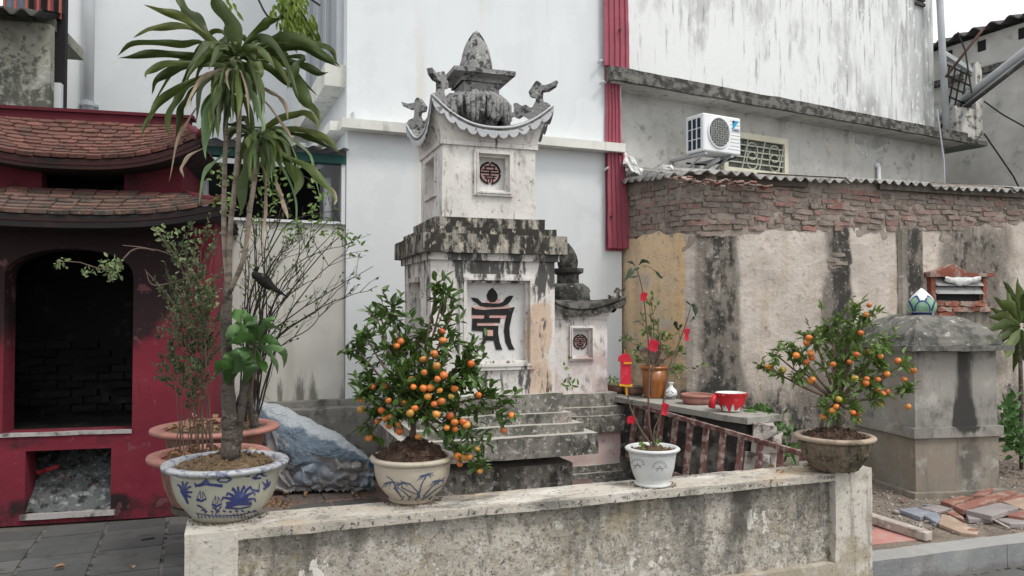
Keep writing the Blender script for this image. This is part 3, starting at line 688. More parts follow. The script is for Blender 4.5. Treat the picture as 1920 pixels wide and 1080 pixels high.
for x0, x1 in ((-vw - .06, -vw), (vw, vw + .05)):
    b = MB(); b.box(x0, x1, -.1, -.03, -vh, vh, .05); b.noisy(.005, 9); vobj(b, 'jamb', M['redbrick'])
for k in range(9):
    o = bpy.data.objects.new('brick', bm_[k % 8].copy()); o.data.materials[0] = M['redbrick']; COL.objects.link(o); o.parent = shed
    x = -vw + .05 + (k % 4) * .19 + (.09 if k > 3 else 0); z = -vh - .04 - (k // 4) * .06
    o.location = vent.w(x, -.03 - .012 * (k % 3), z); o.rotation_euler = (0, random.uniform(-.06, .06), vent.R)
b = MB(); b.grid(lambda a, c: (-vw * .7 + a * vw * 1.5, -.12 - .02 * sin(c * 3), vh + .01 - c * (.05 + .05 * sin(a * 3.3)) + .02 * nz((a * 3, c, 0), 2)), 14, 5); b.grid(lambda a, c: (-vw * .7 + a * vw * 1.5, -.116 - .02 * sin(c * 3), vh + .01 - c * (.05 + .05 * sin(a * 3.3)) + .02 * nz((a * 3, c, 0), 2)), 14, 5, True)
M['plasticwhite'] = wmat('crumpled white plastic', (.6, .6, .6), [st((.3, .3, .3), 6, .5, .7)], bump=.6, bscale=12, rough=.4)
o = b.build('plastic_scrap', M['plasticwhite']); o.location = vent.o; o.rotation_euler = (0, 0, vent.R); tag(o, 'crumpled white plastic caught over the louvred vent', 'plastic')
# cloth and broken tiles lying on the roof
KM = Fr(Q1.x, Q1.y, 0, 15)
def roofhit(px, py):
    d = ray(px, py)
    for i in range(400):
        p = CAM + d * (7 + i * .008) * (1 / d.y); q = KM.loc(p)
        if p.z >= 0 and p.z <= ZRF + .13 + .2 * (q.y + .13) and q.y > -.15: return p
    return CAM + d * (8.6 / d.y)
def roofpt(px, py, dep): return at(px, py, dep)
b = MB([0, 0, 0])
def clothP(a, c):
    x = 1168 + a * 95; y = 305 + 30 * min(1, a * 3) + c * (26 - 16 * a) - 6 * sin(a * 9)
    return at(x, y, 8.72 - c * .22 - a * .25) + Vector((0, .08 * nz((a * 3, c * 3, 0), 2), .12 + .05 * nz((a * 5, c * 5, 3), 1.6)))
b.grid(clothP, 30, 10); b.grid(lambda a, c: clothP(a, c) + Vector((0, .02, -.012)), 30, 10, True)
tag(b.build('cloth_sheet', M['plasticwhite']), 'crumpled white sheet on the left end of the shed roof', 'sheet')
M['redtile'] = wmat('broken red tile', None, [st((.3, .26, .24), 9, .48, .6)], rnd=[(.24, .09, .07), (.30, .2, .17), (.22, .12, .10), (.34, .29, .27)], bump=.4)
b0 = MB(); b0.add([(-.06, -.04, 0), (.05, -.05, .0), (.07, .03, .01), (-.03, .05, .0), (-.06, -.04, .018), (.05, -.05, .018), (.07, .03, .028), (-.03, .05, .018)], [(0, 3, 2, 1), (4, 5, 6, 7), (0, 1, 5, 4), (1, 2, 6, 5), (2, 3, 7, 6), (3, 0, 4, 7)])
shard = b0.mesh('tile_shard'); shard.materials.append(M['redtile'])
for k in range(34):
    x = 1262 + k * 5.4 + random.uniform(-4, 4); y = 340 + (x - 1262) * .07 + random.uniform(-5, 5)
    o = bpy.data.objects.new('roof_tile_shard', shard); COL.objects.link(o); o.location = roofhit(x, y) + Vector((0, 0, .01))
    o.rotation_euler = (random.uniform(-.4, .4), random.uniform(-.4, .4), random.uniform(0, 6)); o.scale = [random.uniform(.35, .9)] * 3
    tag(o, 'broken red tile shard scattered on the shed roof below the air conditioner', 'tile shard', 'broken red tiles on the shed roof')

# ================================================================ SIDE WALL with pots, rusty gate
M['sidewall'] = wmat('blackened side wall', (.20, .19, .17), [st(BLK, 4, .42, .58, None, .85, [('z', .2, .5, .06)]), st((.5, .46, .42), 9, .6, .7, None, .8), st((.08, .1, .05), 6, .58, .7, None, .6)], bump=.9, bscale=20, bdist=.02)
near = onz(1402, 783, .74); far = onz(1146, 742, .74)
dv = (far - near); lw_len = dv.length; LW = Fr(near.x, near.y, 0, math.degrees(atan2(dv.y, dv.x)))
sw = fthing('side_wall', 'low blackened side wall carrying potted plants, its broken end towards the viewer', 'wall', LW)
b = MB(); b.box(.04, lw_len + .5, -.30, -.03, -.02, .69, .06); b.noisy(.022, 3, .012, 11); b.build('wall', M['sidewall'], sw)
M['coping_grey'] = wmat('weathered coping slab', (.31, .30, .27), [st((.1, .1, .09), 6, .48, .66, None, .7), st((.46, .45, .41), 16, .6, .7, None, .6)], bump=.6)
b = MB(); b.box(-.02, lw_len + .5, -.36, .02, .69, .74, .08); b.noisy(.007, 3, .004, 13); b.build('coping', M['coping_grey'], sw)
M['mudbrick'] = wmat('pale broken masonry', (.42, .38, .35), [st((.12, .11, .1), 9, .5, .62), st((.36, .2, .16), 4, .55, .65, None, .7)], bump=1)
for k, (u_, v_, z, sx_, sy_, sz_) in enumerate(((-.02, -.18, .1, .26, .3, .2), (-.04, -.2, .27, .2, .28, .14), (.0, -.15, .40, .18, .24, .13), (-.0, -.22, .53, .2, .28, .13), (.0, -.17, .645, .16, .32, .09), (-.16, -.2, .05, .16, .2, .1))):
    b = MB(); b.box(-sx_ / 2, sx_ / 2, -sy_ / 2, sy_ / 2, -sz_ / 2, sz_ / 2, .05); b.noisy(.02, 7 + k, .01, 18); o = b.build('broken_block', M['mudbrick'], sw); o.location = (u_, v_, z); o.rotation_euler = (0, 0, .2 * k)
# gate leaf leaning on the wall
M['gate_red'] = wmat('rusting dark red paint', (.15, .065, .058), [st((.36, .30, .27), 16, .47, .60, None, .8), st((.05, .03, .025), 9, .55, .7, None, .7)], bump=.5, rough=.7)
gt = thing('gate_leaf', 'rusty dark red barred gate leaf leaning against the low side wall', 'gate', onz(1300, 880, 0))
def gl(p): return Vector(p) - gt.location
def gd(px): return 7.35 + (px - 1165) / (1500 - 1165) * (5.25 - 7.35)
tr0, tr1 = at(1186, 757, 7.25), at(1502, 850, 5.25)
def gtop(px): t = (px - 1165) / 337; return tr0.lerp(tr1, max(0, min(1, ((1 / (7.35 + 0) - 1 / 5.25) and t * 7.35 / (5.25 + t * (7.35 - 5.25)))))) 
def ptop(t): return tr0.lerp(tr1, t)
along = (tr1 - tr0).normalized(); sidev = Vector((along.y, -along.x, 0)).normalized()
if sidev.y > 0: sidev = -sidev
dn = (Vector((0, 0, -1)) * .46 + sidev * .07 + Vector((-.0, -.04, 0)))
b = MB(); b.obox(gl(ptop(0)), gl(ptop(1.04)), .03, .035); b.build('top_rail', M['gate_red'], gt)
b = MB(); b.obox(gl(ptop(.0) + dn), gl(ptop(1.04) + dn), .03, .035); b.build('bottom_rail', M['gate_red'], gt)
for k in range(11):
    t = .03 + k * .098; p = ptop(t); b = MB(); b.obox(gl(p + dn * .03), gl(p + dn * .97), .012, .055, sidev); b.build('bar', M['gate_red'], gt)

# ================================================================ STUPAS
def stupa_mats(tag_, base, z1, z2):
    pass
M['stone'] = wmat('lime plaster with stains', (.64, .62, .59), [
    st((.45, .38, .36), 3, .52, .7, None, .6, [('z', 1.3, .6, .12)]),
    st((.50, .34, .22), 2.4, .58, .7, None, .7, [('b', .27, .47, .75, 1.62, .04, .22), ('z', 1.9, 2.1, -.4)]),
    st((.26, .24, .22), 20, .56, .68, (1, 1, .5), .6), st((.24, .22, .20), 8, .54, .70, (1, 1, .3), .8, [('z', 1.9, 1.75, -.05), ('z', 1.15, .85, .10)]),
    st((.035, .035, .033), 13, .56, .66, (1, 1, .25), .9, [('z', 1.5, 1.98, .10), ('b', .36, .5, .6, 2.0, .04, .06), ('z', 1.0, .8, .03), ('z', 2.1, 2.0, .0), ('z', 2.22, 2.30, -.16)]),
    st((.05, .05, .045), 13, .6, .68, None, .8, [('z', 2.35, 2.24, .1), ('z', .95, .65, .07), ('z', 2.1, 2.0, -.1)])], bump=.45, bscale=35)
M['stone_black'] = wmat('algae blackened stone', (.30, .28, .24), [
    st((.022, .022, .020), 11, .42, .52, (1, 1, .4), .95), st((.48, .43, .34), 18, .57, .63, (1, 1, .5), .85), st((.02, .02, .018), 30, .56, .62, None, .8), st((.10, .11, .06), 4, .55, .7, None, .5)], bump=.7, bscale=30)
M['stone_step'] = wmat('stained step stone', (.23, .22, .195), [
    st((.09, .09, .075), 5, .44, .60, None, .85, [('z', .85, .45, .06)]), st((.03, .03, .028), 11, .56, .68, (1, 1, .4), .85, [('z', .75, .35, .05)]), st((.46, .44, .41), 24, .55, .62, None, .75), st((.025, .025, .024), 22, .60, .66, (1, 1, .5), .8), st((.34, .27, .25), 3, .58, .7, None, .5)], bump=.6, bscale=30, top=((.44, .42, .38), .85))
M['stone_grey'] = wmat('grey carved stone', (.30, .30, .295), [st((.04, .04, .04), 14, .50, .60, None, .9), st((.50, .50, .48), 20, .56, .66, None, .8), st((.02, .02, .02), 34, .58, .66, None, .8)], bump=1, bscale=45, bdist=.02)
M['stone_dark'] = wmat('black weathered stone', (.11, .105, .095), [st((.02, .02, .018), 10, .42, .56, None, .9), st((.36, .33, .28), 20, .62, .70, None, .6)], bump=.8, bscale=30)
M['pale_eave'] = wmat('pale scalloped moulding', (.46, .47, .49), [st((.07, .07, .07), 16, .57, .68, None, .8)], bump=.5)
M['paint_black'] = wmat('black paint', (.018, .017, .018), [st((.08, .07, .07), 30, .6, .7)], bump=.4)
M['paint_pink'] = wmat('faded pink paint', (.55, .33, .30), [st((.6, .52, .48), 14, .55, .7)], bump=.2)
M['panel_white'] = wmat('niche plaster', (.58, .58, .57), [st((.3, .28, .26), 8, .58, .74, None, .6), st((.2, .17, .16), 7, .56, .72, None, .7, [('z', 1.05, .92, .14)])], bump=.25)

def symround(root, u, z, r, v, fr_w):
    """round longevity emblem, raised a little from the niche plaster"""
    par = root
    b = MB(); b.prism([(u + r * cos(t * pi / 16), z + r * sin(t * pi / 16)) for t in range(32)], v - .002, v + .01); emb = b.build('emblem', M['paint_pink'], par)
    b = MB()
    def arc(a0, a1, r0, r1, n=8):
        pts = [(u + r1 * cos(radians(a0 + (a1 - a0) * i / n)), z + r1 * sin(radians(a0 + (a1 - a0) * i / n))) for i in range(n + 1)]
        pts += [(u + r0 * cos(radians(a1 - (a1 - a0) * i / n)), z + r0 * sin(radians(a1 - (a1 - a0) * i / n))) for i in range(n + 1)]
        b.prism(pts, v - .008, v)
    for a0, a1 in ((5, 84), (96, 175), (185, 262), (278, 355)): arc(a0, a1, r * .86, r * 1.04)
    bars = [(-.5, .5, .52, .64), (-.72, .72, .22, .33), (-.96, .96, -.04, .09), (-.62, .62, -.30, -.2), (-.5, .5, -.52, -.42)]
    for x0, x1, z0, z1 in bars: b.prism([(u + x0 * r, z + z0 * r), (u + x1 * r, z + z0 * r), (u + x1 * r, z + z1 * r), (u + x0 * r, z + z1 * r)], v - .0085, v)
    for x0, x1, z0, z1 in ((-.06, .06, .5, .84), (-.06, .06, -.2, .22), (-.46, -.36, .22, .52), (.36, .46, .22, .52), (-.4, -.3, -.42, -.2), (.3, .4, -.42, -.2), (-.06, .06, -.86, -.42), (-.3, -.2, -.8, -.52), (.2, .3, -.8, -.52)):
        b.prism([(u + x0 * r, z + z0 * r), (u + x1 * r, z + z0 * r), (u + x1 * r, z + z1 * r), (u + x0 * r, z + z1 * r)], v - .0078, v)
    b.build('emblem_strokes', M['paint_black'], emb)

def body(root, w, z0, z1, niche, mat, depth=.06, side=None, frame=.05, seg=.07, names=('body',)):
    """square body with a framed niche on the front and one on each side"""
    h = w / 2; b = MB(); b.box(-h + depth, h - depth, -h + depth, h - depth, z0, z1, seg)
    nu0, nu1, nz0, nz1 = niche
    b.ring(-h, h, z0, z1, nu0, nu1, nz0, nz1, -h, -h + depth - .001, seg)
    b.box(-h, h, h - depth + .001, h, z0, z1, seg)
    sn0, sn1 = side if side else (-h * .45, h * .45)
    for sx in (-1, 1):
        xa, xb = (-h, -h + depth - .001) if sx < 0 else (h - depth + .001, h)
        b.box(xa, xb, -h + depth, sn0, z0, z1, seg); b.box(xa, xb, sn1, h - depth, z0, z1, seg)
        b.box(xa, xb, sn0, sn1, z0, nz0, seg); b.box(xa, xb, sn0, sn1, nz1, z1, seg)
    b.noisy(.004, 3, .0025, 14); bo = b.build(names[0], mat, root)
    p = MB(); p.box(nu0 + .001, nu1 - .001, -h + depth - .012, -h + depth - .004, nz0 + .001, nz1 - .001); p.build('niche_panel', M['panel_white'], root)
    f = MB(); f.ring(nu0 - frame, nu1 + frame, nz0 - frame, nz1 + frame, nu0 - .002, nu1 + .002, nz0 - .002, nz1 + .002, -h - .026, -h + .004); f.build('niche_frame', mat, root)
    f = MB(); f.ring(nu0 - frame * .45, nu1 + frame * .45, nz0 - frame * .45, nz1 + frame * .45, nu0 - .003, nu1 + .003, nz0 - .003, nz1 + .003, -h - .036, -h - .02); f.build('niche_bead', mat, root)
    f = MB(); f.ring(nu0 - .0, nu1 + .0, nz0 - .0, nz1 + .0, nu0 + .018, nu1 - .018, nz0 + .018, nz1 - .018, -h + .012, -h + depth - .013); f.build('niche_moulding', mat, root)
    for sx in (-1, 1):
        f = MB(); x0 = sx * (h + .008) - .01; f.box(x0, x0 + .02, sn0 - frame * .7, sn0, nz0 - frame * .7, nz1 + frame * .7); f.box(x0, x0 + .02, sn1, sn1 + frame * .7, nz0 - frame * .7, nz1 + frame * .7)
        f.box(x0, x0 + .02, sn0, sn1, nz0 - frame * .7, nz0); f.box(x0, x0 + .02, sn0, sn1, nz1, nz1 + frame * .7); f.build('side_frame', mat, root)
    return bo

def finialmesh(b, sc, thick=.05):
    pts = [(1055, 575), (1070, 570), (1085, 577), (1100, 592), (1128, 588), (1142, 604), (1166, 606), (1186, 572), (1180, 552), (1152, 548), (1144, 522), (1165, 495), (1183, 472), (1194, 468), (1207, 477), (1216, 496), (1258, 496), (1302, 480), (1290, 507), (1250, 527), (1216, 527), (1213, 560), (1219, 582), (1250, 590), (1262, 602), (1246, 640), (1205, 662), (1150, 672), (1120, 652), (1100, 640), (1075, 652), (1060, 645), (1058, 620)]
    poly = [((x - 1240) * sc, (635 - y) * sc) for x, y in pts]
    b.prism(poly, -thick / 2, thick / 2)

def curved_roof(root, wb, we, wt, zb, ze, zt, wi, zi, mat_under, mat_top, mat_edge, scal=5, th=.035, pw_=2.4):
    """wb,zb: box top; we: half width of the eave middle, wt: at the tips; ze,zt heights; wi,zi: inner top ring half width"""
    def eave(sd_, s):
        k = abs(s) ** pw_; hw = we + (wt - we) * k; z = ze + (zt - ze) * k
        return sd_, hw * s, -hw, z
    def rot(k, x, y): 
        for _ in range(k): x, y = -y, x
        return x, y
    b = MB(); t = MB(); e = MB()
    N = 28
    for k in range(4):
        def under(a, c):
            s = a * 2 - 1; _, x, y, z = eave(0, s); x0 = wb * s; y0 = -wb
            q = c; bulge = q ** 1.7
            xx = x0 + (x - x0) * (q * .55 + bulge * .45); yy = y0 + (y - y0) * (q * .55 + bulge * .45)
            X, Y = rot(k, xx, yy); return (X, Y, zb + (z - th - zb) * q ** .8)
        b.grid(under, N, 8)
        def top(a, c):
            s = a * 2 - 1; _, x, y, z = eave(0, s); x1 = wi * s; y1 = -wi
            q = c; zz = z + (zi - z) * q ** .75 * 1.0
            if c > 0: zz = zz - (z - ze) * .25 * (1 - q) * 0
            X, Y = rot(k, x + (x1 - x) * q, y + (y1 - y) * q); return (X, Y, zz)
        t.grid(top, N, 8)
        def edge(a, c):
            s = a * 2 - 1; _, x, y, z = eave(0, s); X, Y = rot(k, x * 1.004, y * 1.004); return (X, Y, z - th + c * th)
        t.grid(edge, N, 1)
        # scalloped strip hanging below the eave edge
        ns = scal * 2 + 1; M_ = ns * 6
        def sc_f(a, c):
            s = a * 2 - 1; _, x, y, z = eave(0, s); ph = (a * ns) % 1; dz = .024 + .036 * sin(pi * ph) ** .6
            X, Y = rot(k, x * 1.012, y * 1.012 - .004); return (X, Y, z - th * .8 - (1 - c) * dz)
        e.grid(sc_f, M_, 2)
        def sc_b(a, c):
            s = a * 2 - 1; _, x, y, z = eave(0, s); ph = (a * ns) % 1; dz = .024 + .036 * sin(pi * ph) ** .6
            X, Y = rot(k, x * .985, y * .985); return (X, Y, z - th * .8 - (1 - c) * dz)
        e.grid(sc_b, M_, 2, True)
    b.build('eave_soffit', mat_under, root, True); ro = t.build('roof', mat_top, root); e.build('scalloped_edge', mat_edge, root)
    # the moulded line above the scallops
    l = MB()
    for k in range(4):
        pts = []
        for i in range(33):
            s = i / 16 - 1; _, x, y, z = eave(0, s); X, Y = rot(k, x * 1.008, y * 1.008 - .002); pts.append((X, Y, z - .004))
        l.tube(pts, .011, 5)
    l.build('eave_rib', mat_edge, root, True)

def petals(b, prof, n, t0, t1, ha, off, ph=0, seg=6):
    """pointed shells laid round a lathe profile; prof(t)->(r,z)"""
    for k in range(n):
        a0 = ph + 2 * pi * k / n
        def P(a, c):
            t = t0 + (t1 - t0) * c; r, z = prof(t); wdt = ha * (sin(pi * min(1, .3 + c * .7)) ** .55)
            an = a0 + (a * 2 - 1) * wdt; rr = r + off * (.78 + .22 * (1 - abs(a * 2 - 1) ** 2)) * (1 - .5 * c) + .002; return (rr * cos(an), rr * sin(an), z)
        b.grid(P, seg, 8)

SD = 6.4
ST = Fr(-.0465 * SD, SD, 0, 19)
def lay(fr, px, y1, y2):
    """front right corner pixel -> full width and the two heights of a square layer"""
    t = (px - 960) / FPX; w = (t * fr.o.y - fr.o.x) / (.5 * (fr.c + fr.s) + t * .5 * (fr.c - fr.s))
    return w, fr.uz(px, y2, -w / 2)[1], fr.uz(px, y1, -w / 2)[1]
big = fthing('stone_stupa', 'tall pale stone stupa with curved eaves and a large black emblem', 'stupa', ST)
L = {k: lay(ST, *v) for k, v in dict(foot=(1073, 868, 918), block=(1121, 812, 850), s2=(1094, 793, 812), s3=(1072, 773, 793), s4=(1055, 737, 773), body=(1040, 491, 737), corn=(1049, 478, 491), slab=(1064, 444, 478), sa=(1044, 431, 444), sb=(1022, 412, 431), box=(1004, 282, 412)).items()}
def sq(root, name, w, z0, z1, mat, seg=.06, amp=.006, w2=None):
    b = MB(); h = w / 2; b.box(-h, h, -h, h, z0, z1, seg); b.noisy(amp, 3, amp * .6, 13); return b.build(name, mat, root)
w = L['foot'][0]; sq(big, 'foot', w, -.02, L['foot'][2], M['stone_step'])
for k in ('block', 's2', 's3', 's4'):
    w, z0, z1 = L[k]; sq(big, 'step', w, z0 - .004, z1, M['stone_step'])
w, z0, z1 = L['body']; hf = w / 2
pu0, pz1 = ST.uz(873, 524, -hf); pu1, _ = ST.uz(991, 524, -hf); _, pz0 = ST.uz(985, 680, -hf); _, pz1b = ST.uz(985, 529, -hf)
body(big, w, z0 - .003, z1, (pu0, pu1, pz0, (pz1 + pz1b) / 2), M['stone'], .07)
w, z0, z1 = L['corn']; sq(big, 'cornice', w, z0, z1 + .002, M['stone'], .06, .003)
w, z0, z1 = L['slab']; sq(big, 'slab', w, z0, z1, M['stone_black'])
w, z0, z1 = L['sa']; sq(big, 'upper_step', w, z0 - .003, z1, M['stone_black'])
w, z0, z1 = L['sb']; sq(big, 'upper_step', w, z0 - .003, z1, M['stone_black'])
w, z0, z1 = L['box']; hb_ = w / 2
qu0, qz1 = ST.uz(896, 289, -hb_); qu1, qz1b = ST.uz(953, 292, -hb_); _, qz0 = ST.uz(950, 361, -hb_)
body(big, w, z0 - .003, z1, (qu0, qu1, qz0, (qz1 + qz1b) / 2), M['stone'], .08, None, .035)
bpy.context.view_layer.update()
cz = z1; wbx = w
sq(big, 'cornice', w + .035, cz, cz + .035, M['stone'], .06, .002)
# symbols on the front panels
vS = -hf + .07 - .012
def spt(x, y): return ST.uz(860 + x / 6.75, 520 + y / 6.75, vS)
def sym(polys, mat, th, name, parent):
    b = MB()
    for pl_ in polys: b.prism([spt(x, y) for x, y in pl_], vS - th, vS + .002)
    return b.build(name, mat, parent)
emb = sym([[(165, 350), (250, 372), (560, 372), (640, 345), (640, 400), (165, 400)], [(165, 474), (605, 474), (605, 522), (165, 522)], [(225, 572), (510, 572), (510, 616), (225, 616)], [(345, 290), (525, 270), (520, 330), (345, 330)]], M['paint_pink'], .003, 'emblem', big)
blk = [[(425, 130), (470, 178), (492, 225), (487, 275), (455, 312), (400, 314), (362, 280), (352, 225), (380, 168)],
       [(155, 255), (200, 258), (240, 268), (290, 320), (350, 322), (430, 330), (510, 330), (560, 310), (600, 255), (640, 232), (692, 233), (660, 290), (620, 340), (560, 368), (470, 378), (360, 378), (270, 362), (225, 320), (185, 300)],
       [(165, 378), (230, 405), (320, 412), (440, 402), (600, 395), (708, 375), (675, 470), (640, 640), (645, 740), (668, 840), (708, 915), (635, 915), (590, 820), (572, 680), (585, 560), (605, 478), (385, 478), (385, 512), (528, 512), (520, 575), (230, 576), (230, 612), (502, 612), (497, 700), (515, 820), (550, 915), (470, 915), (440, 800), (345, 800), (300, 890), (235, 940), (225, 900), (280, 850), (303, 790), (305, 682), (165, 672), (172, 520), (320, 520), (325, 478), (165, 475)]]
sym(blk, M['paint_black'], .007, 'emblem_strokes', emb)
sym([[(360, 665), (430, 668), (430, 742), (358, 742)]], M['paint_pink'], .009, 'emblem_centre', emb)
cu, cz_ = ST.uz(918, 325, -hb_ + .07); r_ = (ST.uz(938, 325, -hb_ + .05)[0] - ST.uz(898, 325, -hb_ + .05)[0]) / 2
symround(big, cu, cz_, r_, -hb_ + .066, 0)
# curved roof, finials
zt_ = 3.2; ze_ = ST.uz(930, 240, -.44)[1]
curved_roof(big, wbx / 2 + .015, wbx / 2 + .08, .485, cz + .037, ze_, zt_, .24, ze_ + .06, M['stone'], M['stone_grey'], M['pale_eave'])
fb = MB(); finialmesh(fb, 1 / 3.6 * 6.1 / FPX * 1.3); fme = fb.mesh('finial'); fme.materials.append(M['stone_grey'])
for k in range(4):
    o = bpy.data.objects.new('finial', fme); COL.objects.link(o); o.parent = big
    a = -pi / 4 + k * pi / 2; o.location = (.45 * sqrt(2) * cos(a), .45 * sqrt(2) * sin(a), zt_ - .05); o.rotation_euler = (0, 0, a)
# draped lotus base, neck, capital, bud
zl0 = ze_ + .02; zl1 = ST.uz(905, 178, -.1)[1]
b = MB(); H_ = zl1 - zl0
b.lathe([(.17, 0), (.17, H_ * .45), (.25, H_ * .75), (.24, H_ * .95), (.14, H_)], 24, (0, 0, zl0)); b.build('lotus_core', M['stone_grey'], big)
b = MB()
for k in range(10):
    a = 2 * pi * k / 10; rr = random.uniform(.88, 1.05)
    for j in (-1.2, -.4, .4, 1.2):
        aa = a + j * .17; pts = [(.10 * cos(aa), .10 * sin(aa), zl1 - .005), (.22 * rr * cos(aa), .22 * rr * sin(aa), zl1 - .005 - .01 * abs(j)), (.285 * rr * cos(aa), .285 * rr * sin(aa), zl1 - .06), (.285 * rr * cos(aa), .285 * rr * sin(aa), zl0 + H_ * (.30 + .12 * abs(j))), (.25 * cos(aa), .25 * sin(aa), zl0 + H_ * (.12 + .15 * abs(j)))]
        b.tube(pts, [.014, .02, .024, .020, .010], 6)
b.noisy(.016, 14, .006, 40); b.build('drooping_petals', M['stone_grey'], big, True)
zn1 = ST.uz(905, 158, -.1)[1]; nw = .30
sq(big, 'neck', nw, zl1 - .02, zn1, M['stone_grey'], .05, .004)
wc, zc0, zc1 = lay(ST, 967, 134, 142)
b = MB(); h0 = nw / 2 + .03; h1 = wc / 2 - .02
b.grid(lambda a, c: (0, 0, 0), 1, 1) if False else None
for (ha, za, hb2, zb2) in ((nw / 2 + .02, zn1, nw / 2 + .02, zn1 + .03), (nw / 2 + .02, zn1 + .03, wc / 2 - .02, zc0 - .0), (wc / 2, zc0, wc / 2, zc1)):
    for k in range(4):
        def P(a, c):
            hh = ha + (hb2 - ha) * c ** 1.4; x = -hh + 2 * hh * a; y = -hh
            for _ in range(k): x, y = -y, x
            return (x, y, za + (zb2 - za) * c)
        b.grid(P, 6, 4)
b.box(-wc / 2, wc / 2, -wc / 2, wc / 2, zc0, zc0 + .004); b.box(-wc / 2, wc / 2, -wc / 2, wc / 2, zc1 - .004, zc1); b.noisy(.004, 5)
b.build('capital', M['stone_grey'], big)
zb0 = zc1 - .02; zb1 = ST.uz(905, 60, 0)[1]; BH = zb1 - zb0; BR = .102
def egg(t):
    pr = ((0, .80), (.15, .95), (.3, 1.0), (.5, .93), (.7, .72), (.85, .46), (.95, .24), (1.001, .08)); k = 0
    while pr[k + 1][0] < t: k += 1
    return pr[k][1] + (pr[k + 1][1] - pr[k][1]) * (t - pr[k][0]) / (pr[k + 1][0] - pr[k][0])
def budprof(t): return (BR * egg(t), t * BH)
b = MB(); b.lathe([budprof(t / 14) for t in range(15)], 24, (0, 0, zb0)); b.build('bud_core', M['stone_grey'], big, True)
def bud(root, z0, prof, mat, off=.03):
    for ph, t1, n in ((0.3, 1.0, 3), (1.3, .78, 3), (.75, .5, 4)):
        for k in range(n):
            b = MB(); petals(b, prof, 1, 0.02, t1, 1.0 if n == 3 else .75, off * (1.6 if t1 < .6 else 1), ph + 2 * pi * k / n, 8); b.noisy(.006, 9); b.v = [v + Vector((0, 0, z0)) for v in b.v]; b.build('bud_petal', mat, root, True)
bud(big, zb0, budprof, M['stone_grey'])

# ---- small stupa behind
u_ = .9; t_ = (.072 * 7.25 + .591) / (.9455 - .072 * .3256)
so_ = ST.w(t_, u_, 0); SS = Fr(so_.x, so_.y, 0, 19)
small = fthing('stone_stupa', 'smaller pale stone stupa with blackened top, standing right behind the tall one', 'stupa', SS)
L2 = {k: lay(SS, *v) for k, v in dict(f0=(1178, 882, 905), f1=(1170, 868, 882), foot=(1162, 806, 869), block=(1178, 777, 807), s2=(1169, 761, 778), s4=(1155, 736, 762), body=(1138, 598, 737)).items()}
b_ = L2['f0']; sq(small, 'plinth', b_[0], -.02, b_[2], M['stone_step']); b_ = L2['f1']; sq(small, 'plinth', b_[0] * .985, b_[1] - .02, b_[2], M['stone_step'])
M['stone_pink'] = wmat('pinkish weathered plaster', (.56, .42, .40), [st((.6, .57, .54), 4, .5, .66), st((.16, .14, .13), 11, .58, .7, None, .7)], bump=.4)
M['stone2'] = wmat('lime plaster of the small stupa', (.68, .64, .62), [st((.50, .38, .36), 3, .52, .68, None, .8, [('z', 1.4, .8, .1)]), st((.05, .05, .05), 12, .58, .7, (1, 1, .3), .8, [('z', 1.3, 1.55, .10)]), st((.26, .23, .22), 9, .58, .7, None, .6, [('z', 1.0, .8, .1)])], bump=.35)
b_ = L2['foot']; sq(small, 'foot', b_[0], b_[1] - .02, b_[2], M['stone_pink'])
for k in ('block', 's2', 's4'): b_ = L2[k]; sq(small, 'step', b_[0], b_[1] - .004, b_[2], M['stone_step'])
w, z0, z1 = L2['body']; h2 = w / 2
a0, c1 = SS.uz(1072, 616, -h2); a1, _ = SS.uz(1108, 616, -h2); _, c0 = SS.uz(1095, 670, -h2)
body(small, w, z0 - .003, z1, (a0, a1, c0, c1), M['stone2'], .045, None, .028)
cu, cz_ = SS.uz(1087, 641, -h2 + .04); symround(small, cu, cz_, .072, -h2 + .034, 0)
ze2 = SS.uz(1095, 578, -h2 - .05)[1]; zt2 = SS.uz(1164, 556, -h2 - .05)[1]
sq(small, 'cornice', w + .03, z1 - .002, z1 + .02, M['stone2'], .06, .002)
curved_roof(small, w / 2 + .01, w / 2 + .06, w / 2 + .13, z1 + .02, ze2, zt2, .2, ze2 + .08, M['stone2'], M['stone_dark'], M['stone_dark'], 4, .03)
fb = MB(); finialmesh(fb, 1 / 3.6 * 6.1 / FPX * .6, .04); f2 = fb.mesh('finial'); f2.materials.append(M['stone_black'])
for k in range(4):
    o = bpy.data.objects.new('finial', f2); COL.objects.link(o); o.parent = small
    a = -pi / 4 + k * pi / 2; rr = (w / 2 + .1) * sqrt(2); o.location = (rr * cos(a), rr * sin(a), zt2 - .03); o.rotation_euler = (0, 0, a)
zA = ze2 + .03; zB = SS.uz(1075, 532, 0)[1]; zC = SS.uz(1075, 512, 0)[1]; zD = SS.uz(1070, 504, 0)[1]; zE = SS.uz(1070, 456, 0)[1]
b = MB(); b.lathe([(.2, zA), (.215, zA + (zB - zA) * .3), (.21, zA + (zB - zA) * .8), (.15, zB)], 28, mod=lambda a, z: 1 + .05 * cos(a * 9)); b.noisy(.01, 8); b.build('lotus_base', M['stone_dark'], small, True)
b = MB(); b.lathe([(.11, zB - .01), (.11, zC - .02), (.155, zC), (.16, zD), (.1, zD + .004)], 24); b.noisy(.005, 8); b.build('neck', M['stone_dark'], small)
bp2 = lambda t: (.088 * egg(t), t * (zE - zD))
b = MB(); b.lathe([bp2(t / 10) for t in range(11)], 20, (0, 0, zD)); b.build('bud_core', M['stone_dark'], small, True); bud(small, zD, bp2, M['stone_dark'], .012)

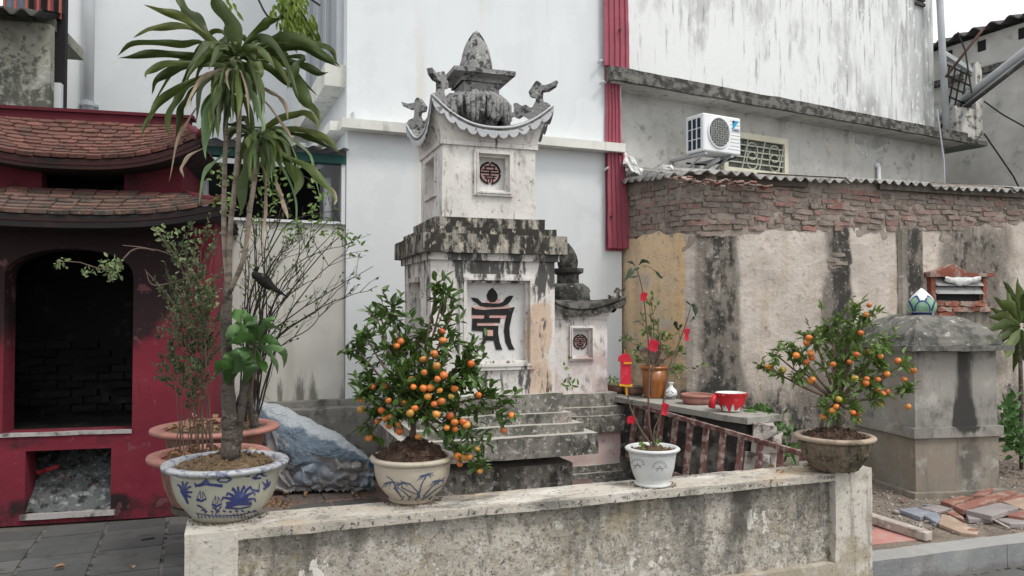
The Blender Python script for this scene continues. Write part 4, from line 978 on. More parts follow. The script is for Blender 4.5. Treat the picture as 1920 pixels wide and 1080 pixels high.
# ================================================================ TOMB (right)
TB = Fr(.5296 * 6.49, 6.49, .12, 11)
M['tomb'] = wmat('grey tomb plaster', (.28, .27, .245), [st((.10, .095, .085), 16, .58, .68, (1, 1, .4), .6), st((.12, .115, .10), 5, .56, .72, None, .6, [('b', -.5, .5, .44, .56, .03, .06), ('z', 1.0, 1.16, .08)]), st((.22, .18, .135), 2, .5, .7, None, .8, [('z', .5, .42, .2)]), st((.40, .38, .34), 1.5, .5, .7, None, .6), st((.15, .145, .13), 4, .5, .72, (1, 1, .4), .6, [('z', .3, .0, .12)]),
    st((.035, .034, .032), 9, .58, .86, STREAK, .95, [('b', .0, .17, .5, 1.3, .05, .32), ('b', -.06, .22, .5, .72, .06, .2), ('b', -.4, .4, .54, .60, .02, .10), ('b', -.4, .4, 1.0, 1.2, .1, .03)]), st((.06, .06, .055), 3, .55, .7, None, .7, [('b', .02, .2, -.1, .45, .08, .12)]),
    st((.45, .44, .4), 2.5, .56, .66, None, .6)], bump=.3)
M['tomb_roof'] = wmat('lichened tomb roof', (.15, .145, .13), [st((.06, .06, .055), 9, .45, .6, None, .85), st((.42, .41, .37), 14, .56, .66, None, .75), st((.10, .12, .05), 4, .58, .7, None, .5)], bump=.9, bscale=30)
tomb = fthing('tomb', 'square grey tomb with a domed lichened roof on the right', 'tomb', TB)
T_ = {k: lay(Fr(TB.o.x, TB.o.y, .12, 11), *v) for k, v in dict(body=(1868, 655, 925), band=(1878, 796, 815), eave=(1889, 645, 655)).items()}
w = T_['body'][0]; zE0, zE1 = TB.uz(1712, 660, -w / 2)[1], TB.uz(1712, 648, -w / 2)[1]
zb0_, zb1_ = TB.uz(1712, 822, -w / 2)[1], TB.uz(1712, 803, -w / 2)[1]
sq(tomb, 'plinth', w * 1.13, -.05, .035, M['tomb'], .08, .006)
sq(tomb, 'lower_body', w, .03, zb0_, M['tomb'], .08, .003)
sq(tomb, 'band', T_['band'][0] * 1.0, zb0_, zb1_, M['tomb'], .08, .003)
sq(tomb, 'upper_body', w * .985, zb1_ - .002, zE0, M['tomb'], .08, .003)
sq(tomb, 'eave_slab', w * 1.22, zE0 + .008, zE1, M['tomb_roof'], .05, .006)
zR = TB.uz(1717, 588, 0)[1]; b = MB()
for k in range(4):
    def P(a, c):
        pr = [(0, 1.0, 0), (.12, .98, .12), (.2, .93, .2), (.3, .93, .29), (.5, .79, .56), (.7, .60, .79), (.85, .42, .94), (1, .16, 1)]
        i_ = 0
        while i_ < len(pr) - 2 and pr[i_ + 1][0] < c: i_ += 1
        f_ = (c - pr[i_][0]) / (pr[i_ + 1][0] - pr[i_][0]); hh = w * .545 * (pr[i_][1] + (pr[i_ + 1][1] - pr[i_][1]) * f_); zc_ = pr[i_][2] + (pr[i_ + 1][2] - pr[i_][2]) * f_; x = -hh + 2 * hh * a; y = -hh
        for _ in range(k): x, y = -y, x
        return (x, y, zE1 - .003 + (zR - zE1) * zc_)
    b.grid(P, 18, 14)
b.noisy(.014, 4, .006, 15); b.build('domed_roof', M['tomb_roof'], tomb, True)
M['porc_white'] = wmat('white porcelain', (.72, .74, .72), bump=0, rough=.15, spec=.6, vary=.03)
M['porc_green'] = wmat('green glaze', (.20, .36, .24), bump=0, rough=.15, spec=.6, vary=.2, vscale=10)
M['porc_blue'] = wmat('cobalt glaze', (.012, .035, .16), bump=0, rough=.15, spec=.6, vary=.2)
zbd = zR + .01; zbt_ = TB.uz(1716, 540, 0)[1]; BHt = zbt_ - zbd
tp = lambda t: ((.095 * (sin(pi * (.30 + .70 * t)) ** .8)) * (1.06 if t < .6 else 1.06 - .5 * (t - .6)) + .002, t * BHt)
lot = fthing('lotus_ornament', 'green, white and blue porcelain lotus bud on top of the tomb', 'ornament', Fr(TB.o.x, TB.o.y, TB.o.z + zbd, 11))
b = MB(); b.lathe([tp(t / 14) for t in range(15)], 28); b.build('bud', M['porc_white'], lot, True)
b = MB(); b.lathe([(.075, -.02), (.08, -.005), (.085, .012), (.07, .014)], 24); b.build('foot', M['porc_blue'], lot, True)
def ppet(n, t1, ha, off, ph, mat, nm):
    for k in range(n):
        b = MB(); a0 = ph + 2 * pi * k / n
        def P(a, c):
            an = pi * a; rad = c
            x = cos(an) * rad; y = sin(an) * rad
            t = .04 + t1 * y if True else 0; r, z = tp(min(1, t)); ang = a0 + x * ha; rr = r + off; return (rr * cos(ang), rr * sin(ang), z)
        b.grid(P, 14, 5); b.build(nm, mat, lot, True)
ppet(5, .66, .62, .003, .95, M['porc_blue'], 'petal_edge'); ppet(5, .58, .5, .006, .95, M['porc_green'], 'petal')
ppet(5, .46, .60, .009, .95 + pi / 5, M['porc_blue'], 'petal_edge'); ppet(5, .39, .48, .012, .95 + pi / 5, M['porc_green'], 'petal')
# ================================================================ VOTIVE FURNACE (left)
A0 = Fr(-3.75, 5.66, 0, 14)
uc = (A0.u(8) + A0.u(250)) / 2; hwF = A0.u(402) - uc
AF = Fr(*A0.w(uc, 0, 0), 14)
fur = fthing('votive_furnace', 'crimson votive furnace house with two curved tiled roofs and sooty openings on the left', 'furnace', AF)
def fz(x, y, v=0.0): return AF.uz(x, y, v)
M['redwall'] = wmat('crimson limewash with soot', (.155, .016, .030), [st((.24, .06, .075), 14, .60, .70, None, .5), st((.09, .012, .02), 1.5, .5, .7, None, .6), 
    st((.20, .035, .05), 2.5, .55, .75, None, .6), st((.04, .012, .015), 5, .56, .72, None, .8, [('z', .35, .0, .16)]),
    st((.014, .010, .011), 2.6, .60, .88, None, .95, [('b', -1.2, .84, 1.60, 4, .26, .58), ('b', -.62, .66, 1.3, 2.4, .16, .30), ('b', -.40, .42, .06, .20, .05, .42), ('b', -.5, .55, .55, .66, .04, .20)]),
    st((.34, .27, .27), 34, .66, .70, None, .5), st((.05, .01, .014), 12, .60, .70, (1, 1, .3), .5), st((.26, .10, .11), 5, .60, .64, None, .35)], bump=.45, bscale=18)
M['soot'] = wmat('soot', (.012, .012, .012), [st((.045, .043, .038), 5, .56, .7, None, .7, [('z', .9, .7, .08)])], bump=.5)
aw_ = (A0.u(250) - A0.u(8)) / 2; z_sill = fz(130, 810)[1]; z_spr = fz(250, 520)[1]; z_cr = fz(128, 466)[1]
lw0 = fz(47, 900)[0]; lw1 = fz(208, 900)[0]; lz0 = fz(130, 962)[1]; lz1 = fz(130, 843)[1]
zLR = 2.36; FD = 1.3; TW = .22
# front wall with an arched and a square opening
def arch(n=14): return [(aw_ * cos(pi * i / n) if True else 0, z_spr + (z_cr - z_spr) * sin(pi * i / n) ** .9) for i in range(n + 1)]
b = MB(); ap = arch()
b.box(-hwF, -aw_, 0, TW, lz1, zLR, .15); b.box(aw_, hwF, 0, TW, lz1, zLR, .15)
b.box(-aw_, aw_, 0, TW, lz1, z_sill, .15)
b.box(-hwF, lw0, 0, TW, 0, lz1, .15); b.box(lw1, hwF, 0, TW, 0, lz1, .15); b.box(lw0, lw1, 0, TW, 0, lz0, .15)
for i in range(len(ap) - 1):
    (x1, y1), (x0, y0) = ap[i], ap[i + 1]
    b.add([(x0, 0, y0), (x1, 0, y1), (x1, 0, zLR), (x0, 0, zLR), (x0, TW, y0), (x1, TW, y1), (x1, TW, zLR), (x0, TW, zLR)], [(0, 1, 2, 3), (7, 6, 5, 4), (0, 4, 5, 1)])
fw = b.build('wall', M['redwall'], fur)
b = MB(); b.box(-hwF, -hwF + TW, TW, FD, 0, zLR, .3); b.box(hwF - TW, hwF, TW, FD, 0, zLR, .3); b.box(-hwF, hwF, FD - .02, FD + .15, 0, zLR, .3); b.build('wall', M['redwall'], fur)
b = MB(); b.box(-hwF + TW + .001, hwF - TW - .001, TW + .001, FD - .03, lz1 + .05, z_sill - .03); b.build('furnace_floor', M['soot'], fur)
b = MB(); b.box(-hwF + TW, hwF - TW, FD - .06, FD - .021, 0, zLR - .05); b.box(-hwF + TW, hwF - TW, TW, FD, zLR - .12, zLR - .02); b.box(-hwF + TW, -hwF + TW + .02, TW, FD, 0, zLR - .1); b.box(hwF - TW - .02, hwF - TW, TW, FD, 0, zLR - .1); b.build('inner_lining', M['soot'], fur)
M['sootbrick'] = wmat('sooty brick', None, [st((.05, .048, .043), 5, .58, .7, None, .6)], rnd=[(.012, .012, .011), (.02, .019, .018), (.008, .008, .008)], bump=.8)
sb_ = MB(); sb_.box(-.1, .1, -.03, .03, -.03, .03, .05); sb_.noisy(.006, 11); sbm = sb_.mesh('brick'); sbm.materials.append(M['sootbrick'])
for r in range(9):
    for c in range(9):
        if random.random() < .25: continue
        o = bpy.data.objects.new('brick', sbm); COL.objects.link(o); o.parent = fur
        o.location = (-.85 + c * .214 + (.1 if r % 2 else 0), FD - .085 + random.uniform(-.02, .012), z_sill + .03 + r * .07 + random.uniform(-.006, .006)); o.rotation_euler = (0, random.uniform(-.05, .05), random.uniform(-.06, .06))
M['cement_edge'] = wmat('pale cement edge', (.36, .34, .33), [st((.1, .09, .08), 9, .5, .66)], bump=.4)
b = MB(); b.box(-aw_ - .03, aw_ + .0, -.012, .03, z_sill - .022, z_sill + .004, .08); b.noisy(.004, 8); b.build('sill', M['cement_edge'], fur)
b = MB(); b.box(lw0 - .03, lw1 + .03, -.02, .04, lz0 - .03, lz0 + .008, .08); b.noisy(.004, 8); b.build('sill', M['cement_edge'], fur)
# ash heap
M['ash'] = wmat('grey ash', (.14, .15, .15), [st((.36, .38, .38), 16, .52, .62, None, .9), st((.025, .025, .025), 11, .50, .62, None, .9), st((.35, .035, .03), 6, .66, .7, None, .8), st((.35, .2, .04), 5, .66, .72, None, .7)], bump=1, bscale=50, bdist=.03)
b = MB()
def ashP(a, c):
    x = lw0 - .1 + a * (lw1 - lw0 + .2); y = .02 + c * .95; z = lz0 + .005 + (lz1 - lz0 + .05) * min(1, c * 1.15) ** .8
    p = (x, y, z); return (x, y, z + .035 * nz(p, 6) + .03 * nz(p, 16, 2) + .015 * nz(p, 40, 3) * (c > .04))
b.grid(ashP, 70, 60); ash = stuff(b.build('ash_heap', M['ash'])); ash.location = AF.o; ash.rotation_euler = (0, 0, AF.R); tag(ash, 'grey paper ash heaped inside the lower opening of the crimson furnace', 'ash')
M['redpaper'] = wmat('red paper', (.40, .03, .04), [st((.2, .02, .02), 9, .5, .7)], bump=.2, rough=.6)
for k, (x, y, c_) in enumerate(((88, 868, 0), (110, 890, 1), (125, 872, 0))):
    u_, z_ = fz(x, y, .5); b = MB(); b.grid(lambda a, c: (a * .16, .01 * sin(a * 9), .03 * c + .02 * nz((a * 4, c, k), 2)), 8, 2); b.grid(lambda a, c: (a * .16, .003 + .01 * sin(a * 9), .03 * c + .02 * nz((a * 4, c, k), 2)), 8, 2, True)
    o = b.build('paper_scrap', M['redpaper']); o.location = AF.w(u_, .28, z_ - .05); o.rotation_euler = (0, .4 * k - .3, AF.R); tag(o, ['topmost red paper strip lying in the furnace ash', 'lowest red paper strip lying in the furnace ash', 'red paper strip at the right among the furnace ash'][k], 'paper')
# roofs
M['rtile'] = wmat('terracotta roof tile', None, [st((.045, .03, .025), 12, .48, .62, None, .7), st((.42, .2, .14), 18, .62, .72, None, .5)], rnd=[(.135, .058, .044), (.09, .042, .035), (.165, .072, .054), (.12, .055, .045)], bump=.4, rough=.8)
M['rtile_dirty'] = wmat('mossy roof tile', None, [st((.05, .05, .045), 7, .47, .6, None, .9), st((.32, .28, .22), 22, .62, .7, None, .7), st((.08, .09, .05), 9, .6, .7, None, .6)], rnd=[(.16, .085, .065), (.12, .085, .07), (.20, .10, .075), (.10, .085, .075)], bump=.7)
M['redtrim'] = wmat('dark crimson trim', (.085, .012, .02), [st((.04, .012, .014), 4, .5, .7, None, .7), st((.25, .06, .07), 16, .62, .72, None, .5)], bump=.2)
def tile_mesh(nm, tw, tl, th, mat):
    pts = [(-tw / 2, tl), (-tw / 2, tl * .12), (-tw * .32, 0.0), (0, -tl * .04), (tw * .32, 0.0), (tw / 2, tl * .12), (tw / 2, tl)]
    b = MB(); b.zprism(pts, 0, th); me = b.mesh(nm); me.materials.append(mat); return me
def sooff(p): return p
M['eave_dark'] = wmat('sooty eave board', (.035, .014, .014), [st((.012, .011, .011), 3, .48, .66)], bump=.2)
M['eave_black'] = wmat('soot black eave board', (.016, .014, .014), [st((.04, .02, .02), 3, .55, .7)], bump=.2)
def kroof(tag_, he, hr, ve, vr, ze, zr, lift, rows, cols, mat, vback, fascia, sag=.25):
    def S_(s, t, e=0.0):
        """s -1..1 across, t 0 eave .. 1 ridge"""
        k = abs(s) ** 2.6; tt = t
        hw = he + (hr - he) * tt; z0_ = ze + lift * k; z = z0_ + (zr - z0_) * (tt * (1 - sag) + sag * tt * tt)
        return Vector((hw * s, ve + (vr - ve) * tt - .06 * k * (1 - tt), z + e))
    b = MB(); b.grid(lambda a, c: S_(a * 2 - 1, c, -.03), 30, 8)
    for sg in (-1, 1):      # hip ends and the back slope
        b.grid(lambda a, c: (lambda p, q: Vector((p.x, p.y + (q - p.y) * a, p.z)))(S_(sg, c, -.03), (2 * vback - S_(sg, c).y)), 6, 8, sg < 0)
    b.grid(lambda a, c: (lambda p: Vector((p.x, 2 * vback - p.y, p.z)))(S_(a * 2 - 1, c, -.03)), 30, 8, True)
    b.build('roof_deck', M['redtrim'], fur)
    # fascia under the tiles, following the curve
    b = MB(); 
    def fp(a, c, d): p = S_(a * 2 - 1, 0, .012); return Vector((p.x, p.y + .006 + d, p.z - (fascia + .03) * (1 - c)))
    b.grid(lambda a, c: fp(a, c, 0), 30, 1); b.grid(lambda a, c: fp(a, c, .05), 30, 1, True)
    b.grid(lambda a, c: fp(a, 0, .05 * (1 - c)), 30, 1)
    for sg in (0, 1): b.grid(lambda a, c: (lambda p: Vector((p.x * .985, p.y + a * (2 * vback - 2 * p.y), p.z)))(fp(sg, c, 0)), 4, 1, sg == 0)
    b.build('eave_board', M['eave_black'] if tag_ == 'lower' else M['eave_dark'], fur)
    b = MB(); b.grid(lambda a, c: (lambda p: Vector((p.x, p.y + .04 + c * (2 * vback - 2 * p.y - .08), p.z - fascia + .002)))(S_(a * 2 - 1, 0, -.02)), 30, 1, True); b.build('soffit', M['eave_black'], fur)
    tw = 2 * he / cols; sl = (S_(0, 0) - S_(0, 1)).length; tl = sl / rows
    mes = [tile_mesh('roof_tile', tw * .97, tl * 1.45, .028, mat)]
    for r in range(rows):
        t = r / rows; hw = he + (hr - he) * t; n = max(2, int(2 * hw / tw))
        for c in range(n + (r % 2)):
            s_ = -1 + 2 * (c + (.5 if r % 2 == 0 else 0)) / n
            if abs(s_) > .99: s_ *= .975
            p = S_(s_, t, .012 + random.uniform(-.003, .004)); ds = (S_(min(1, s_ + .05), t) - S_(max(-1, s_ - .05), t)).normalized(); dt = (S_(s_, min(1, t + .1)) - S_(s_, t)).normalized()
            nn = ds.cross(dt).normalized(); dt = nn.cross(ds)
            mt = Matrix((ds, dt, nn)).transposed().to_4x4(); mt.translation = p + nn * .006
            mt = mt @ Matrix.Rotation(-.16 + random.uniform(-.02, .02), 4, 'X') @ Matrix.Rotation(random.uniform(-.03, .03), 4, 'Z')
            o = bpy.data.objects.new('roof_tile', mes[0]); COL.objects.link(o); o.parent = fur; o.matrix_local = mt
    # ridge
    b = MB(); pts = [S_(i / 10 - 1, 1, .0) for i in range(21)]
    return S_
ve1 = -.30; _, zeL = fz(225, 409, ve1); zrL = fz(170, 364, .06)[1]; heL = AF.u(412, ve1 + .05); 
zt1 = fz(410, 386, ve1)[1]
R1 = kroof('lower', heL, AF.u(338, .1) + .03, ve1, .10, zeL, zrL, zt1 - zeL, 6, 15, M['rtile_dirty'], FD / 2, .06)
b = MB(); b.box(-AF.u(338, .1) - .05, AF.u(338, .1) + .05, .06, .16, zrL - .03, zrL + .025); b.build('ridge_trim', M['redtrim'], fur)
for sg in (-1, 1):
    b = MB(); b.tube([R1(sg, t, .03) for t in (1, .75, .5, .25, 0)] + [R1(sg, 0, .05) + Vector((sg * .05, -.02, .03))], [.03, .03, .03, .03, .03, .02], 8); b.build('hip_ridge', M['redtrim'], fur, True)
# upper storey
vU = .16; huU = AF.u(341, vU); zuT = fz(200, 296, vU)[1] + .1
o0, o1 = AF.u(75, vU), AF.u(230, vU); ozt = fz(150, 300, vU)[1]
b = MB(); b.box(-huU, o0, vU, vU + .12, zrL - .1, zuT, .15); b.box(o1, huU, vU, vU + .12, zrL - .1, zuT, .15); b.box(o0, o1, vU, vU + .12, ozt, zuT)
b.box(-huU, -huU + .12, vU + .12, FD - .2, zrL - .1, zuT, .2); b.box(huU - .12, huU, vU + .12, FD - .2, zrL - .1, zuT, .2); b.box(-huU, huU, FD - .2, FD - .1, zrL - .1, zuT, .3); 
M['redwall2'] = wmat('crimson wall of the upper storey', (.105, .014, .022), [st((.02, .01, .012), 3, .55, .75, None, .8, [('b', -.7, .6, 2, 3, .15, .12)])], bump=.2)
b.build('upper_wall', M['redwall2'], fur)
b = MB(); b.box(-huU + .14, huU - .14, vU + .5, vU + .52, zrL - .1, zuT); b.build('inner_lining', M['soot'], fur)
ve2 = -.10; _, zeU = fz(215, 304, ve2); hrU = AF.u(350, .45); zrU = fz(200, 236, .42)[1]; heU = AF.u(376, ve2 + .05); zt2_ = fz(374, 262, ve2)[1]
R2 = kroof('upper', heU, hrU, ve2, .42, zeU, zrU, zt2_ - zeU, 10, 16, M['rtile'], .5, .045)
zT2 = fz(180, 214, .42)[1]
b = MB(); b.box(-hrU - .02, hrU + .02, .40, .52, zrU - .03, zT2, .3); b.box(-hrU - .05, hrU + .05, .38, .54, zT2, zT2 + .025, .3); b.build('ridge_beam', M['redtrim'], fur)
for sg in (-1, 1):
    b = MB(); b.tube([R2(sg, t, .03) for t in (1, .75, .5, .25, 0)] + [R2(sg, 0, .06) + Vector((sg * .04, -.02, .02))], [.03, .03, .03, .03, .03, .02], 8); b.build('hip_ridge', M['redtrim'], fur, True)

# ================================================================ LOW FRONT WALL
WL = Fr(-1.29, 3.07, 0, 20.3); LWL = 3.49; TH = .25
M['lowwall'] = wmat('weathered rendered wall', (.44, .405, .35), [
    st((.27, .24, .19), 2.2, .44, .62, None, .75), st((.56, .54, .50), 14, .53, .60, None, .8, [('z', .2, .7, -.05)]),
    st((.14, .13, .11), 32, .54, .62, None, .65, [('u', .0, 3.2, .05)]), st((.60, .58, .54), 55, .57, .63, None, .7), st((.05, .048, .04), 70, .57, .63, None, .75), st((.045, .045, .04), 5, .56, .74, USTREAK if False else (1, 1, .28), .6, [('u', 1.2, 3.0, .09), ('z', .35, .62, .10), ('u', 3.2, 3.26, -.2)]),
    st((.62, .60, .56), 2.6, .66, .69, None, .9), st((.64, .62, .58), 9, .66, .68, (1, 1, .6), .9, [('b', WL.u(1405), WL.u(1450), .35, .55, .03, .20), ('b', WL.u(560), WL.u(640), .40, .52, .04, .12)]), st((.30, .25, .15), 5, .56, .70, None, .6, [('b', WL.u(1080), WL.u(1230), .42, .68, .05, .10)]), st((.07, .065, .055), 7, .60, .74, (1, 1, .2), .8, [('b', WL.u(1180), WL.u(1240), .40, .70, .05, .14), ('b', WL.u(1350), WL.u(1420), .40, .70, .05, .10), ('b', WL.u(1530), WL.u(1566), .2, .70, .04, .16)]), st((.03, .03, .028), 45, .66, .72, None, .8)], bump=.8, bscale=40, bdist=.012, vary=.15)
M['lowcop'] = wmat('worn coping', (.44, .405, .35), [
    st((.62, .60, .56), 7, .50, .64, (.4, 1, 1), .7), st((.45, .33, .20), 3, .54, .66, (.5, 1, 1), .7), st((.11, .11, .10), 7, .50, .66, (.5, 1, 1), .8, [('z', .698, .69, .06)]), st((.03, .03, .03), 45, .58, .64, None, .85, [('z', .70, .68, .03)]), st((.66, .64, .6), 38, .60, .66, None, .7)], bump=.6, bscale=45)
M['pillar'] = wmat('whitish streaked pillar', (.50, .47, .42), [st((.20, .18, .15), 16, .52, .66, (1, 1, .10), .7), st((.30, .25, .17), 7, .5, .66, None, .7, [('z', .5, .2, .10), ('z', .35, .1, .06)]), st((.06, .055, .05), 28, .58, .68, None, .8), st((.62, .62, .60), 9, .60, .68, STREAK, .7)], bump=.6, bscale=40)
low = fthing('low_wall', 'low weathered parapet wall in front, carrying four potted plants', 'wall', WL)
pl_u = WL.uz(446, 1040, 0)[0]; pr_u = WL.uz(1567, 980, 0)[0]; LW_R = WL.u(1631); czb = WL.uz(900, 968, 0)[1]; lz_ = WL.uz(1500, 1066, 0)[1]
RC = .045
b = MB(); b.box(pl_u - .02, pr_u + .02, RC, TH, 0, .66, .05); b.noisy(.003, 4, .002, 20); b.build('panel', M['lowwall'], low)
b = MB(); b.box(pl_u - .001, pr_u + .001, 0, TH, czb, .7, .035); b.noisy(.0035, 4, .0028, 22); b.build('coping', M['lowcop'], low)
b = MB(); b.box(0, pl_u, 0, TH, 0, .7, .035); b.noisy(.0035, 4, .0025, 22); b.build('pillar', M['pillar'], low)
b = MB(); b.box(pr_u, LW_R, 0, TH + .03, 0, .715, .035); b.noisy(.0035, 4, .0025, 22); b.build('pillar', M['pillar'], low)
b = MB(); b.box(pl_u, pr_u, .0, RC + .01, 0, lz_, .05); b.noisy(.003, 4, .002, 20); b.build('plinth', M['pillar'], low)

# ================================================================ RIGHT YARD, KERB, RUBBLE
M['yard'] = wmat('dusty yard soil', (.26, .215, .175), [st((.12, .10, .085), 3, .48, .65, None, .7), st((.40, .36, .32), 25, .6, .7, None, .6), st((.06, .055, .05), 30, .62, .7, None, .8)], bump=1, bscale=60, bdist=.03)
kp = at(1634, 1036, 4.5); KR = Fr(kp.x, 4.47, 0, 18.5)
b = MB(); pc = [KR.w(0, .1, 0), KR.w(9, .1, 0), KR.w(9, 8, 0), Vector((1.25, 9.6, 0)), Vector((1.2, 8.3, 0)), Vector((1.98, 6.1, 0)), Vector((2.0, 4.62, 0))]
b.zprism([(p.x, p.y) for p in pc], -.3, .115); yard = struct(b.build('yard', M['yard']))
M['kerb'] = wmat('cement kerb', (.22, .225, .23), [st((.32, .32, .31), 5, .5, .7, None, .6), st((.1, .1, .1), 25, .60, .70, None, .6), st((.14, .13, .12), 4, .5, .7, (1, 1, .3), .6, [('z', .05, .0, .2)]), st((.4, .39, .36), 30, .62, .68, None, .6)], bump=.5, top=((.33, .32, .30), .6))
kb = struct(thing('kerb', '', 'x', KR.o, KR.R)); del kb['label'], kb['category']
for k, (x0, x1) in enumerate(((-.06, 1.02), (1.027, 2.1), (2.107, 3.2), (3.207, 4.3), (4.307, 9))):
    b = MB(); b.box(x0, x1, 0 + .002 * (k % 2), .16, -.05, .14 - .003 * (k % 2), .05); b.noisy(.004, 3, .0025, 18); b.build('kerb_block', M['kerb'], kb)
M['pinkfloor'] = wmat('pink cement floor', (.42, .20, .17), [st((.34, .3, .27), 5, .52, .7, None, .8)], bump=.3)
b = MB(); q = [at(1632, 975, 4.9), at(1632, 1030, 4.6), at(1712, 1018, 4.8), at(1745, 1008, 4.95), at(1690, 985, 5.1)]
q = [onz(x, y, .12) for x, y in ((1625, 972), (1625, 1022), (1735, 1010), (1700, 990))]
b.zprism([(p.x, p.y) for p in q], .112, .119); struct(b.build('path', M['pinkfloor']))
b = MB(); random.seed(5)
for k in range(2600):
    x = random.uniform(1500, 2000); y = random.uniform(860, 995) if random.random() < .8 else random.uniform(840, 900)
    p = onz(x, y, .118); 
    if KR.loc(p).y < .18 or KR.loc(p).x < -.2: continue
    if abs(TB.loc(p).x) < .42 and abs(TB.loc(p).y) < .42: continue
    r = random.uniform(.006, .02) * random.choice((.6, 1, 1)); m3 = Matrix.Rotation(random.uniform(0, 6), 3, 'Z') @ Matrix.Rotation(random.uniform(-.6, .6), 3, 'X')
    vs = [m3 @ Vector(v) * r for v in ((1, 0, .1), (-.3, .9, 0), (-.8, -.6, .1), (.1, .1, .8), (.2, 0, -.5))]
    b.add([p + v for v in vs], [(0, 1, 3), (1, 2, 3), (2, 0, 3), (1, 0, 4), (2, 1, 4), (0, 2, 4)])
M['stones'] = wmat('loose stones', (.24, .21, .18), [st((.42, .39, .36), 7, .5, .6), st((.08, .07, .065), 9, .55, .62)], bump=.3, vary=.4, vscale=30)
tag(stuff(b.build('gravel', M['stones'])), 'loose gravel and crumbs of mortar around the grey tomb', 'gravel')
M['timber'] = wmat('mortar crusted bar', (.40, .35, .31), [st((.22, .18, .15), 10, .5, .65, (.3, 1, 1), .8), st((.6, .57, .54), 20, .58, .66)], bump=.8)
p, q = onz(1622, 968, .16), onz(1742, 1006, .15)
b = MB([0, 0, 0]); b.obox(p, q, .07, .06); tag(b.build('mortar_bar', M['timber'], None, False, .006), 'pale mortar crusted bar lying beside the right end of the low wall', 'bar')
M['bluetile'] = wmat('blue grey broken paver', (.22, .235, .27), [st((.34, .35, .37), 5, .5, .7), st((.1, .1, .1), 20, .62, .7)], bump=.4)
M['tan'] = wmat('tan slab', (.33, .24, .18), [st((.42, .36, .3), 6, .5, .7)], bump=.4)
M['greyslab'] = wmat('grey broken slab', (.27, .245, .24), [st((.36, .28, .24), 4, .52, .7), st((.12, .11, .1), 18, .6, .7)], bump=.5)
M['redroof'] = wmat('dusty terracotta', (.25, .11, .085), [st((.33, .26, .21), 6, .44, .60, None, .85), st((.1, .06, .05), 16, .62, .7)], bump=.5)
def slab(name, pix, z0, th, mat, label, cat='slab', tilt=0):
    pts = [onz(1560 + x / 4.5, 840 + y / 4.5, z0 + th) for x, y in pix]; c = sum(pts, Vector()) / len(pts); c.z = z0
    b = MB(); n = len(pts); loc = [p - c for p in pts]
    b.zprism([(p.x, p.y) for p in loc], 0, th)
    b.noisy(.004, 12)
    o = b.build(name, mat, None, False, .003); o.location = c; o.rotation_euler = (tilt, tilt * .6, 0); return tag(o, label, cat)
Z = .118
slab('paver_piece', [(560, 515), (700, 500), (870, 545), (740, 580)], Z, .03, M['bluetile'], 'pale blue grey paver fragment, the leftmost of the rubble before the tomb')
slab('paver_piece', [(760, 560), (880, 545), (940, 590), (885, 628)], Z, .03, M['bluetile'], 'small blue grey paver fragment touching the leftmost one', tilt=.03)
slab('cement_slab', [(895, 640), (920, 570), (1000, 580), (1235, 690), (1225, 718), (1080, 705)], Z, .025, M['tan'], 'tan slab with a dark gap under its front edge', tilt=.04)
slab('tile_piece', [(965, 545), (1020, 520), (1110, 580), (1115, 605)], Z, .03, M['redroof'], 'small pink tile fragment between the tan slab and grey slabs')
slab('cement_slab', [(1115, 520), (1150, 600), (1360, 600), (1340, 575)], Z, .03, M['greyslab'], 'grey slab half under the larger grey slab in the rubble')
slab('cement_slab', [(1130, 520), (1420, 455), (1580, 500), (1350, 578)], Z + .03, .035, M['greyslab'], 'largest grey slab lying on top of the rubble', tilt=-.03)
slab('cement_slab', [(1360, 590), (1620, 585), (1700, 640), (1500, 640)], Z, .03, M['greyslab'], 'grey slab at the right edge nearest the kerb')
slab('paver_piece', [(740, 500), (900, 480), (1020, 510), (880, 540)], Z, .02, M['greyslab'], 'thin dusty slab behind the blue grey fragments')
slab('terracotta_slab', [(915, 445), (1100, 400), (1180, 420), (1020, 480)], Z, .035, M['redroof'], 'dusty terracotta tile nearest the tomb corner')
slab('terracotta_slab', [(1020, 485), (1380, 380), (1480, 360), (1560, 375), (1110, 520)], Z + .02, .04, M['redroof'], 'long terracotta slab with ridged edges in the middle of the rubble', tilt=.03)
slab('terracotta_slab', [(1180, 400), (1270, 350), (1380, 335), (1300, 400)], Z, .04, M['redroof'], 'terracotta piece against the tomb plinth')
slab('terracotta_slab', [(1340, 450), (1600, 380), (1750, 400), (1500, 455)], Z, .04, M['redroof'], 'terracotta slab at the right behind the largest grey slab')
slab('cement_slab', [(1440, 450), (1600, 415), (1760, 470), (1620, 520)], Z + .03, .03, M['tan'], 'tan slab at the right edge on top of the terracotta')
slab('terracotta_slab', [(1480, 565), (1600, 520), (1780, 540), (1640, 590)], Z, .05, M['redroof'], 'broken terracotta block at the right edge of the photo')
b = MB([0, 0, 0]); b.obox(onz(1864, 975, .15), onz(1892, 990, .13), .015, .01); tag(b.build('splinter', M['timber']), 'short wooden splinter beside the right edge rubble', 'stick')

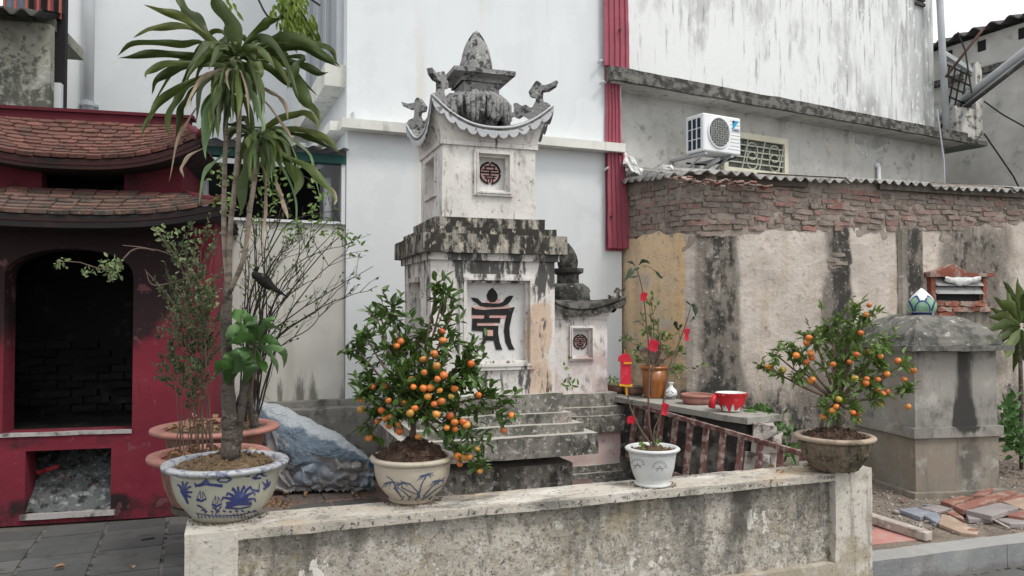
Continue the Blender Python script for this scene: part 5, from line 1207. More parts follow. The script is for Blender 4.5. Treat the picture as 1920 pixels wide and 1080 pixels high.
# ================================================================ TARP bundle behind the blue and white pot
M['tarp'] = None
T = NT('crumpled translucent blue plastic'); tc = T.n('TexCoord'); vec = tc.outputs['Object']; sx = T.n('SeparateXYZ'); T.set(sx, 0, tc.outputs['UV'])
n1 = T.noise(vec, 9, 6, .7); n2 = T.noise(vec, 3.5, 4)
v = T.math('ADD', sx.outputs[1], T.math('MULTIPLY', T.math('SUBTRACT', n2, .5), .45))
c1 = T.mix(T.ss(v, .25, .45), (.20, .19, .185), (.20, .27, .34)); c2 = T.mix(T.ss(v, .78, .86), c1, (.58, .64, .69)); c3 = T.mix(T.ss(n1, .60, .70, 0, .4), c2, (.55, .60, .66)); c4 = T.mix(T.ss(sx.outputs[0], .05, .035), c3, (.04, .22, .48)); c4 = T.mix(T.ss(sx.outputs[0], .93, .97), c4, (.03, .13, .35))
pb = T.n('BsdfPrincipled'); T.set(pb, 'Base Color', c4); T.set(pb, 'Roughness', .22); T.set(pb, 'Specular IOR Level', .5)
vor = T.n('TexVoronoi'); T.set(vor, 'Vector', T.vmath('ADD', vec, T.vmath('MULTIPLY', T.n('TexNoise').outputs[1], (.2, .2, .2)))); vor.feature = 'DISTANCE_TO_EDGE'; T.set(vor, 'Scale', 8)
bp = T.n('Bump'); T.set(bp, 'Height', T.math('ADD', T.math('ABSOLUTE', T.math('SUBTRACT', T.noise(vec, 12, 4, .62, (1.0, 1, 1.8)), .5)), T.noise(vec, 16, 6, .7))); T.set(bp, 'Strength', 1.0); T.set(bp, 'Distance', .06); T.set(pb, 'Normal', bp.outputs[0])
oo = T.n('OutputMaterial'); T.t.links.new(pb.outputs[0], oo.inputs[0]); M['tarp'] = T.m
top = [(468, 747), (520, 760), (575, 783), (630, 812), (668, 840), (700, 868)]; bot = [(470, 775), (500, 850), (545, 905), (610, 903), (668, 893), (702, 888)]
def interp(L_, t): x = t * (len(L_) - 1); i = min(int(x), len(L_) - 2); f = x - i; return (L_[i][0] + (L_[i + 1][0] - L_[i][0]) * f, L_[i][1] + (L_[i + 1][1] - L_[i][1]) * f)
b = MB([0, 0, 0]); b.uv = []; NU, NV = 110, 90; dep0 = 6.8
for j in range(NV):
    a = 2 * pi * j / NV
    for i in range(NU + 1):
        t = i / NU; x0, y0 = interp(top, t); x1, y1 = interp(bot, t); d_ = dep0 - .05 * t
        P0, P1 = at(x0, y0, d_), at(x1, y1, d_); c = (P0 + P1) / 2; r = (P0 - P1) / 2
        p = c + r * cos(a) * 1.0 + Vector((.05, -1, 0)) * (r.length * .75 * sin(a))
        q = Vector((p.x * .9 + p.z * 1.4, p.y * .6, p.z * 2.2 - p.x * .9)); rdg = 1 - 3 * abs(nz(q, 3.2, 3)); rd2 = 1 - 3 * abs(nz(q, 8, 5))
        p += Vector((nz(p, 4, 1), nz(p, 4, 2) * 1.2, nz(p, 4, 3) * .5)) * .025 + (p - c).normalized() * (.014 * rdg + .008 * rd2 + .006 * (1 - 3 * abs(nz(q, 17, 7)))) * (.4 if abs(cos(a)) > .93 else 1)
        b.v.append(p); b.uv.append((t, .5 + .5 * cos(a)))
for j in range(NV):
    for i in range(NU): b.f.append((j * (NU + 1) + i, j * (NU + 1) + i + 1, ((j + 1) % NV) * (NU + 1) + i + 1, ((j + 1) % NV) * (NU + 1) + i))
b.f.append(tuple(j * (NU + 1) for j in range(NV - 1, -1, -1))); b.f.append(tuple(j * (NU + 1) + NU for j in range(NV)))
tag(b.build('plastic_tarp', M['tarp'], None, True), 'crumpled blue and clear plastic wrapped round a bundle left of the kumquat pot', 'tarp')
random.seed(51)
for k in range(26):
    p = onz(random.uniform(1660, 1925), random.uniform(925, 1000), .125)
    if KR.loc(p).y < .2: continue
    b = MB(); n_ = random.randint(4, 6); r = random.uniform(.012, .04); b.zprism([(r * cos(6.28 * i / n_) * random.uniform(.6, 1.2), r * .8 * sin(6.28 * i / n_) * random.uniform(.6, 1.2)) for i in range(n_)], 0, r * .5)
    o = b.build('rubble_chip', random.choice((M['redroof'], M['greyslab'], M['tan'], M['bluetile']))); o.location = p; o.rotation_euler = (random.uniform(-.3, .3), random.uniform(-.3, .3), 0); tag(o, 'small chip of broken slab scattered among the rubble before the tomb', 'rubble chip', 'small chips before the tomb')
def flapP(a, c):      # the loose edge of the sheet, spread towards the viewer
    x0, y0 = interp(top, .12 + a * .85); x1, y1 = interp(bot, .12 + a * .85); d_ = dep0 - .05 * a
    A = at(x0 + (x1 - x0) * .55, y0 + (y1 - y0) * .55, d_ - .22); B = onz(520 + a * 185, 926 - 6 * a, .015)
    p = A.lerp(B, c); p.z = A.z * (1 - c) ** 1.5 + .012 + .02 * abs(nz((a * 9, c * 4, 0), 1.4)) * 2
    q = Vector((a * 6, c * 2.4, a * 2)); return p + Vector((nz(q, 2, 1) * .04, (1 - 3 * abs(nz(q, 1.6, 2))) * .028, (1 - 3 * abs(nz(q, 3.3, 3))) * .012))
F2 = MB(None)
F2.grid(flapP, 80, 24)
M['clearplastic'] = wmat('grey translucent sheet', (.27, .265, .26), [st((.55, .57, .60), 9, .60, .66, (1, 1, 1.6), .8), st((.16, .14, .13), 5, .52, .66, None, .6), st((.25, .33, .42), 3, .5, .62, None, .7)], bump=.8, bscale=24, rough=.25, spec=.5, bdist=.02)
tp_o = bpy.data.objects['plastic_tarp']; F2.v = [v - tp_o.location for v in F2.v]; F2.build('loose_sheet', M['clearplastic'], tp_o, True)
b = MB([0, 0, 0]); pA, pB = onz(508, 915, .035), onz(690, 912, .035); b.obox(pA + Vector((0, .25, -.01)), pB + Vector((0, .25, -.01)), .5, .04); tag(b.build('base_board', M['rot_wood']), 'dark board lying flat under the plastic bundle', 'board')
# ================================================================ POTS
M['porcelain'] = wmat('cream crackle glaze', (.37, .37, .30), [st((.33, .30, .24), 5, .55, .75, STREAK, .5), st((.12, .11, .09), 30, .66, .74, None, .5), st((.25, .2, .14), 4, .6, .75, None, .4, [('z', .06, .0, .2)])], bump=.1, rough=.3, spec=.5)
M['rimglaze'] = wmat('speckled blue rim', (.36, .37, .38), [st((.07, .09, .18), 30, .50, .58, None, .8), st((.2, .17, .14), 8, .56, .7, None, .6)], bump=.1, rough=.35)
M['cobalt'] = wmat('cobalt brush paint', (.035, .045, .15), [st((.12, .14, .27), 18, .5, .7)], bump=0, rough=.35)
M['creampot'] = wmat('cream glazed pot', (.46, .41, .33), [st((.30, .24, .16), 7, .52, .7, STREAK, .7), st((.1, .07, .05), 26, .62, .72, None, .7), st((.2, .14, .09), 3, .55, .75, None, .6, [('z', .05, .0, .2)])], bump=.2, rough=.4)
M['slateblue'] = wmat('slate blue brush paint', (.06, .09, .16), bump=0, rough=.4)
M['whitepot'] = wmat('white glazed pot', (.56, .57, .56), [st((.3, .29, .26), 9, .56, .74, None, .5), st((.15, .13, .1), 26, .66, .74, None, .6)], bump=.2, rough=.45)
M['brownpot'] = wmat('mossy brown carved pot', (.20, .155, .11), [st((.07, .065, .05), 9, .48, .6, None, .85), st((.36, .31, .24), 16, .6, .68, None, .7), st((.09, .1, .05), 4, .56, .7, None, .5)], bump=.9)
M['brownrim'] = wmat('pale clay rim', (.38, .30, .23), [st((.2, .16, .12), 9, .5, .65)], bump=.4)
M['terra'] = wmat('salmon terracotta', (.34, .16, .13), [st((.20, .11, .09), 6, .48, .66, None, .7), st((.12, .09, .075), 18, .58, .68, None, .6), st((.5, .36, .3), 20, .64, .72, None, .5)], bump=.25)
M['terradark'] = wmat('stained terracotta', (.26, .13, .10), [st((.07, .055, .05), 5, .45, .65, None, .8), st((.4, .3, .27), 14, .6, .7, None, .5)], bump=.4)
M['glaze_brown'] = wmat('amber brown glaze', (.30, .10, .02), [st((.10, .035, .01), 9, .5, .7, STREAK, .8), st((.5, .25, .08), 6, .6, .75, STREAK, .6)], bump=.2, rough=.3, spec=.6)
M['soil'] = wmat('dark crumbly soil', (.085, .05, .035), [st((.16, .10, .07), 28, .5, .62), st((.025, .017, .013), 20, .55, .62)], bump=1, bscale=70, bdist=.03)
M['soil_brown'] = wmat('dry brown soil', (.17, .115, .065), [st((.26, .19, .12), 30, .5, .62), st((.05, .035, .025), 24, .55, .62)], bump=1, bscale=70, bdist=.03)
def bowl(root, prof, rim, mat, matrim, n=48, th=.018, sx=1.0, name='bowl'):
    """prof: outer (r,z) bottom to top; rim=(r,z) outer lip"""
    o = [(0.001, prof[0][1])] + prof
    b = MB(); inner = [(r - th, z) for r, z in prof[::-1] if r - th > .02 and z > .03]
    full = o + inner + [(.001, inner[-1][1])]
    b.lathe(full, n); b.v = [Vector((v.x * sx, v.y, v.z)) for v in b.v]; bo = b.build(name, mat, root, True)
    b = MB(); R_, z, wd, hh = rim; b.lathe([(R_ - wd, z - .001), (R_ - wd * .6, z - hh), (R_ - .004, z - hh * .8), (R_, z - hh * .3), (R_ - .004, z), (R_ - wd * .5, z + .004), (R_ - wd, z + .002), (R_ - wd - .006, z - .02)], n)
    b.f = b.f[:-2]; b.v = [Vector((v.x * sx, v.y, v.z)) for v in b.v]; b.build('rim', matrim, root, True); return bo
def mound(root, R_, z0, h, mat, sx=1.0, bits=160, seed=1):
    rnd = random.Random(seed); b = MB()
    def P(a, c):
        r = R_ * c; an = 2 * pi * a; p = (r * cos(an) * sx, r * sin(an), 0)
        return Vector((p[0], p[1], z0 + h * (1 - c ** 2) + .018 * nz(p, 22, seed) + .013 * nz(p, 50, seed)))
    b.grid(P, 40, 16)
    for k in range(bits):
        an = rnd.uniform(0, 6.28); c = sqrt(rnd.random()); q = P(an / 6.2832, c); r = rnd.uniform(.005, .016)
        b.add([q + Vector((r, 0, 0)), q + Vector((-.5 * r, r, 0)), q + Vector((-.5 * r, -r, .2 * r)), q + Vector((0, 0, r))], [(0, 1, 3), (1, 2, 3), (2, 0, 3)])
    return stuff(b.build('soil', mat, root))
def onpot(C, rfun, px, py, off=.0018):
    d = ray(px, py); t0 = (C - CAM).length / d.length - .6; prev = None
    lo = None
    for i in range(240):
        t = t0 + i * .005; p = CAM + d * t; q = p - C; f_ = sqrt(q.x ** 2 + q.y ** 2) - (rfun(q.z) + off)
        if f_ < 0:
            if lo is None: return None
            a, c = lo, t
            for _ in range(12):
                m_ = (a + c) / 2; q = CAM + d * m_ - C
                if sqrt(q.x ** 2 + q.y ** 2) - (rfun(q.z) + off) < 0: c = m_
                else: a = m_
            return CAM + d * c - C
        lo = t
    return None
def prof_r(prof):
    def f(z):
        if z <= prof[0][1]: return prof[0][0] if z > -.01 else 0
        for i in range(len(prof) - 1):
            if prof[i][1] <= z <= prof[i + 1][1]:
                t = (z - prof[i][1]) / max(1e-6, prof[i + 1][1] - prof[i][1]); return prof[i][0] + t * (prof[i + 1][0] - prof[i][0])
        return 0
    return f
def strokes(root, C, prof, lines, mat, name='painted_motif'):
    f = prof_r(prof); b = MB()
    for pts, w0, w1 in lines:
        # resample
        P = []
        for i in range(len(pts) - 1):
            n = max(1, int(sqrt((pts[i + 1][0] - pts[i][0]) ** 2 + (pts[i + 1][1] - pts[i][1]) ** 2) / 3))
            for k in range(n): P.append((pts[i][0] + (pts[i + 1][0] - pts[i][0]) * k / n, pts[i][1] + (pts[i + 1][1] - pts[i][1]) * k / n))
        P.append(pts[-1]); L_ = []; R_ = []
        for i, (x, y) in enumerate(P):
            a, c = P[max(0, i - 1)], P[min(len(P) - 1, i + 1)]; dx, dy = c[0] - a[0], c[1] - a[1]; l = sqrt(dx * dx + dy * dy) or 1; t = i / max(1, len(P) - 1)
            w = (w0 + (w1 - w0) * t) / 2
            l1 = onpot(C, f, x - dy / l * w, y + dx / l * w); r1 = onpot(C, f, x + dy / l * w, y - dx / l * w)
            if l1 is None or r1 is None: continue
            L_.append(l1); R_.append(r1)
        n = len(L_)
        if n > 1: b.add(L_ + R_, [(i, i + n, i + n + 1, i + 1) for i in range(n - 1)])
    if b.v: return b.build(name, mat, root)
# --- blue and white pot
C1 = onz(427, 976, .7); C1.y = 3.36; C1.x = (427 - 960) / FPX * 3.36; C1.z = .702
pot1 = thing('flower_pot', 'large blue and white porcelain pot at the left end of the low wall', 'plant pot', C1, 0)
pr1 = [(.135, 0), (.14, .012), (.165, .04), (.195, .08), (.213, .13), (.222, .18), (.224, .212)]
bowl(pot1, pr1, (.262, .232, .042, .022), M['porcelain'], M['rimglaze'])
mound(pot1, .222, .205, .05, M['soil_brown'], 1, 260, 1)
def s1(x, y): return (340 + x / 2.909, 840 + y / 2.909)
def s5(x, y): return (280 + x / 4.1545, 740 + y / 4.1545)
ln = []
def P5(pts, a, c): ln.append(([s5(*p) for p in pts], a * 1.15, c * 1.15))
# hill, cloud, boats, palm clump, reeds as in the photograph
P5([(355, 715), (400, 700), (440, 665), (470, 700), (570, 712)], 3, 5); P5([(380, 708), (440, 695), (500, 708)], 5, 4); P5([(425, 690), (455, 680)], 6, 5)
P5([(530, 665), (560, 645), (610, 645), (640, 662), (600, 682), (550, 680), (530, 665)], 2.6, 2.6); 
P5([(800, 650), (830, 640), (860, 610), (880, 630), (915, 632)], 3, 3); P5([(815, 655), (870, 650)], 3.5, 3)
for cx, cy in ((405, 815), (525, 855)):
    P5([(cx - 38, cy), (cx, cy + 15), (cx + 40, cy - 5)], 5, 2.5); P5([(cx - 5, cy - 5), (cx - 10, cy - 70)], 1.2, 1); P5([(cx + 8, cy - 5), (cx + 12, cy - 62)], 1.2, 1); P5([(cx - 10, cy - 60), (cx - 35, cy - 12)], 1, 1); P5([(cx + 12, cy - 55), (cx + 38, cy - 12)], 1, 1)
for dx, dy in ((-125, -40), (-90, -75), (-50, -115), (-10, -125), (40, -130), (90, -125), (115, -80), (120, -30)):
    P5([(700 + dx * .1, 840), (700 + dx * .6, 840 + dy * .75), (700 + dx, 840 + dy), (700 + dx * 1.08, 840 + dy + 25)], 6.5, 2.5)
P5([(600, 860), (690, 845), (800, 850)], 10, 6); P5([(640, 820), (690, 790), (760, 820)], 9, 6); P5([(590, 880), (700, 890), (790, 872)], 4, 2); P5([(700, 770), (770, 800)], 7, 5)
for dx, dy in ((-50, -60), (-10, -85), (35, -80), (60, -45), (70, 0), (60, 40)): P5([(265, 760), (265 + dx * .6, 760 + dy * .8), (265 + dx, 760 + dy)], 5, 2.5)
P5([(270, 780), (300, 850)], 5, 3); P5([(255, 740), (285, 800)], 9, 7)
for dx, dy in ((-40, -40), (0, -60), (25, -45)): P5([(920, 720), (920 + dx, 720 + dy)], 4, 2)
P5([(800, 745), (860, 750)], 5, 4); P5([(855, 740), (860, 690)], 1.4, 1); P5([(890, 740), (940, 700)], 5, 3)
P5([(370, 860), (410, 880), (440, 925)], 2.5, 2.5); P5([(510, 870), (530, 925)], 3, 3); P5([(490, 880), (520, 900)], 2.5, 2); P5([(560, 870), (535, 905)], 2.5, 2); P5([(400, 905), (440, 890)], 2, 1.5)
P5([(350, 690), (375, 712)], 3, 2)
for k in range(9): P5([(430 + k * 48, 905 + 6 * sin(k * 2)), (452 + k * 48, 915)], 3.5, 2)
for k in range(17):
    x = 375 + k * 28; P5([(x, 935 + 12 * sin(k)), (x + 12, 965)], 2, 1.5)
P5([(360, 925), (500, 948), (700, 940), (840, 905)], 1.8, 1.8)
strokes(pot1, C1, pr1, ln, M['cobalt'])
# --- cream kumquat pot
C2 = Vector(((774 - 960) / FPX * 3.63, 3.63, .702))
pot2 = thing('flower_pot', 'cream pot with blue painted grasses holding the dense kumquat tree', 'plant pot', C2, 0)
pr2 = [(.105, 0), (.11, .008), (.100, .016), (.128, .04), (.155, .075), (.172, .12), (.178, .165), (.178, .185)]
bowl(pot2, pr2, (.197, .203, .026, .022), M['creampot'], M['creampot'])
mound(pot2, .178, .19, .085, M['soil'], 1, 220, 2)
ln = []
def P3(pts, a, c): ln.append(([s1(*p) for p in pts], a, c))
for pts in ([(1300, 245), (1310, 200), (1340, 140), (1375, 135)], [(1300, 250), (1250, 200), (1195, 180)], [(1320, 265), (1370, 210), (1440, 160)], [(1200, 270), (1170, 220), (1150, 175), (1120, 155)], [(1200, 215), (1250, 240), (1290, 255)], [(1430, 250), (1455, 215), (1470, 180)], [(1330, 275), (1390, 225), (1430, 200)], [(1250, 275), (1215, 240), (1175, 215)]): P3(pts, 2.6, 1.4)
for cx, cy in ((1340, 145), (1210, 190), (1410, 175), (1145, 185), (1455, 215)):
    for dx, dy in ((-55, 35), (-35, 30), (-10, 28), (25, 20), (40, 5), (-45, 12)): P3([(cx, cy), (cx + dx * .6, cy + dy * .35), (cx + dx, cy + dy)], 2.6, 1)
P3([(1290, 245), (1300, 270), (1285, 265)], 5, 4); P3([(1160, 215), (1185, 250)], 3.5, 2)
for k in range(6): P3([(1200 + k * 38, 285), (1215 + k * 38, 262)], 2.6, 1.4)
strokes(pot2, C2, pr2, ln, M['slateblue'])
# --- small white pot
C3 = Vector(((1222 - 960) / FPX * 3.93, 3.93, .704))
pot3 = thing('flower_pot', 'small white glazed pot with twigs, on the middle of the low wall', 'plant pot', C3, 0)
pr3 = [(.092, 0), (.094, .01), (.080, .018), (.094, .04), (.108, .085), (.116, .14), (.120, .165)]
bowl(pot3, pr3, (.139, .185, .022, .016), M['whitepot'], M['whitepot'])
mound(pot3, .12, .165, .012, M['soil_brown'], 1, 60, 3)
b = MB(); b.lathe([(.121, .16), (.124, .164), (.121, .168)], 40); b.f = b.f[:-2]; b.build('band', M['whitepot'], pot3, True)
ln = []
for cx, cy in ((1237, 878), (1195, 873)):
    for k in range(9):
        a = pi * k / 8; ln.append(([(cx + 10 * cos(a), cy - 2 - 8 * sin(a)), (cx + 14 * cos(a), cy - 2 - 12 * sin(a))], 1.8, 1.4))
    ln.append(([(cx - 6, cy + 6), (cx, cy - 4), (cx + 6, cy + 5)], 1.6, 1.4)); ln.append(([(cx - 8, cy), (cx + 8, cy)], 1.4, 1.4))
M['greymotif'] = wmat('worn grey motif', (.22, .25, .27), bump=0, rough=.5)
strokes(pot3, C3, pr3, ln, M['greymotif'])
# --- brown carved oval pot
C4 = Vector(((1562 - 960) / FPX * 4.25, 4.25, .716))
pot4 = thing('flower_pot', 'brown carved pot holding the open kumquat tree at the right wall end', 'plant pot', C4, 0)
pr4 = [(.115, 0), (.12, .01), (.135, .03), (.165, .08), (.185, .13), (.19, .165)]
bowl(pot4, pr4, (.213, .182, .035, .024), M['brownpot'], M['brownrim'])
b = MB()
for k in range(70):
    an = 2 * pi * k / 70; z = .07 + .05 * sin(k * 1.7); f_ = prof_r(pr4)(z); pts = []
    for j in range(7): q = an + .05 * cos(j * 1.3 + k); zz = z - .03 + j * .011 + .01 * sin(j + k); pts.append(((prof_r(pr4)(zz) + .001) * cos(q), (prof_r(pr4)(zz) + .001) * sin(q), zz))
    b.tube(pts, .0045, 4)
b.build('carved_relief', M['brownpot'], pot4, True)
mound(pot4, .182, .16, .055, M['soil'], 1, 260, 4)
# --- two terracotta trays on a stand
def legs(root, R_, h, mat, n=3, ph=.4):
    for k in range(n):
        a = ph + 2 * pi * k / n; b = MB(); b.obox((R_ * cos(a), R_ * sin(a), 0), (R_ * 1.35 * cos(a), R_ * 1.35 * sin(a), -h), .035, .035); b.build('leg', mat, root)
for (px, dep, rimy, rimw, hgt, lab, lb2, sd_) in ((396, 4.15, 848, 218, .26, 'lower nearer salmon terracotta pot behind the blue and white pot', 'dark wooden stand under the nearer terracotta pot', 5), (407, 4.95, 798, 228, .24, 'farther salmon terracotta pot with a wide rim beside the plastic bundle', 'dark wooden stand under the farther terracotta pot', 6)):
    rz = CAM.z + (575 - rimy) * dep / FPX; R_ = rimw / 2 * dep / FPX; c = Vector(((px - 960) / FPX * dep, dep, rz - hgt))
    t = thing('flower_pot', lab, 'plant pot', c); pr = [(R_ * .55, 0), (R_ * .6, .01), (R_ * .72, hgt * .4), (R_ * .78, hgt * .8), (R_ * .8, hgt - .03)]
    bowl(t, pr, (R_, hgt, R_ * .2, .03), M['terradark'], M['terra']); mound(t, R_ * .79, hgt - .035, .02, M['soil_brown'], 1, 120, sd_)
    s_ = thing('pot_stand', lb2, 'stand', c + Vector((0, 0, -.03))); b = MB(); b.lathe([(R_ * .6, 0), (R_ * .6, .028)], 20); b.build('top', M['rot_wood'], s_); legs(s_, R_ * .45, c.z - .03, M['rot_wood'])
    if sd_ == 5: potB = t
    else: potA = t
# dead leaves on the soil
M['deadleaf'] = wmat('dead leaf', None, rnd=[(.30, .18, .10), (.22, .11, .06), (.38, .27, .17), (.16, .09, .05)], bump=.2)
dl = MB(); dl.leaf((0, 0, 0), (1, .1, .15), (0, 0, 1), .06, .03, .5); dlm = dl.mesh('dead_leaf'); dlm.materials.append(M['deadleaf'])
random.seed(21)
def dead(p, lab, grp, sc=1):
    o = bpy.data.objects.new('dead_leaf', dlm); COL.objects.link(o); o.location = p; o.rotation_euler = (random.uniform(-.5, .5), random.uniform(-.5, .2), random.uniform(0, 6)); o.scale = [sc * random.uniform(.8, 1.3)] * 3
    return tag(o, lab, 'dead leaf', grp)
for root, R_, n, g_ in ((potB, .22, 30, 'dead leaves in the nearer terracotta pot'), (potA, .28, 34, 'dead leaves in the farther terracotta pot')):
    for k in range(n):
        a = random.uniform(0, 6.28); r = R_ * sqrt(random.random()); dead(root.location + Vector((r * cos(a), r * sin(a), .25 + .01 * random.random())), 'curled brown leaf lying on the soil, one of many ' + g_[len('dead leaves '):], g_)
for k, (x, y) in enumerate(((123, 1063), (250, 1066))): dead(onz(x, y, .01), ['orange brown curled leaf on the pavement at the bottom left', 'pale yellow leaf on the pavement nearer the low wall'][k], None, 1.0)
for k in range(16):
    p = onz(random.uniform(540, 700), random.uniform(908, 940), .012); dead(p, 'brown leaf scattered on the red floor behind the low wall', 'leaves on the red floor')
for k in range(7): dead(onz(random.uniform(1440, 1520), random.uniform(872, 888), .7) + Vector((0, 0, .004)), 'shrivelled leaf on the wall top left of the brown pot', 'leaves by the brown pot', .6)
b = MB([0, 0, 0]); b.tube([onz(604, 1014 - 0, .0) if False else onz(265, 1012, .012), onz(290, 1008, .012)], .006, 5); tag(b.build('twig', M['black_wire']), 'short black stick on the pavement left of the low wall', 'stick')

# ---- things on the side wall
ZT = .745
def onw(px, py): return onz(px, py, ZT)
pC = onw(1226, 746); g5 = thing('flower_pot', 'tall amber brown glazed pot on the side wall', 'plant pot', Vector(((1226 - 960) / FPX * (pC.y + .05), pC.y + .05, ZT)))
k5 = g5.location.y / FPX; pr5 = [(18 * k5, 0), (19 * k5, .01), (22 * k5, 30 * k5), (24.5 * k5, 52 * k5)]
bowl(g5, pr5, (26.5 * k5, 58 * k5, .022, .03), M['glaze_brown'], M['glaze_brown'], 32); mound(g5, 23 * k5, 50 * k5, .01, M['soil'], 1, 40, 7)
pC = onw(1307, 758); d6 = pC.y + .08; k6 = d6 / FPX
g6 = thing('terracotta_dish', 'shallow round terracotta dish on the side wall', 'dish', Vector(((1307 - 960) / FPX * d6, d6, ZT)))
bowl(g6, [(25 * k6, 0), (27 * k6, .008), (29.5 * k6, .06)], (32 * k6, .078, .016, .02), M['terra'], M['terra'], 36, .012)
pC = onw(1370, 772); d7 = pC.y + .07; k7 = d7 / FPX
g7 = thing('painted_bowl', 'white bowl dripping with melted red wax at the near end of the side wall', 'bowl', Vector(((1369 - 960) / FPX * d7, d7, ZT)))
pr7 = [(17 * k7, 0), (18 * k7, .008), (17 * k7, .014), (23 * k7, .06), (27 * k7, .12), (28 * k7, .135)]
bowl(g7, pr7, (30 * k7, .145, .016, .014), M['porc_white'], M['porc_white'], 32, .01)
M['wax'] = wmat('red wax', (.55, .025, .035), [st((.7, .12, .12), 16, .55, .7)], bump=.5, rough=.3, bscale=30)
def waxP(a, c):
    an = -pi * .98 + a * pi * .98; L_ = .62 + .5 * abs(sin(a * 13)) * .6 + .5 * nz((a * 6, 0, 0), 1.7); z = .148 - c * .148 * min(1, max(.15, L_)); r = prof_r(pr7)(min(z, .134)) + (.012 if c < .12 else .006); r = max(r, 0.02)
    return (r * cos(an), r * sin(an), z + .004 * (1 - c))
b = MB(); b.grid(waxP, 90, 10); b.noisy(.003, 25); b.build('wax_drips', M['wax'], g7, True)
b = MB(); b.tube([(-28 * k7, -.02, .13), (-36 * k7, -.05, .10), (-38 * k7, -.05, .04), (-33 * k7, -.05, .03)], [.02, .028, .03, .012], 8); b.noisy(.006, 20); b.build('wax_lump', M['wax'], g7, True)
pC = onw(1257, 748); d8 = pC.y + .04; k8 = d8 / FPX
g8 = thing('small_vase', 'small white vase between the brown pot and the terracotta dish', 'vase', Vector(((1257 - 960) / FPX * d8, d8, ZT)))
b = MB(); b.lathe([(.001, 0), (7 * k8, 0), (12 * k8, 8 * k8), (11 * k8, 15 * k8), (4 * k8, 22 * k8), (3.6 * k8, 27 * k8), (6 * k8, 30 * k8), (5 * k8, 30.4 * k8), (.001, 27 * k8)], 24); b.build('body', M['porc_white'], g8, True)
ln = [([(1247, 742), (1257, 746), (1267, 742)], 1.6, 1.6), ([(1250, 737), (1256, 732), (1263, 737)], 1.2, 1.2)]
strokes(g8, g8.location, [(7 * k8, 0), (12 * k8, 8 * k8), (11 * k8, 15 * k8), (4 * k8, 22 * k8)], ln, M['cobalt'])
for k, (px, py, w_, lab) in enumerate(((1165, 738, 26, 'dark flat dish at the far end of the side wall'), (1192, 742, 22, 'brown shallow dish just left of the brown glazed pot'))):
    q = onw(px, py); kk = q.y / FPX; t = thing('shallow_dish', lab, 'dish', Vector((q.x, q.y + .1, ZT)))
    bowl(t, [(w_ * .7 * kk, 0), (w_ * .85 * kk, .02), (w_ * .95 * kk, .07)], (w_ * kk, .085, .02, .02), M['terradark'], M['brownpot'], 28, .012); mound(t, w_ * .8 * kk, .055, .01, M['soil'], 1, 30, 9 + k)

# ================================================================ PLANTS
M['leaf_dark'] = wmat('citrus leaf', (.065, .125, .024), [st((.10, .19, .045), 6, .5, .65, None, .8), st((.13, .20, .06), 14, .64, .7, None, .7), st((.018, .05, .018), 5, .55, .7, None, .6)], bump=.1, rough=.38, spec=.5, translucent=.18)
M['leaf_light'] = wmat('light citrus leaf', (.13, .21, .05), [st((.13, .22, .05), 5, .5, .65, None, .8), st((.04, .09, .025), 9, .55, .7, None, .7)], bump=.1, rough=.4, spec=.5, translucent=.22)
M['orange'] = wmat('kumquat skin', None, [st((.62, .30, .05), 4, .58, .75, None, .6), st((.3, .12, .02), 60, .7, .76, None, .4)], rnd=[(.60, .15, .03), (.64, .20, .035), (.50, .10, .025), (.62, .27, .05), (.55, .14, .03), (.40, .30, .06)], bump=.15, bscale=120, rough=.38, spec=.5)
M['bark'] = wmat('grey brown bark', (.12, .10, .085), [st((.04, .035, .03), 30, .48, .6, (.5, .5, 1.2), .85), st((.26, .24, .20), 34, .57, .66, None, .7), st((.05, .045, .04), 6, .5, .65, None, .6)], bump=1, bscale=50, bdist=.02)
M['cane'] = wmat('ringed pale cane', (.24, .20, .16), [st((.10, .08, .06), 30, .5, .6, (.15, .15, 1), .7), st((.36, .32, .27), 12, .58, .68, None, .6)], bump=.8)
M['darktwig'] = wmat('dark bare twig', (.035, .028, .025), [st((.10, .08, .07), 12, .56, .7)], bump=.3)
M['twig'] = wmat('brown twig', (.13, .09, .07), [st((.22, .17, .13), 12, .56, .7)], bump=.3)
M['smallleaf'] = wmat('small dull green leaf', (.06, .09, .04), [st((.14, .18, .08), 7, .5, .65), st((.11, .05, .035), 3, .58, .68, None, .7)], bump=0, rough=.5, translucent=.2)

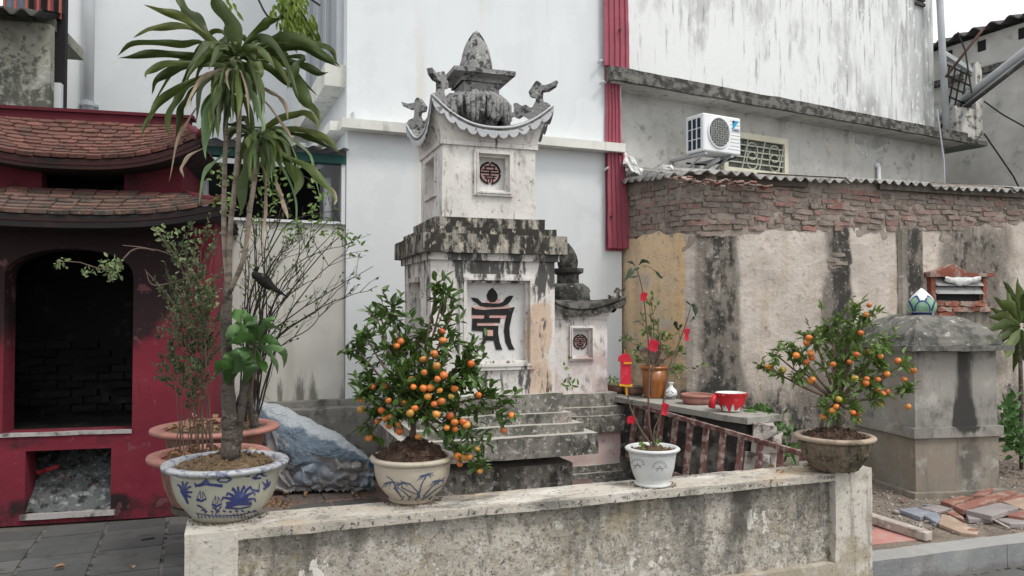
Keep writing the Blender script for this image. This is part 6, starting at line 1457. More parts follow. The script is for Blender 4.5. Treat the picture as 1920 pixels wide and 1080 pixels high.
frm = MB(); frm.lathe([(.0008, -.0175), (.008, -.0158), (.0142, -.0105), (.0182, -.003), (.0188, .004), (.0158, .0112), (.009, .0158), (.003, .0166), (.0008, .0158)], 14); fme_ = frm.mesh('kumquat', True); fme_.materials.append(M['orange'])
def rv(): 
    while True:
        v = Vector((random.uniform(-1, 1), random.uniform(-1, 1), random.uniform(-1, 1)))
        if .05 < v.length < 1: return v
def citrus(root, base, clusters, fruits, dep, n_tw, mleaf, L_, spread, seed, lean=None):
    """clusters: (px, py, radius px, depth offset m) -- leafy masses of the crown"""
    random.seed(seed); org = root.location
    br = MB(org); fo = MB(org)
    trunk_top = base + Vector((0, 0, .17)) + (lean or Vector())
    br.tube([base + Vector((0, 0, -.05)), base + Vector((0.004, 0, .05)), trunk_top], [.016, .014, .011], 8)
    tot = sum(c[2] ** 2 for c in clusters)
    for (px, py, r, do) in clusters:
        c = at(px, py, dep + do); rr = r * dep / FPX; mid = trunk_top.lerp(c, .5) + Vector((0, 0, -.02))
        br.tube([trunk_top + (base - trunk_top) * .1, mid, c], [.009, .0065, .004], 6)
        nt = max(4, int(n_tw * r * r / tot))
        for k in range(nt):
            d = rv(); d.y *= .9; e = c + d.normalized() * rr * (random.random() ** .45)
            s = c.lerp(e, .12) if random.random() < .7 else mid.lerp(c, random.random())
            m_ = s.lerp(e, .5) + rv() * .012; out = (e - s)
            tipdir = (out.normalized() * .6 + Vector((0, 0, .55)) + rv() * .4).normalized(); tip = e + tipdir * .03
            br.tube([s, m_, e, tip], [.003, .0024, .0016, .001], 4, False)
            nl = random.randint(9, 15)
            for j in range(nl):
                t = (j + 1) / nl; p = (s.lerp(m_, min(1, t * 2)) if t < .5 else m_.lerp(e, (t - .5) * 2)) if t < .8 else e.lerp(tip, (t - .8) * 5)
                if t < .15: continue
                ax = (e - m_).normalized(); ld = (ax * random.uniform(.2, .9) + rv().normalized() * .9 + Vector((0, 0, .18))).normalized()
                fo.leaf(p, ld, rv() + Vector((0, 0, 1.2)), L_ * random.uniform(.65, 1.15), L_ * random.uniform(.32, .46))
    br.build('branches', M['twig'], root, True); stuff(fo.build('foliage', mleaf, root))
    for (x, y) in fruits:
        # the fruit hangs just at the near side of the crown
        best = min(clusters, key=lambda q: ((q[0] - x) ** 2 + (q[1] - y) ** 2) ** .5 - q[2])
        dd = ((best[0] - x) ** 2 + (best[1] - y) ** 2) / (best[2] ** 2); rr = best[2] * dep / FPX
        yy = dep + best[3] - rr * sqrt(max(0, 1 - min(1, dd))) * random.uniform(.30, .80)
        o = bpy.data.objects.new('kumquat', fme_); COL.objects.link(o); o.parent = root; o.location = at(x, y, yy) - org; o.rotation_euler = (random.uniform(-.6, .6), random.uniform(-.6, .6), random.uniform(0, 6)); s = random.uniform(.74, 1.04) * (dep / 3.63) ** .35; o.scale = (s, s, s * random.uniform(.88, 1))
k1 = thing('kumquat_tree', 'dense kumquat tree full of orange fruit, in the cream pot before the tall stupa', 'tree', C2 + Vector((0, 0, .25)))
cl2 = [(738, 590, 44, .1), (708, 600, 30, 0), (830, 560, 30, .0), (845, 590, 26, 0), (820, 535, 16, 0), (780, 640, 46, .05), (730, 660, 45, .05), (835, 650, 30, 0), (700, 720, 38, 0), (680, 735, 28, -.05), (760, 720, 70, -.05), (820, 715, 62, -.08), (790, 765, 50, -.1), (735, 775, 32, -.06), (870, 720, 45, 0), (888, 655, 26, 0), (905, 745, 34, 0), (938, 765, 30, 0), (880, 700, 40, 0), (850, 785, 45, -.05), (890, 820, 24, -.02), (870, 850, 16, -.04), (897, 875, 13, -.04), (700, 790, 30, 0), (690, 640, 22, 0), (668, 655, 14, 0)]
f2 = [(490, 285), (494, 325), (290, 350), (308, 330), (407, 408), (455, 385), (467, 437), (498, 478), (617, 428), (412, 466), (358, 500), (364, 530), (408, 535), (438, 533), (428, 572), (318, 600), (370, 624), (185, 530), (134, 585), (134, 629), (222, 633), (240, 667), (266, 663), (257, 700), (296, 693), (303, 725), (168, 755), (545, 538), (488, 593), (530, 572), (525, 657), (510, 710), (545, 685), (583, 683), (598, 697), (548, 715), (465, 650), (385, 748), (643, 805), (587, 842), (609, 838), (568, 868), (657, 900), (761, 721), (650, 565), (235, 525), (470, 495), (455, 605), (796, 655), (255, 590), (350, 645), (205, 680), (560, 835), (480, 545)]
citrus(k1, C2 + Vector((0, 0, .27)), cl2, [(620 + x / 2.347, 500 + y / 2.347) for x, y in f2], 3.6, 185, M['leaf_dark'], .060, 1, 31)
k2 = thing('kumquat_tree', 'open branched kumquat tree in the brown carved pot before the grey tomb', 'tree', C4 + Vector((0, 0, .2)))
cl4 = [(1600, 600, 40, 0), (1560, 610, 38, 0), (1530, 640, 42, 0), (1490, 650, 34, 0), (1455, 665, 28, 0), (1440, 690, 18, 0), (1590, 650, 55, 0), (1640, 660, 38, 0), (1625, 585, 22, 0), (1560, 690, 46, 0), (1620, 700, 46, 0), (1660, 700, 36, 0), (1690, 690, 24, 0), (1500, 690, 34, 0), (1570, 760, 26, -.05), (1545, 765, 20, -.04), (1600, 770, 18, -.05), (1640, 745, 26, 0), (1700, 735, 12, 0), (1660, 640, 24, 0)]
f4 = [(653, 148), (637, 200), (332, 322), (318, 350), (264, 417), (117, 477), (192, 493), (315, 452), (345, 430), (460, 464), (352, 545), (338, 555), (585, 412), (655, 396), (713, 422), (607, 297), (806, 445), (886, 497), (839, 544), (747, 517), (700, 545), (577, 540), (634, 565), (697, 600), (725, 622), (749, 612), (715, 675), (860, 690), (490, 650), (477, 690), (457, 710), (407, 745), (567, 722), (592, 727), (590, 765), (342, 405), (550, 450), (640, 540)]
citrus(k2, C4 + Vector((.02, 0, .21)), cl4, [(1400 + x / 2.842, 520 + y / 2.842) for x, y in f4], 4.25, 120, M['leaf_light'], .054, 1, 47)

# ---------------- dracaena
def catmull(pts, n=12):
    P = [pts[0] + (pts[0] - pts[1])] + list(pts) + [pts[-1] + (pts[-1] - pts[-2])]; out = []
    m_ = len(pts) - 1; per = max(2, n // m_)
    for i in range(1, len(P) - 2):
        for k in range(per):
            t = k / per; a, b_, c, d = P[i - 1], P[i], P[i + 1], P[i + 2]
            out.append(.5 * ((2 * b_) + (c - a) * t + (2 * a - 5 * b_ + 4 * c - d) * t * t + (3 * b_ - a - 3 * c + d) * t ** 3))
    out.append(pts[-1]); return out
def bladeleaf(b, pts, w, roll=0., wave=.0, fold=.22, n=14, peak=.45, ph=0.):
    C_ = catmull(pts, n); N = len(C_); rows = []
    C_ = [p + Vector((sin(i / N * 15 + ph * 2), 0, cos(i / N * 13 + ph))) * (w * .10 * min(1, i / N * 2)) for i, p in enumerate(C_)]
    for i, p in enumerate(C_):
        t = i / (N - 1); d = (C_[min(i + 1, N - 1)] - C_[max(0, i - 1)]).normalized(); view = (p - CAM).normalized()
        s = d.cross(view); 
        if s.length < .05: s = d.orthogonal()
        s.normalize(); s = Matrix.Rotation(roll, 3, d) @ s; nrm = s.cross(d)
        prof = (min(1, t / peak) ** .7) if t < peak else (max(0, 1 - ((t - peak) / (1 - peak)) ** 2.2)) 
        prof = max(prof, .16 if t < .5 else .02); hw = w / 2 * prof
        k = wave * w * prof; a1 = sin(t * 21 + ph) * k; a2 = sin(t * 18 + 2.1 + ph) * k; hw *= 1 + .24 * sin(t * 13 + ph)
        rows.append([p - s * hw + nrm * (hw * fold + a1), p - s * hw * .5 + nrm * (hw * fold * .35 + a1 * .3), p - nrm * .0, p + s * hw * .5 + nrm * (hw * fold * .35 + a2 * .3), p + s * hw + nrm * (hw * fold + a2)])
    vs = [v for r in rows for v in r]; b.add(vs, [(i * 5 + j, i * 5 + j + 1, (i + 1) * 5 + j + 1, (i + 1) * 5 + j) for i in range(N - 1) for j in range(4)])
M['drac'] = wmat('dracaena leaf', None, [st((.10, .15, .05), 3, .58, .75, None, .5), st((.25, .18, .10), 5, .72, .78, None, .8)], rnd=[(.024, .040, .005), (.045, .072, .010), (.028, .046, .007), (.080, .115, .020), (.034, .055, .008), (.105, .13, .028)], bump=.3, bscale=25, rough=.5, spec=.35, translucent=.12)
M['drac_pale'] = wmat('pale dracaena leaf', (.11, .19, .08), [st((.2, .27, .14), 4, .5, .7)], bump=.15, rough=.4, translucent=.2)
M['drac_dry'] = wmat('withered leaf', (.25, .20, .14), [st((.42, .33, .24), 6, .5, .7), st((.14, .09, .07), 5, .55, .7)], bump=.4, rough=.8)
DD = 3.33
dr = thing('dracaena', 'tall dracaena with drooping dark strap leaves growing from the blue and white pot', 'plant', C1 + Vector((0, 0, .24)))
o_ = dr.location
def c1(x, y): return (x / 3.6, y / 3.6)
def c5(x, y): return (400 + x / 3.858, y / 3.858)
def c6(x, y): return (400 + x / 3.858, 280 + y / 3.858)
def c2_(x, y): return (x / 3.6, 180 + y / 3.6)
def sect(pts, rad, name, mat, n=10, amp=.0):
    b = MB(o_); P = catmull([at(x, y, d) for x, y, d in pts], 24); N = len(P)
    R_ = [rad[0] + (rad[1] - rad[0]) * i / (N - 1) for i in range(N)]
    R_ = [r * (1 + .05 * sin(i * 2.3)) for i, r in enumerate(R_)]
    b.tube(P, R_, n); 
    if amp: b.noisy(amp, 14, amp * .6, 40)
    return b.build(name, mat, dr, True)
sect([(432, 862, 3.33), (430, 790, 3.33), (428, 700, 3.32), (424, 620, 3.32), (428, 530, 3.32)], (.037, .019), 'trunk', M['bark'], 14, .006)
sect([(440, 850, 3.36), (452, 760, 3.36), (470, 690, 3.37), (478, 640, 3.38)], (.024, .015), 'trunk', M['bark'], 12, .005)
sect([(478, 800, 3.45), (466, 730, 3.42), (488, 670, 3.42)], (.022, .014), 'trunk', M['bark'], 10, .004)
sect([(428, 540, 3.32), (420, 440, 3.33), (421, 330, 3.35), (424, 240, 3.36), (420, 170, 3.36)], (.0118, .009), 'cane', M['cane'])
sect([(430, 540, 3.32), (432, 430, 3.30), (444, 310, 3.31), (449, 200, 3.32), (446, 100, 3.33)], (.0118, .009), 'cane', M['cane'])
sect([(432, 545, 3.31), (458, 480, 3.28), (468, 400, 3.27), (482, 300, 3.27), (478, 262, 3.27)], (.0115, .009), 'cane', M['cane'])
H1 = (440, 112); leaves = []
def LF(pts, w, d0=0., d1=-.15, roll=0., m='drac', wave=.2, fold=.28): leaves.append((pts, w, d0, d1, roll, m, wave, fold))
LF([(430, 105)] + [c1(*p) for p in ((1400, 240), (1240, 130), (1100, 70), (965, 38))], 20)
LF([(428, 108)] + [c1(*p) for p in ((1380, 225), (1240, 182), (1080, 178), (985, 205), (903, 258))], 17, 0, -.05)
LF([(430, 112)] + [c1(*p) for p in ((1370, 290), (1240, 300), (1060, 285), (900, 300), (790, 375))], 19, 0, .1)
LF([(430, 114)] + [c1(*p) for p in ((1380, 390), (1260, 375), (1120, 365), (950, 375), (800, 385))], 22, 0, -.2, 0, 'drac')
LF([(430, 118)] + [c1(*p) for p in ((1500, 440), (1300, 420), (1100, 440), (1000, 480), (985, 530))], 18, 0, -.1)
LF([(432, 120)] + [c1(*p) for p in ((1480, 430), (1250, 450), (1120, 500), (1050, 550), (1020, 645))], 20, 0, .05)
LF([(430, 125)] + [c1(*p) for p in ((1350, 520), (1200, 600), (1070, 700), (1000, 800), (955, 930))], 19, 0, -.15)
LF([(428, 130)] + [c1(*p) for p in ((1300, 560), (1200, 650), (1140, 780), (1135, 930))], 20, 0, -.05)
LF([(428, 130)] + [c1(*p) for p in ((1330, 590), (1250, 680), (1210, 790), (1185, 935))], 19, 0, .08)
LF([(424, 140)] + [c1(*p) for p in ((1500, 570), (1440, 680), (1400, 800), (1390, 930), (1390, 1080))], 32, -.05, -.18, 0, 'drac_pale', .05, .15)
LF([(424, 100)] + [c1(*p) for p in ((1420, 250), (1330, 150), (1250, 50), (1195, -60))], 30, 0, .1)
LF([(428, 102)] + [c1(*p) for p in ((1400, 270), (1320, 180), (1230, 60), (1180, -40))], 20, 0, .2)
LF([(446, 98)] + [c1(*p) for p in ((1600, 280), (1560, 160), (1490, 60), (1420, -60))], 44, 0, -.05, .2, 'drac', .05, .3)
LF([(448, 100)] + [c5(*p) for p in ((120, 240), (90, 110), (0, 0), (-40, -60))], 34, 0, .12, -.2)
LF([(455, 92)] + [c5(*p) for p in ((245, 310), (340, 210), (420, 150), (515, 128))], 24, 0, .05, .1)
LF([(455, 98)] + [c5(*p) for p in ((260, 370), (400, 300), (520, 270), (700, 310), (810, 400), (920, 492))], 24, 0, -.15)
LF([(455, 99)] + [c5(*p) for p in ((300, 370), (480, 300), (600, 290), (760, 320), (865, 375), (900, 460))], 22, 0, .1)
LF([(456, 102)] + [c5(*p) for p in ((320, 385), (500, 345), (650, 350), (780, 420), (905, 480))], 18, 0, -.05)
LF([(460, 104)] + [c5(*p) for p in ((470, 430), (560, 445), (660, 480), (750, 525), (840, 520))], 20, 0, -.12)
LF([(520, 108)] + [c5(*p) for p in ((650, 410), (600, 480), (560, 560), (535, 650))], 20, -.05, -.1, .3)
LF([(458, 110)] + [c5(*p) for p in ((400, 480), (560, 560), (660, 700), (720, 780), (772, 880))], 30, 0, -.1)
LF([(460, 112)] + [c5(*p) for p in ((380, 500), (560, 600), (640, 620), (700, 680))], 20, 0, .1)
LF([(462, 235)] + [c5(*p) for p in ((370, 920), (520, 840), (640, 815), (740, 865), (750, 950))], 20, .05, -.05)
LF([(478, 240)] + [c5(*p) for p in ((500, 935), (620, 930), (740, 970), (850, 1030), (920, 1110))], 18, .05, -.1)
LF([(478, 243)] + [c5(*p) for p in ((540, 960), (660, 990), (780, 1030), (850, 1080))], 16, .05, .05)
LF([(455, 140)] + [c5(*p) for p in ((240, 590), (290, 700), (340, 800), (360, 900), (345, 1015))], 22, -.05, -.12, 0, 'drac_pale', .05)
LF([(462, 100)] + [c5(*p) for p in ((260, 410), (320, 460), (335, 540), (300, 620))], 24, -.03, -.1)
LF([(478, 258)] + [c6(*p) for p in ((270, 0), (240, 120), (210, 300), (190, 470))], 30, -.03, -.1, 0, 'drac', .04, .15)
LF([(520, 285)] + [c6(*p) for p in ((500, 40), (560, 130), (610, 230), (592, 350))], 28, 0, -.1, 0, 'drac', .06, .15)
LF([(490, 262)] + [c6(*p) for p in ((500, 30), (620, 90), (740, 180), (850, 290), (880, 400))], 20, 0, -.15, 0, 'drac')
LF([c6(780, 215), c6(840, 280), c6(885, 350), c6(875, 405)], 13, -.08, -.16, .1, 'drac_dry', .1)
LF([(484, 262)] + [c6(*p) for p in ((400, 10), (470, 90), (560, 260), (600, 400), (595, 600))], 10, 0, -.1, .3, 'drac_pale')
LF([c6(440, 180), c6(470, 280), c6(510, 400), c6(540, 510)], 14, 0, -.1, .2, 'drac_dry', .15)
LF([(474, 268)] + [c6(*p) for p in ((330, 90), (375, 180), (380, 400), (360, 600), (370, 800))], 9, 0, -.08, .3, 'drac_dry')
LF([(470, 270)] + [c6(*p) for p in ((310, 100), (300, 250), (250, 450), (270, 620), (220, 740))], 10, 0, -.08, .3, 'drac_dry')
LF([(440, 130)] + [c1(*p) for p in ((1500, 470), (1380, 520), (1300, 620), (1250, 750))], 13, -.05, -.2, .2, 'drac_dry', .2)
LF([(440, 128)] + [c1(*p) for p in ((1540, 480), (1530, 530), (1550, 610))], 8, -.05, -.2, .2, 'drac_dry', .2)
LF([c5(280, 590), c5(400, 660), c5(500, 730), c5(545, 880)], 14, -.05, -.15, .2, 'drac_dry', .2)
LF([c5(340, 700), c5(430, 800), c5(530, 950), c5(600, 1080)], 10, -.05, -.1, .2, 'drac_dry', .2)
LF([c1(1340, 705), c1(1280, 800), c1(1200, 950), c1(1140, 1230)], 9, -.02, -.1, .2, 'drac_dry', .2)
LF([c2_(1560, 360), c2_(1440, 450), c2_(1370, 540), c2_(1345, 740)], 13, -.02, -.1, .2, 'drac_pale', .1)
LF([c2_(1400, 340), c2_(1280, 400), c2_(1225, 480), c2_(1240, 550)], 11, -.02, -.1, .2, 'drac_dry', .1)
random.seed(77)
for k in range(56):   # the hanging skirt of older leaves
    cx, cy, ln_ = random.choice(((440, 125, 1), (440, 125, 1), (425, 175, .9), (480, 262, .75)))
    a = random.uniform(-2.6, 2.6); L_ = random.uniform(60, 125) * ln_; dx = sin(a) * random.uniform(.2, .8)
    dz = random.uniform(-.35, .35)
    p0 = (cx + random.uniform(-5, 5), cy + random.uniform(-14, 18)); p1 = (p0[0] + dx * L_ * .4, p0[1] + random.uniform(-.12, .15) * L_); p2 = (p0[0] + dx * L_ * .75, p0[1] + L_ * .45); p3 = (p0[0] + dx * L_ * .85, p0[1] + L_ * 1.0)
    LF([p0, p1, p2, p3], random.uniform(11, 20), random.uniform(-.04, .10), dz, random.uniform(-.9, .9), 'drac' if random.random() < .86 else 'drac_dry', .08)
for k in range(26):   # arching leaves all round the two crowns
    cx, cy, sc_ = random.choice(((440, 105, 1), (440, 105, 1), (478, 252, .7))); a = random.uniform(-.35, pi + .35); L_ = random.uniform(80, 165) * sc_; ca = cos(a)
    up_ = random.uniform(-.1, .35) * L_; dr_ = random.uniform(.15, .65) * L_
    LF([(cx, cy), (cx + ca * L_ * .3, cy - up_ * .8), (cx + ca * L_ * .65, cy - up_ * .7 + dr_ * .15), (cx + ca * L_, cy + dr_)], random.uniform(13, 20), 0, random.choice((-1, 1)) * random.uniform(.1, .4), random.uniform(-.5, .5))
for k in range(16):   # lower crown, hanging to the right
    a = random.uniform(-.2, 2.2); L_ = random.uniform(60, 130); ca = cos(a)
    LF([(486, 256), (486 + ca * L_ * .35, 246), (486 + ca * L_ * .8, 262 + L_ * .25), (486 + ca * L_ * .95, 270 + L_ * .85)], random.uniform(11, 18), 0, random.uniform(-.25, .2), random.uniform(-.8, .8), 'drac' if random.random() < .8 else 'drac_pale')
for k in range(26):   # short spiky young leaves at the crown
    a = random.uniform(-pi, 0.3); L_ = random.uniform(35, 80); cx, cy = random.choice(((440, 100), (440, 100), (478, 255)))
    LF([(cx, cy), (cx + cos(a) * L_ * .5, cy + sin(a) * L_ * .4), (cx + cos(a) * L_, cy + sin(a) * L_ * .55 + 8)], random.uniform(12, 20), 0, random.uniform(-.3, .35), random.uniform(-1, 1))
for i, (pts, w, d0, d1, roll, m_, wave, fold) in enumerate(leaves):
    b = MB(o_); n = len(pts); P3_ = [at(x, y, DD + d0 + (d1 - d0) * j / (n - 1)) for j, (x, y) in enumerate(pts)]
    bladeleaf(b, P3_, w * (.74 if m_ == 'drac' else .62) * DD / FPX, roll + .35 * sin(i * 1.9), wave, fold, 20, .5, i * 1.3); b.build('leaf', M[m_], dr, True)
# ---------------- broad leaved climber against the trunk
M['phil'] = wmat('bright broad leaf', None, [st((.20, .32, .15), 3, .55, .75, None, .6)], rnd=[(.045, .12, .02), (.08, .18, .045), (.13, .23, .09), (.03, .08, .018)], bump=.1, rough=.4, translucent=.2)
ph = thing('climbing_plant', 'broad leaved green climber wrapped around the dracaena trunk', 'plant', at(455, 700, 3.3))
bs = [((455, 700), (446, 735), (440, 700), (436, 690), 30), ((480, 640), (445, 600), (430, 590), (425, 585), 34)]
spec = [((470, 640), (450, 598), (436, 582), 44), ((475, 640), (462, 600), (455, 582), 30), ((480, 640), (500, 612), (528, 622), 18), ((480, 645), (510, 640), (534, 672), 22), ((478, 650), (505, 665), (520, 700), 20), ((475, 655), (455, 665), (438, 700), 36), ((465, 660), (440, 690), (432, 725), 34), ((470, 660), (470, 690), (455, 730), 26), ((475, 648), (455, 640), (430, 650), 30), ((485, 640), (500, 600), (520, 598), 14), ((460, 660), (425, 680), (402, 700), 24), ((480, 650), (530, 655), (533, 690), 16), ((480, 655), (490, 680), (502, 700), 18), ((470, 640), (440, 625), (425, 640), 26), ((482, 640), (470, 610), (480, 590), 20)]
for i, (p0, p1, p2, w) in enumerate(spec):
    b = MB(ph.location); bladeleaf(b, [at(*p0, 3.34), at(*p1, 3.26 - .05 * (i % 3)), at(*p2, 3.2 + .06 * (i % 4))], w * random.uniform(.7, 1.2) * 3.3 / FPX, random.uniform(-1.1, 1.1), .08, .3, 12, .38, i); b.build('leaf', M['phil'], ph, True)
b = MB(ph.location); b.tube([at(470, 790, 3.38), at(474, 700, 3.36), at(478, 640, 3.34)], .006, 6); b.build('stem', M['twig'], ph, True)

# ---------------- twiggy shrubs
def shrub(root, base_px, dep, targets, leaf_mb_n, mtwig, mleaf, seed, r0=.006, nsub=4, leafL=.028, subl=60, dz=.3, leafclusters=None):
    random.seed(seed); tw = MB(root.location); lf = MB(root.location)
    for (tx, ty) in targets:
        bx, by = base_px[0] + random.uniform(-base_px[2], base_px[2]), base_px[1]
        d1 = dep + random.uniform(-dz, dz) * .5
        mx, my = bx + (tx - bx) * .22 + random.uniform(-14, 14), by + (ty - by) * .55
        m2x, m2y = bx + (tx - bx) * random.uniform(.5, .68), by + (ty - by) * random.uniform(.78, .92) + random.uniform(-8, 8)
        P = catmull([at(bx, by, dep), at(mx, my, (dep + d1) / 2), at(m2x, m2y, d1), at(tx, ty, d1)], 15); N = len(P)
        P = [p + rv() * .006 for p in P]
        tw.tube(P, [r0 * (1 - .75 * i / N) for i in range(N)], 5, False)
        for j in range(nsub):
            i = random.randint(N // 3, N - 1); s = P[i]; a = random.uniform(-.9, .9)
            main = (P[-1] - P[0]).normalized(); d = (main + rv() * .9).normalized(); L_ = random.uniform(.3, 1) * subl * dep / FPX
            e = s + d * L_; m_ = s.lerp(e, .5) + rv() * L_ * .12; tw.tube([s, m_, e], [r0 * .4, r0 * .3, r0 * .18], 4, False)
            for q in range(leaf_mb_n):
                p = s.lerp(e, random.uniform(.3, 1.05)); lf.leaf(p, (d + rv() * 1.1), rv() + Vector((0, -.6, .6)), leafL * random.uniform(.6, 1.2), leafL * random.uniform(.4, .6))
                if random.random() < .35:
                    e2 = p + rv() * .03; tw.tube([p, e2], [r0 * .15, r0 * .12], 3, False)
    tw.build('twigs', mtwig, root, True)
    if lf.v: stuff(lf.build('foliage', mleaf, root))
sh1 = thing('twiggy_shrub', 'leafy twiggy shrub rising in front of the crimson wall from the nearer terracotta pot', 'shrub', potB.location + Vector((-.1, 0, .24)))
shrub(sh1, (365, 850, 40), 4.15, [(330, 620), (320, 560), (345, 520), (360, 470), (310, 700), (385, 600), (395, 500), (350, 650), (372, 560), (340, 700), (390, 650), (300, 650), (380, 450), (365, 600), (400, 560), (328, 480), (350, 580), (392, 700), (310, 610), (375, 690)], 11, M['twig'], M['smallleaf'], 3, .0032, 11, .026, 75, .5)
sh2 = thing('twiggy_shrub', 'long arching leafy branch reaching left across the dark arch', 'shrub', potA.location + Vector((-.05, 0, .2)))
random.seed(9); tw = MB(sh2.location); lf = MB(sh2.location)
for pts in ([(380, 800), (375, 600), (360, 520), (330, 480), (260, 465), (232, 485), (205, 508), (150, 492), (105, 490)], [(330, 480), (300, 440), (310, 425)], [(290, 470), (265, 464), (230, 460)], [(232, 485), (250, 468), (275, 466)], [(205, 508), (212, 530)], [(360, 520), (290, 535), (272, 505)], [(372, 640), (320, 560), (275, 510)], [(205, 508), (190, 498), (180, 505)]):
    P = catmull([at(x, y, 4.7 - (380 - x) * .0006) for x, y in pts], 16); tw.tube(P, [.006 * (1 - .7 * i / len(P)) for i in range(len(P))], 5, False)
for (x, y, r, n) in ((120, 493, 16, 16), (165, 510, 14, 14), (205, 500, 24, 46), (215, 515, 14, 20), (310, 440, 24, 26), (345, 485, 26, 30), (340, 440, 20, 12), (375, 450, 18, 10), (360, 530, 34, 40), (390, 560, 30, 26)):
    for k in range(n):
        d = rv() * r; p = at(x + d.x * 1.2, y + d.z * .8, 4.6 + d.y * .004); lf.leaf(p, rv() + Vector((0, 0, .1)), rv() + Vector((0, -.8, .5)), .034 * random.uniform(.7, 1.2), .018)
tw.build('twigs', M['twig'], sh2, True); M['leaf_yg'] = wmat('pale yellow green leaf', (.20, .26, .12), [st((.10, .15, .06), 9, .5, .65)], bump=0, rough=.5, translucent=.25); stuff(lf.build('foliage', M['leaf_yg'], sh2))
sh3 = thing('bare_shrub', 'bare dark branching shrub spread against the cream wall right of the dracaena', 'shrub', potA.location + Vector((.15, 0, .22)))
shrub(sh3, (462, 790, 22), 4.9, [(700, 500), (660, 520), (690, 545), (650, 470), (640, 420), (600, 420), (560, 430), (540, 480), (520, 420), (480, 420), (500, 470), (590, 480), (630, 560), (560, 540), (470, 470), (530, 560), (600, 520), (500, 540), (450, 440), (665, 455), (520, 500), (550, 460), (480, 520), (575, 445)], 2, M['darktwig'], M['leaf_dark'], 14, .0062, 7, .030, 75, .5)
sh4 = thing('twiggy_shrub', 'green leaved stems hanging in front of the dark opening under the green beam', 'shrub', potA.location + Vector((.1, .1, .22)))
random.seed(4); tw = MB(sh4.location); lf = MB(sh4.location)
for pts in ([(470, 790), (500, 600), (490, 450), (500, 330)], [(490, 500), (540, 420), (600, 400), (640, 395)], [(500, 470), (560, 340), (590, 345)], [(480, 560), (470, 400), (410, 320)], [(500, 600), (600, 480), (640, 440)]):
    P = catmull([at(x, y, 5.1) for x, y in pts], 14); tw.tube(P, [.005 * (1 - .6 * i / len(P)) for i in range(len(P))], 5, False)
for (x, y, r, n) in ((500, 340, 34, 50), (510, 380, 30, 34), (590, 395, 20, 14), (585, 345, 14, 8), (600, 365, 16, 8), (415, 330, 22, 22), (420, 380, 26, 26), (480, 420, 26, 24), (560, 420, 22, 14), (640, 440, 22, 18), (660, 460, 20, 14), (545, 435, 20, 22), (500, 300, 20, 14), (385, 545, 20, 20), (600, 425, 24, 12)):
    for k in range(n):
        d = rv() * r; p = at(x + d.x * 1.1, y + d.z * .9, 5.1 + d.y * .005); lf.leaf(p, rv() + Vector((.2, 0, .0)), rv() + Vector((0, -.8, .5)), .045 * random.uniform(.7, 1.2), .02)
tw.build('twigs', M['darktwig'], sh4, True); stuff(lf.build('foliage', M['leaf_light'], sh4))
# bird shaped wooden ornament among the bare twigs
M['blackwood'] = wmat('blackened wood', (.012, .010, .010), bump=.3)
b = MB([0, 0, 0]); P = catmull([at(x, y, 4.7) for x, y in ((473, 512), (487, 520), (505, 535), (525, 548), (540, 558))], 14); N = len(P)
b.tube(P, [.012, .030, .026, .034, .036, .034, .028, .02, .014, .010, .007, .006, .004][:N] + [.004] * max(0, N - 13), 9)
b.tube([at(478, 508, 4.7), at(484, 500, 4.7)], [.016, .012], 7); b.noisy(.006, 18); tag(b.build('wooden_bird', M['blackwood'], None, True), 'black bird shaped piece of wood caught among the bare twigs', 'ornament')
# ---------------- overhanging leafy branch at the top
ov = thing('hanging_branch', 'yellow green leafy branch hanging in from the top edge beside the side window', 'branch', at(550, -40, 4.2))
tw = MB(ov.location); lf = MB(ov.location); random.seed(12)
for pts in ([(556, -40), (550, 0), (535, 30), (540, 60)], [(550, 0), (570, 30), (590, 70)], [(545, 20), (520, 35), (500, 28), (480, -10)], [(556, -20), (600, 10)]): tw.tube(catmull([at(x, y, 4.2) for x, y in pts], 10), .006, 5, False)
for (x, y, r, n) in ((548, 5, 26, 110), (545, 35, 26, 110), (560, 55, 22, 60), (585, 66, 14, 30), (530, 60, 16, 24), (578, 40, 16, 36), (515, 8, 18, 16), (540, -30, 30, 60), (546, 68, 10, 14), (440, -4, 26, 10)):
    for k in range(n):
        d = rv() * r; p = at(x + d.x, y + d.z, 4.2 + d.y * .006); lf.leaf(p, rv() * .5 + Vector((.25, 0, -1)), rv() + Vector((0, -.8, .5)), .062 * random.uniform(.6, 1.2), .019)
M['leaf_yel'] = wmat('yellow green leaf', (.17, .24, .035), [st((.07, .13, .03), 9, .5, .62), st((.32, .36, .08), 14, .6, .68)], bump=0, rough=.45, translucent=.3)
tw.build('twigs', M['darktwig'], ov, True); stuff(lf.build('foliage', M['leaf_yel'], ov))

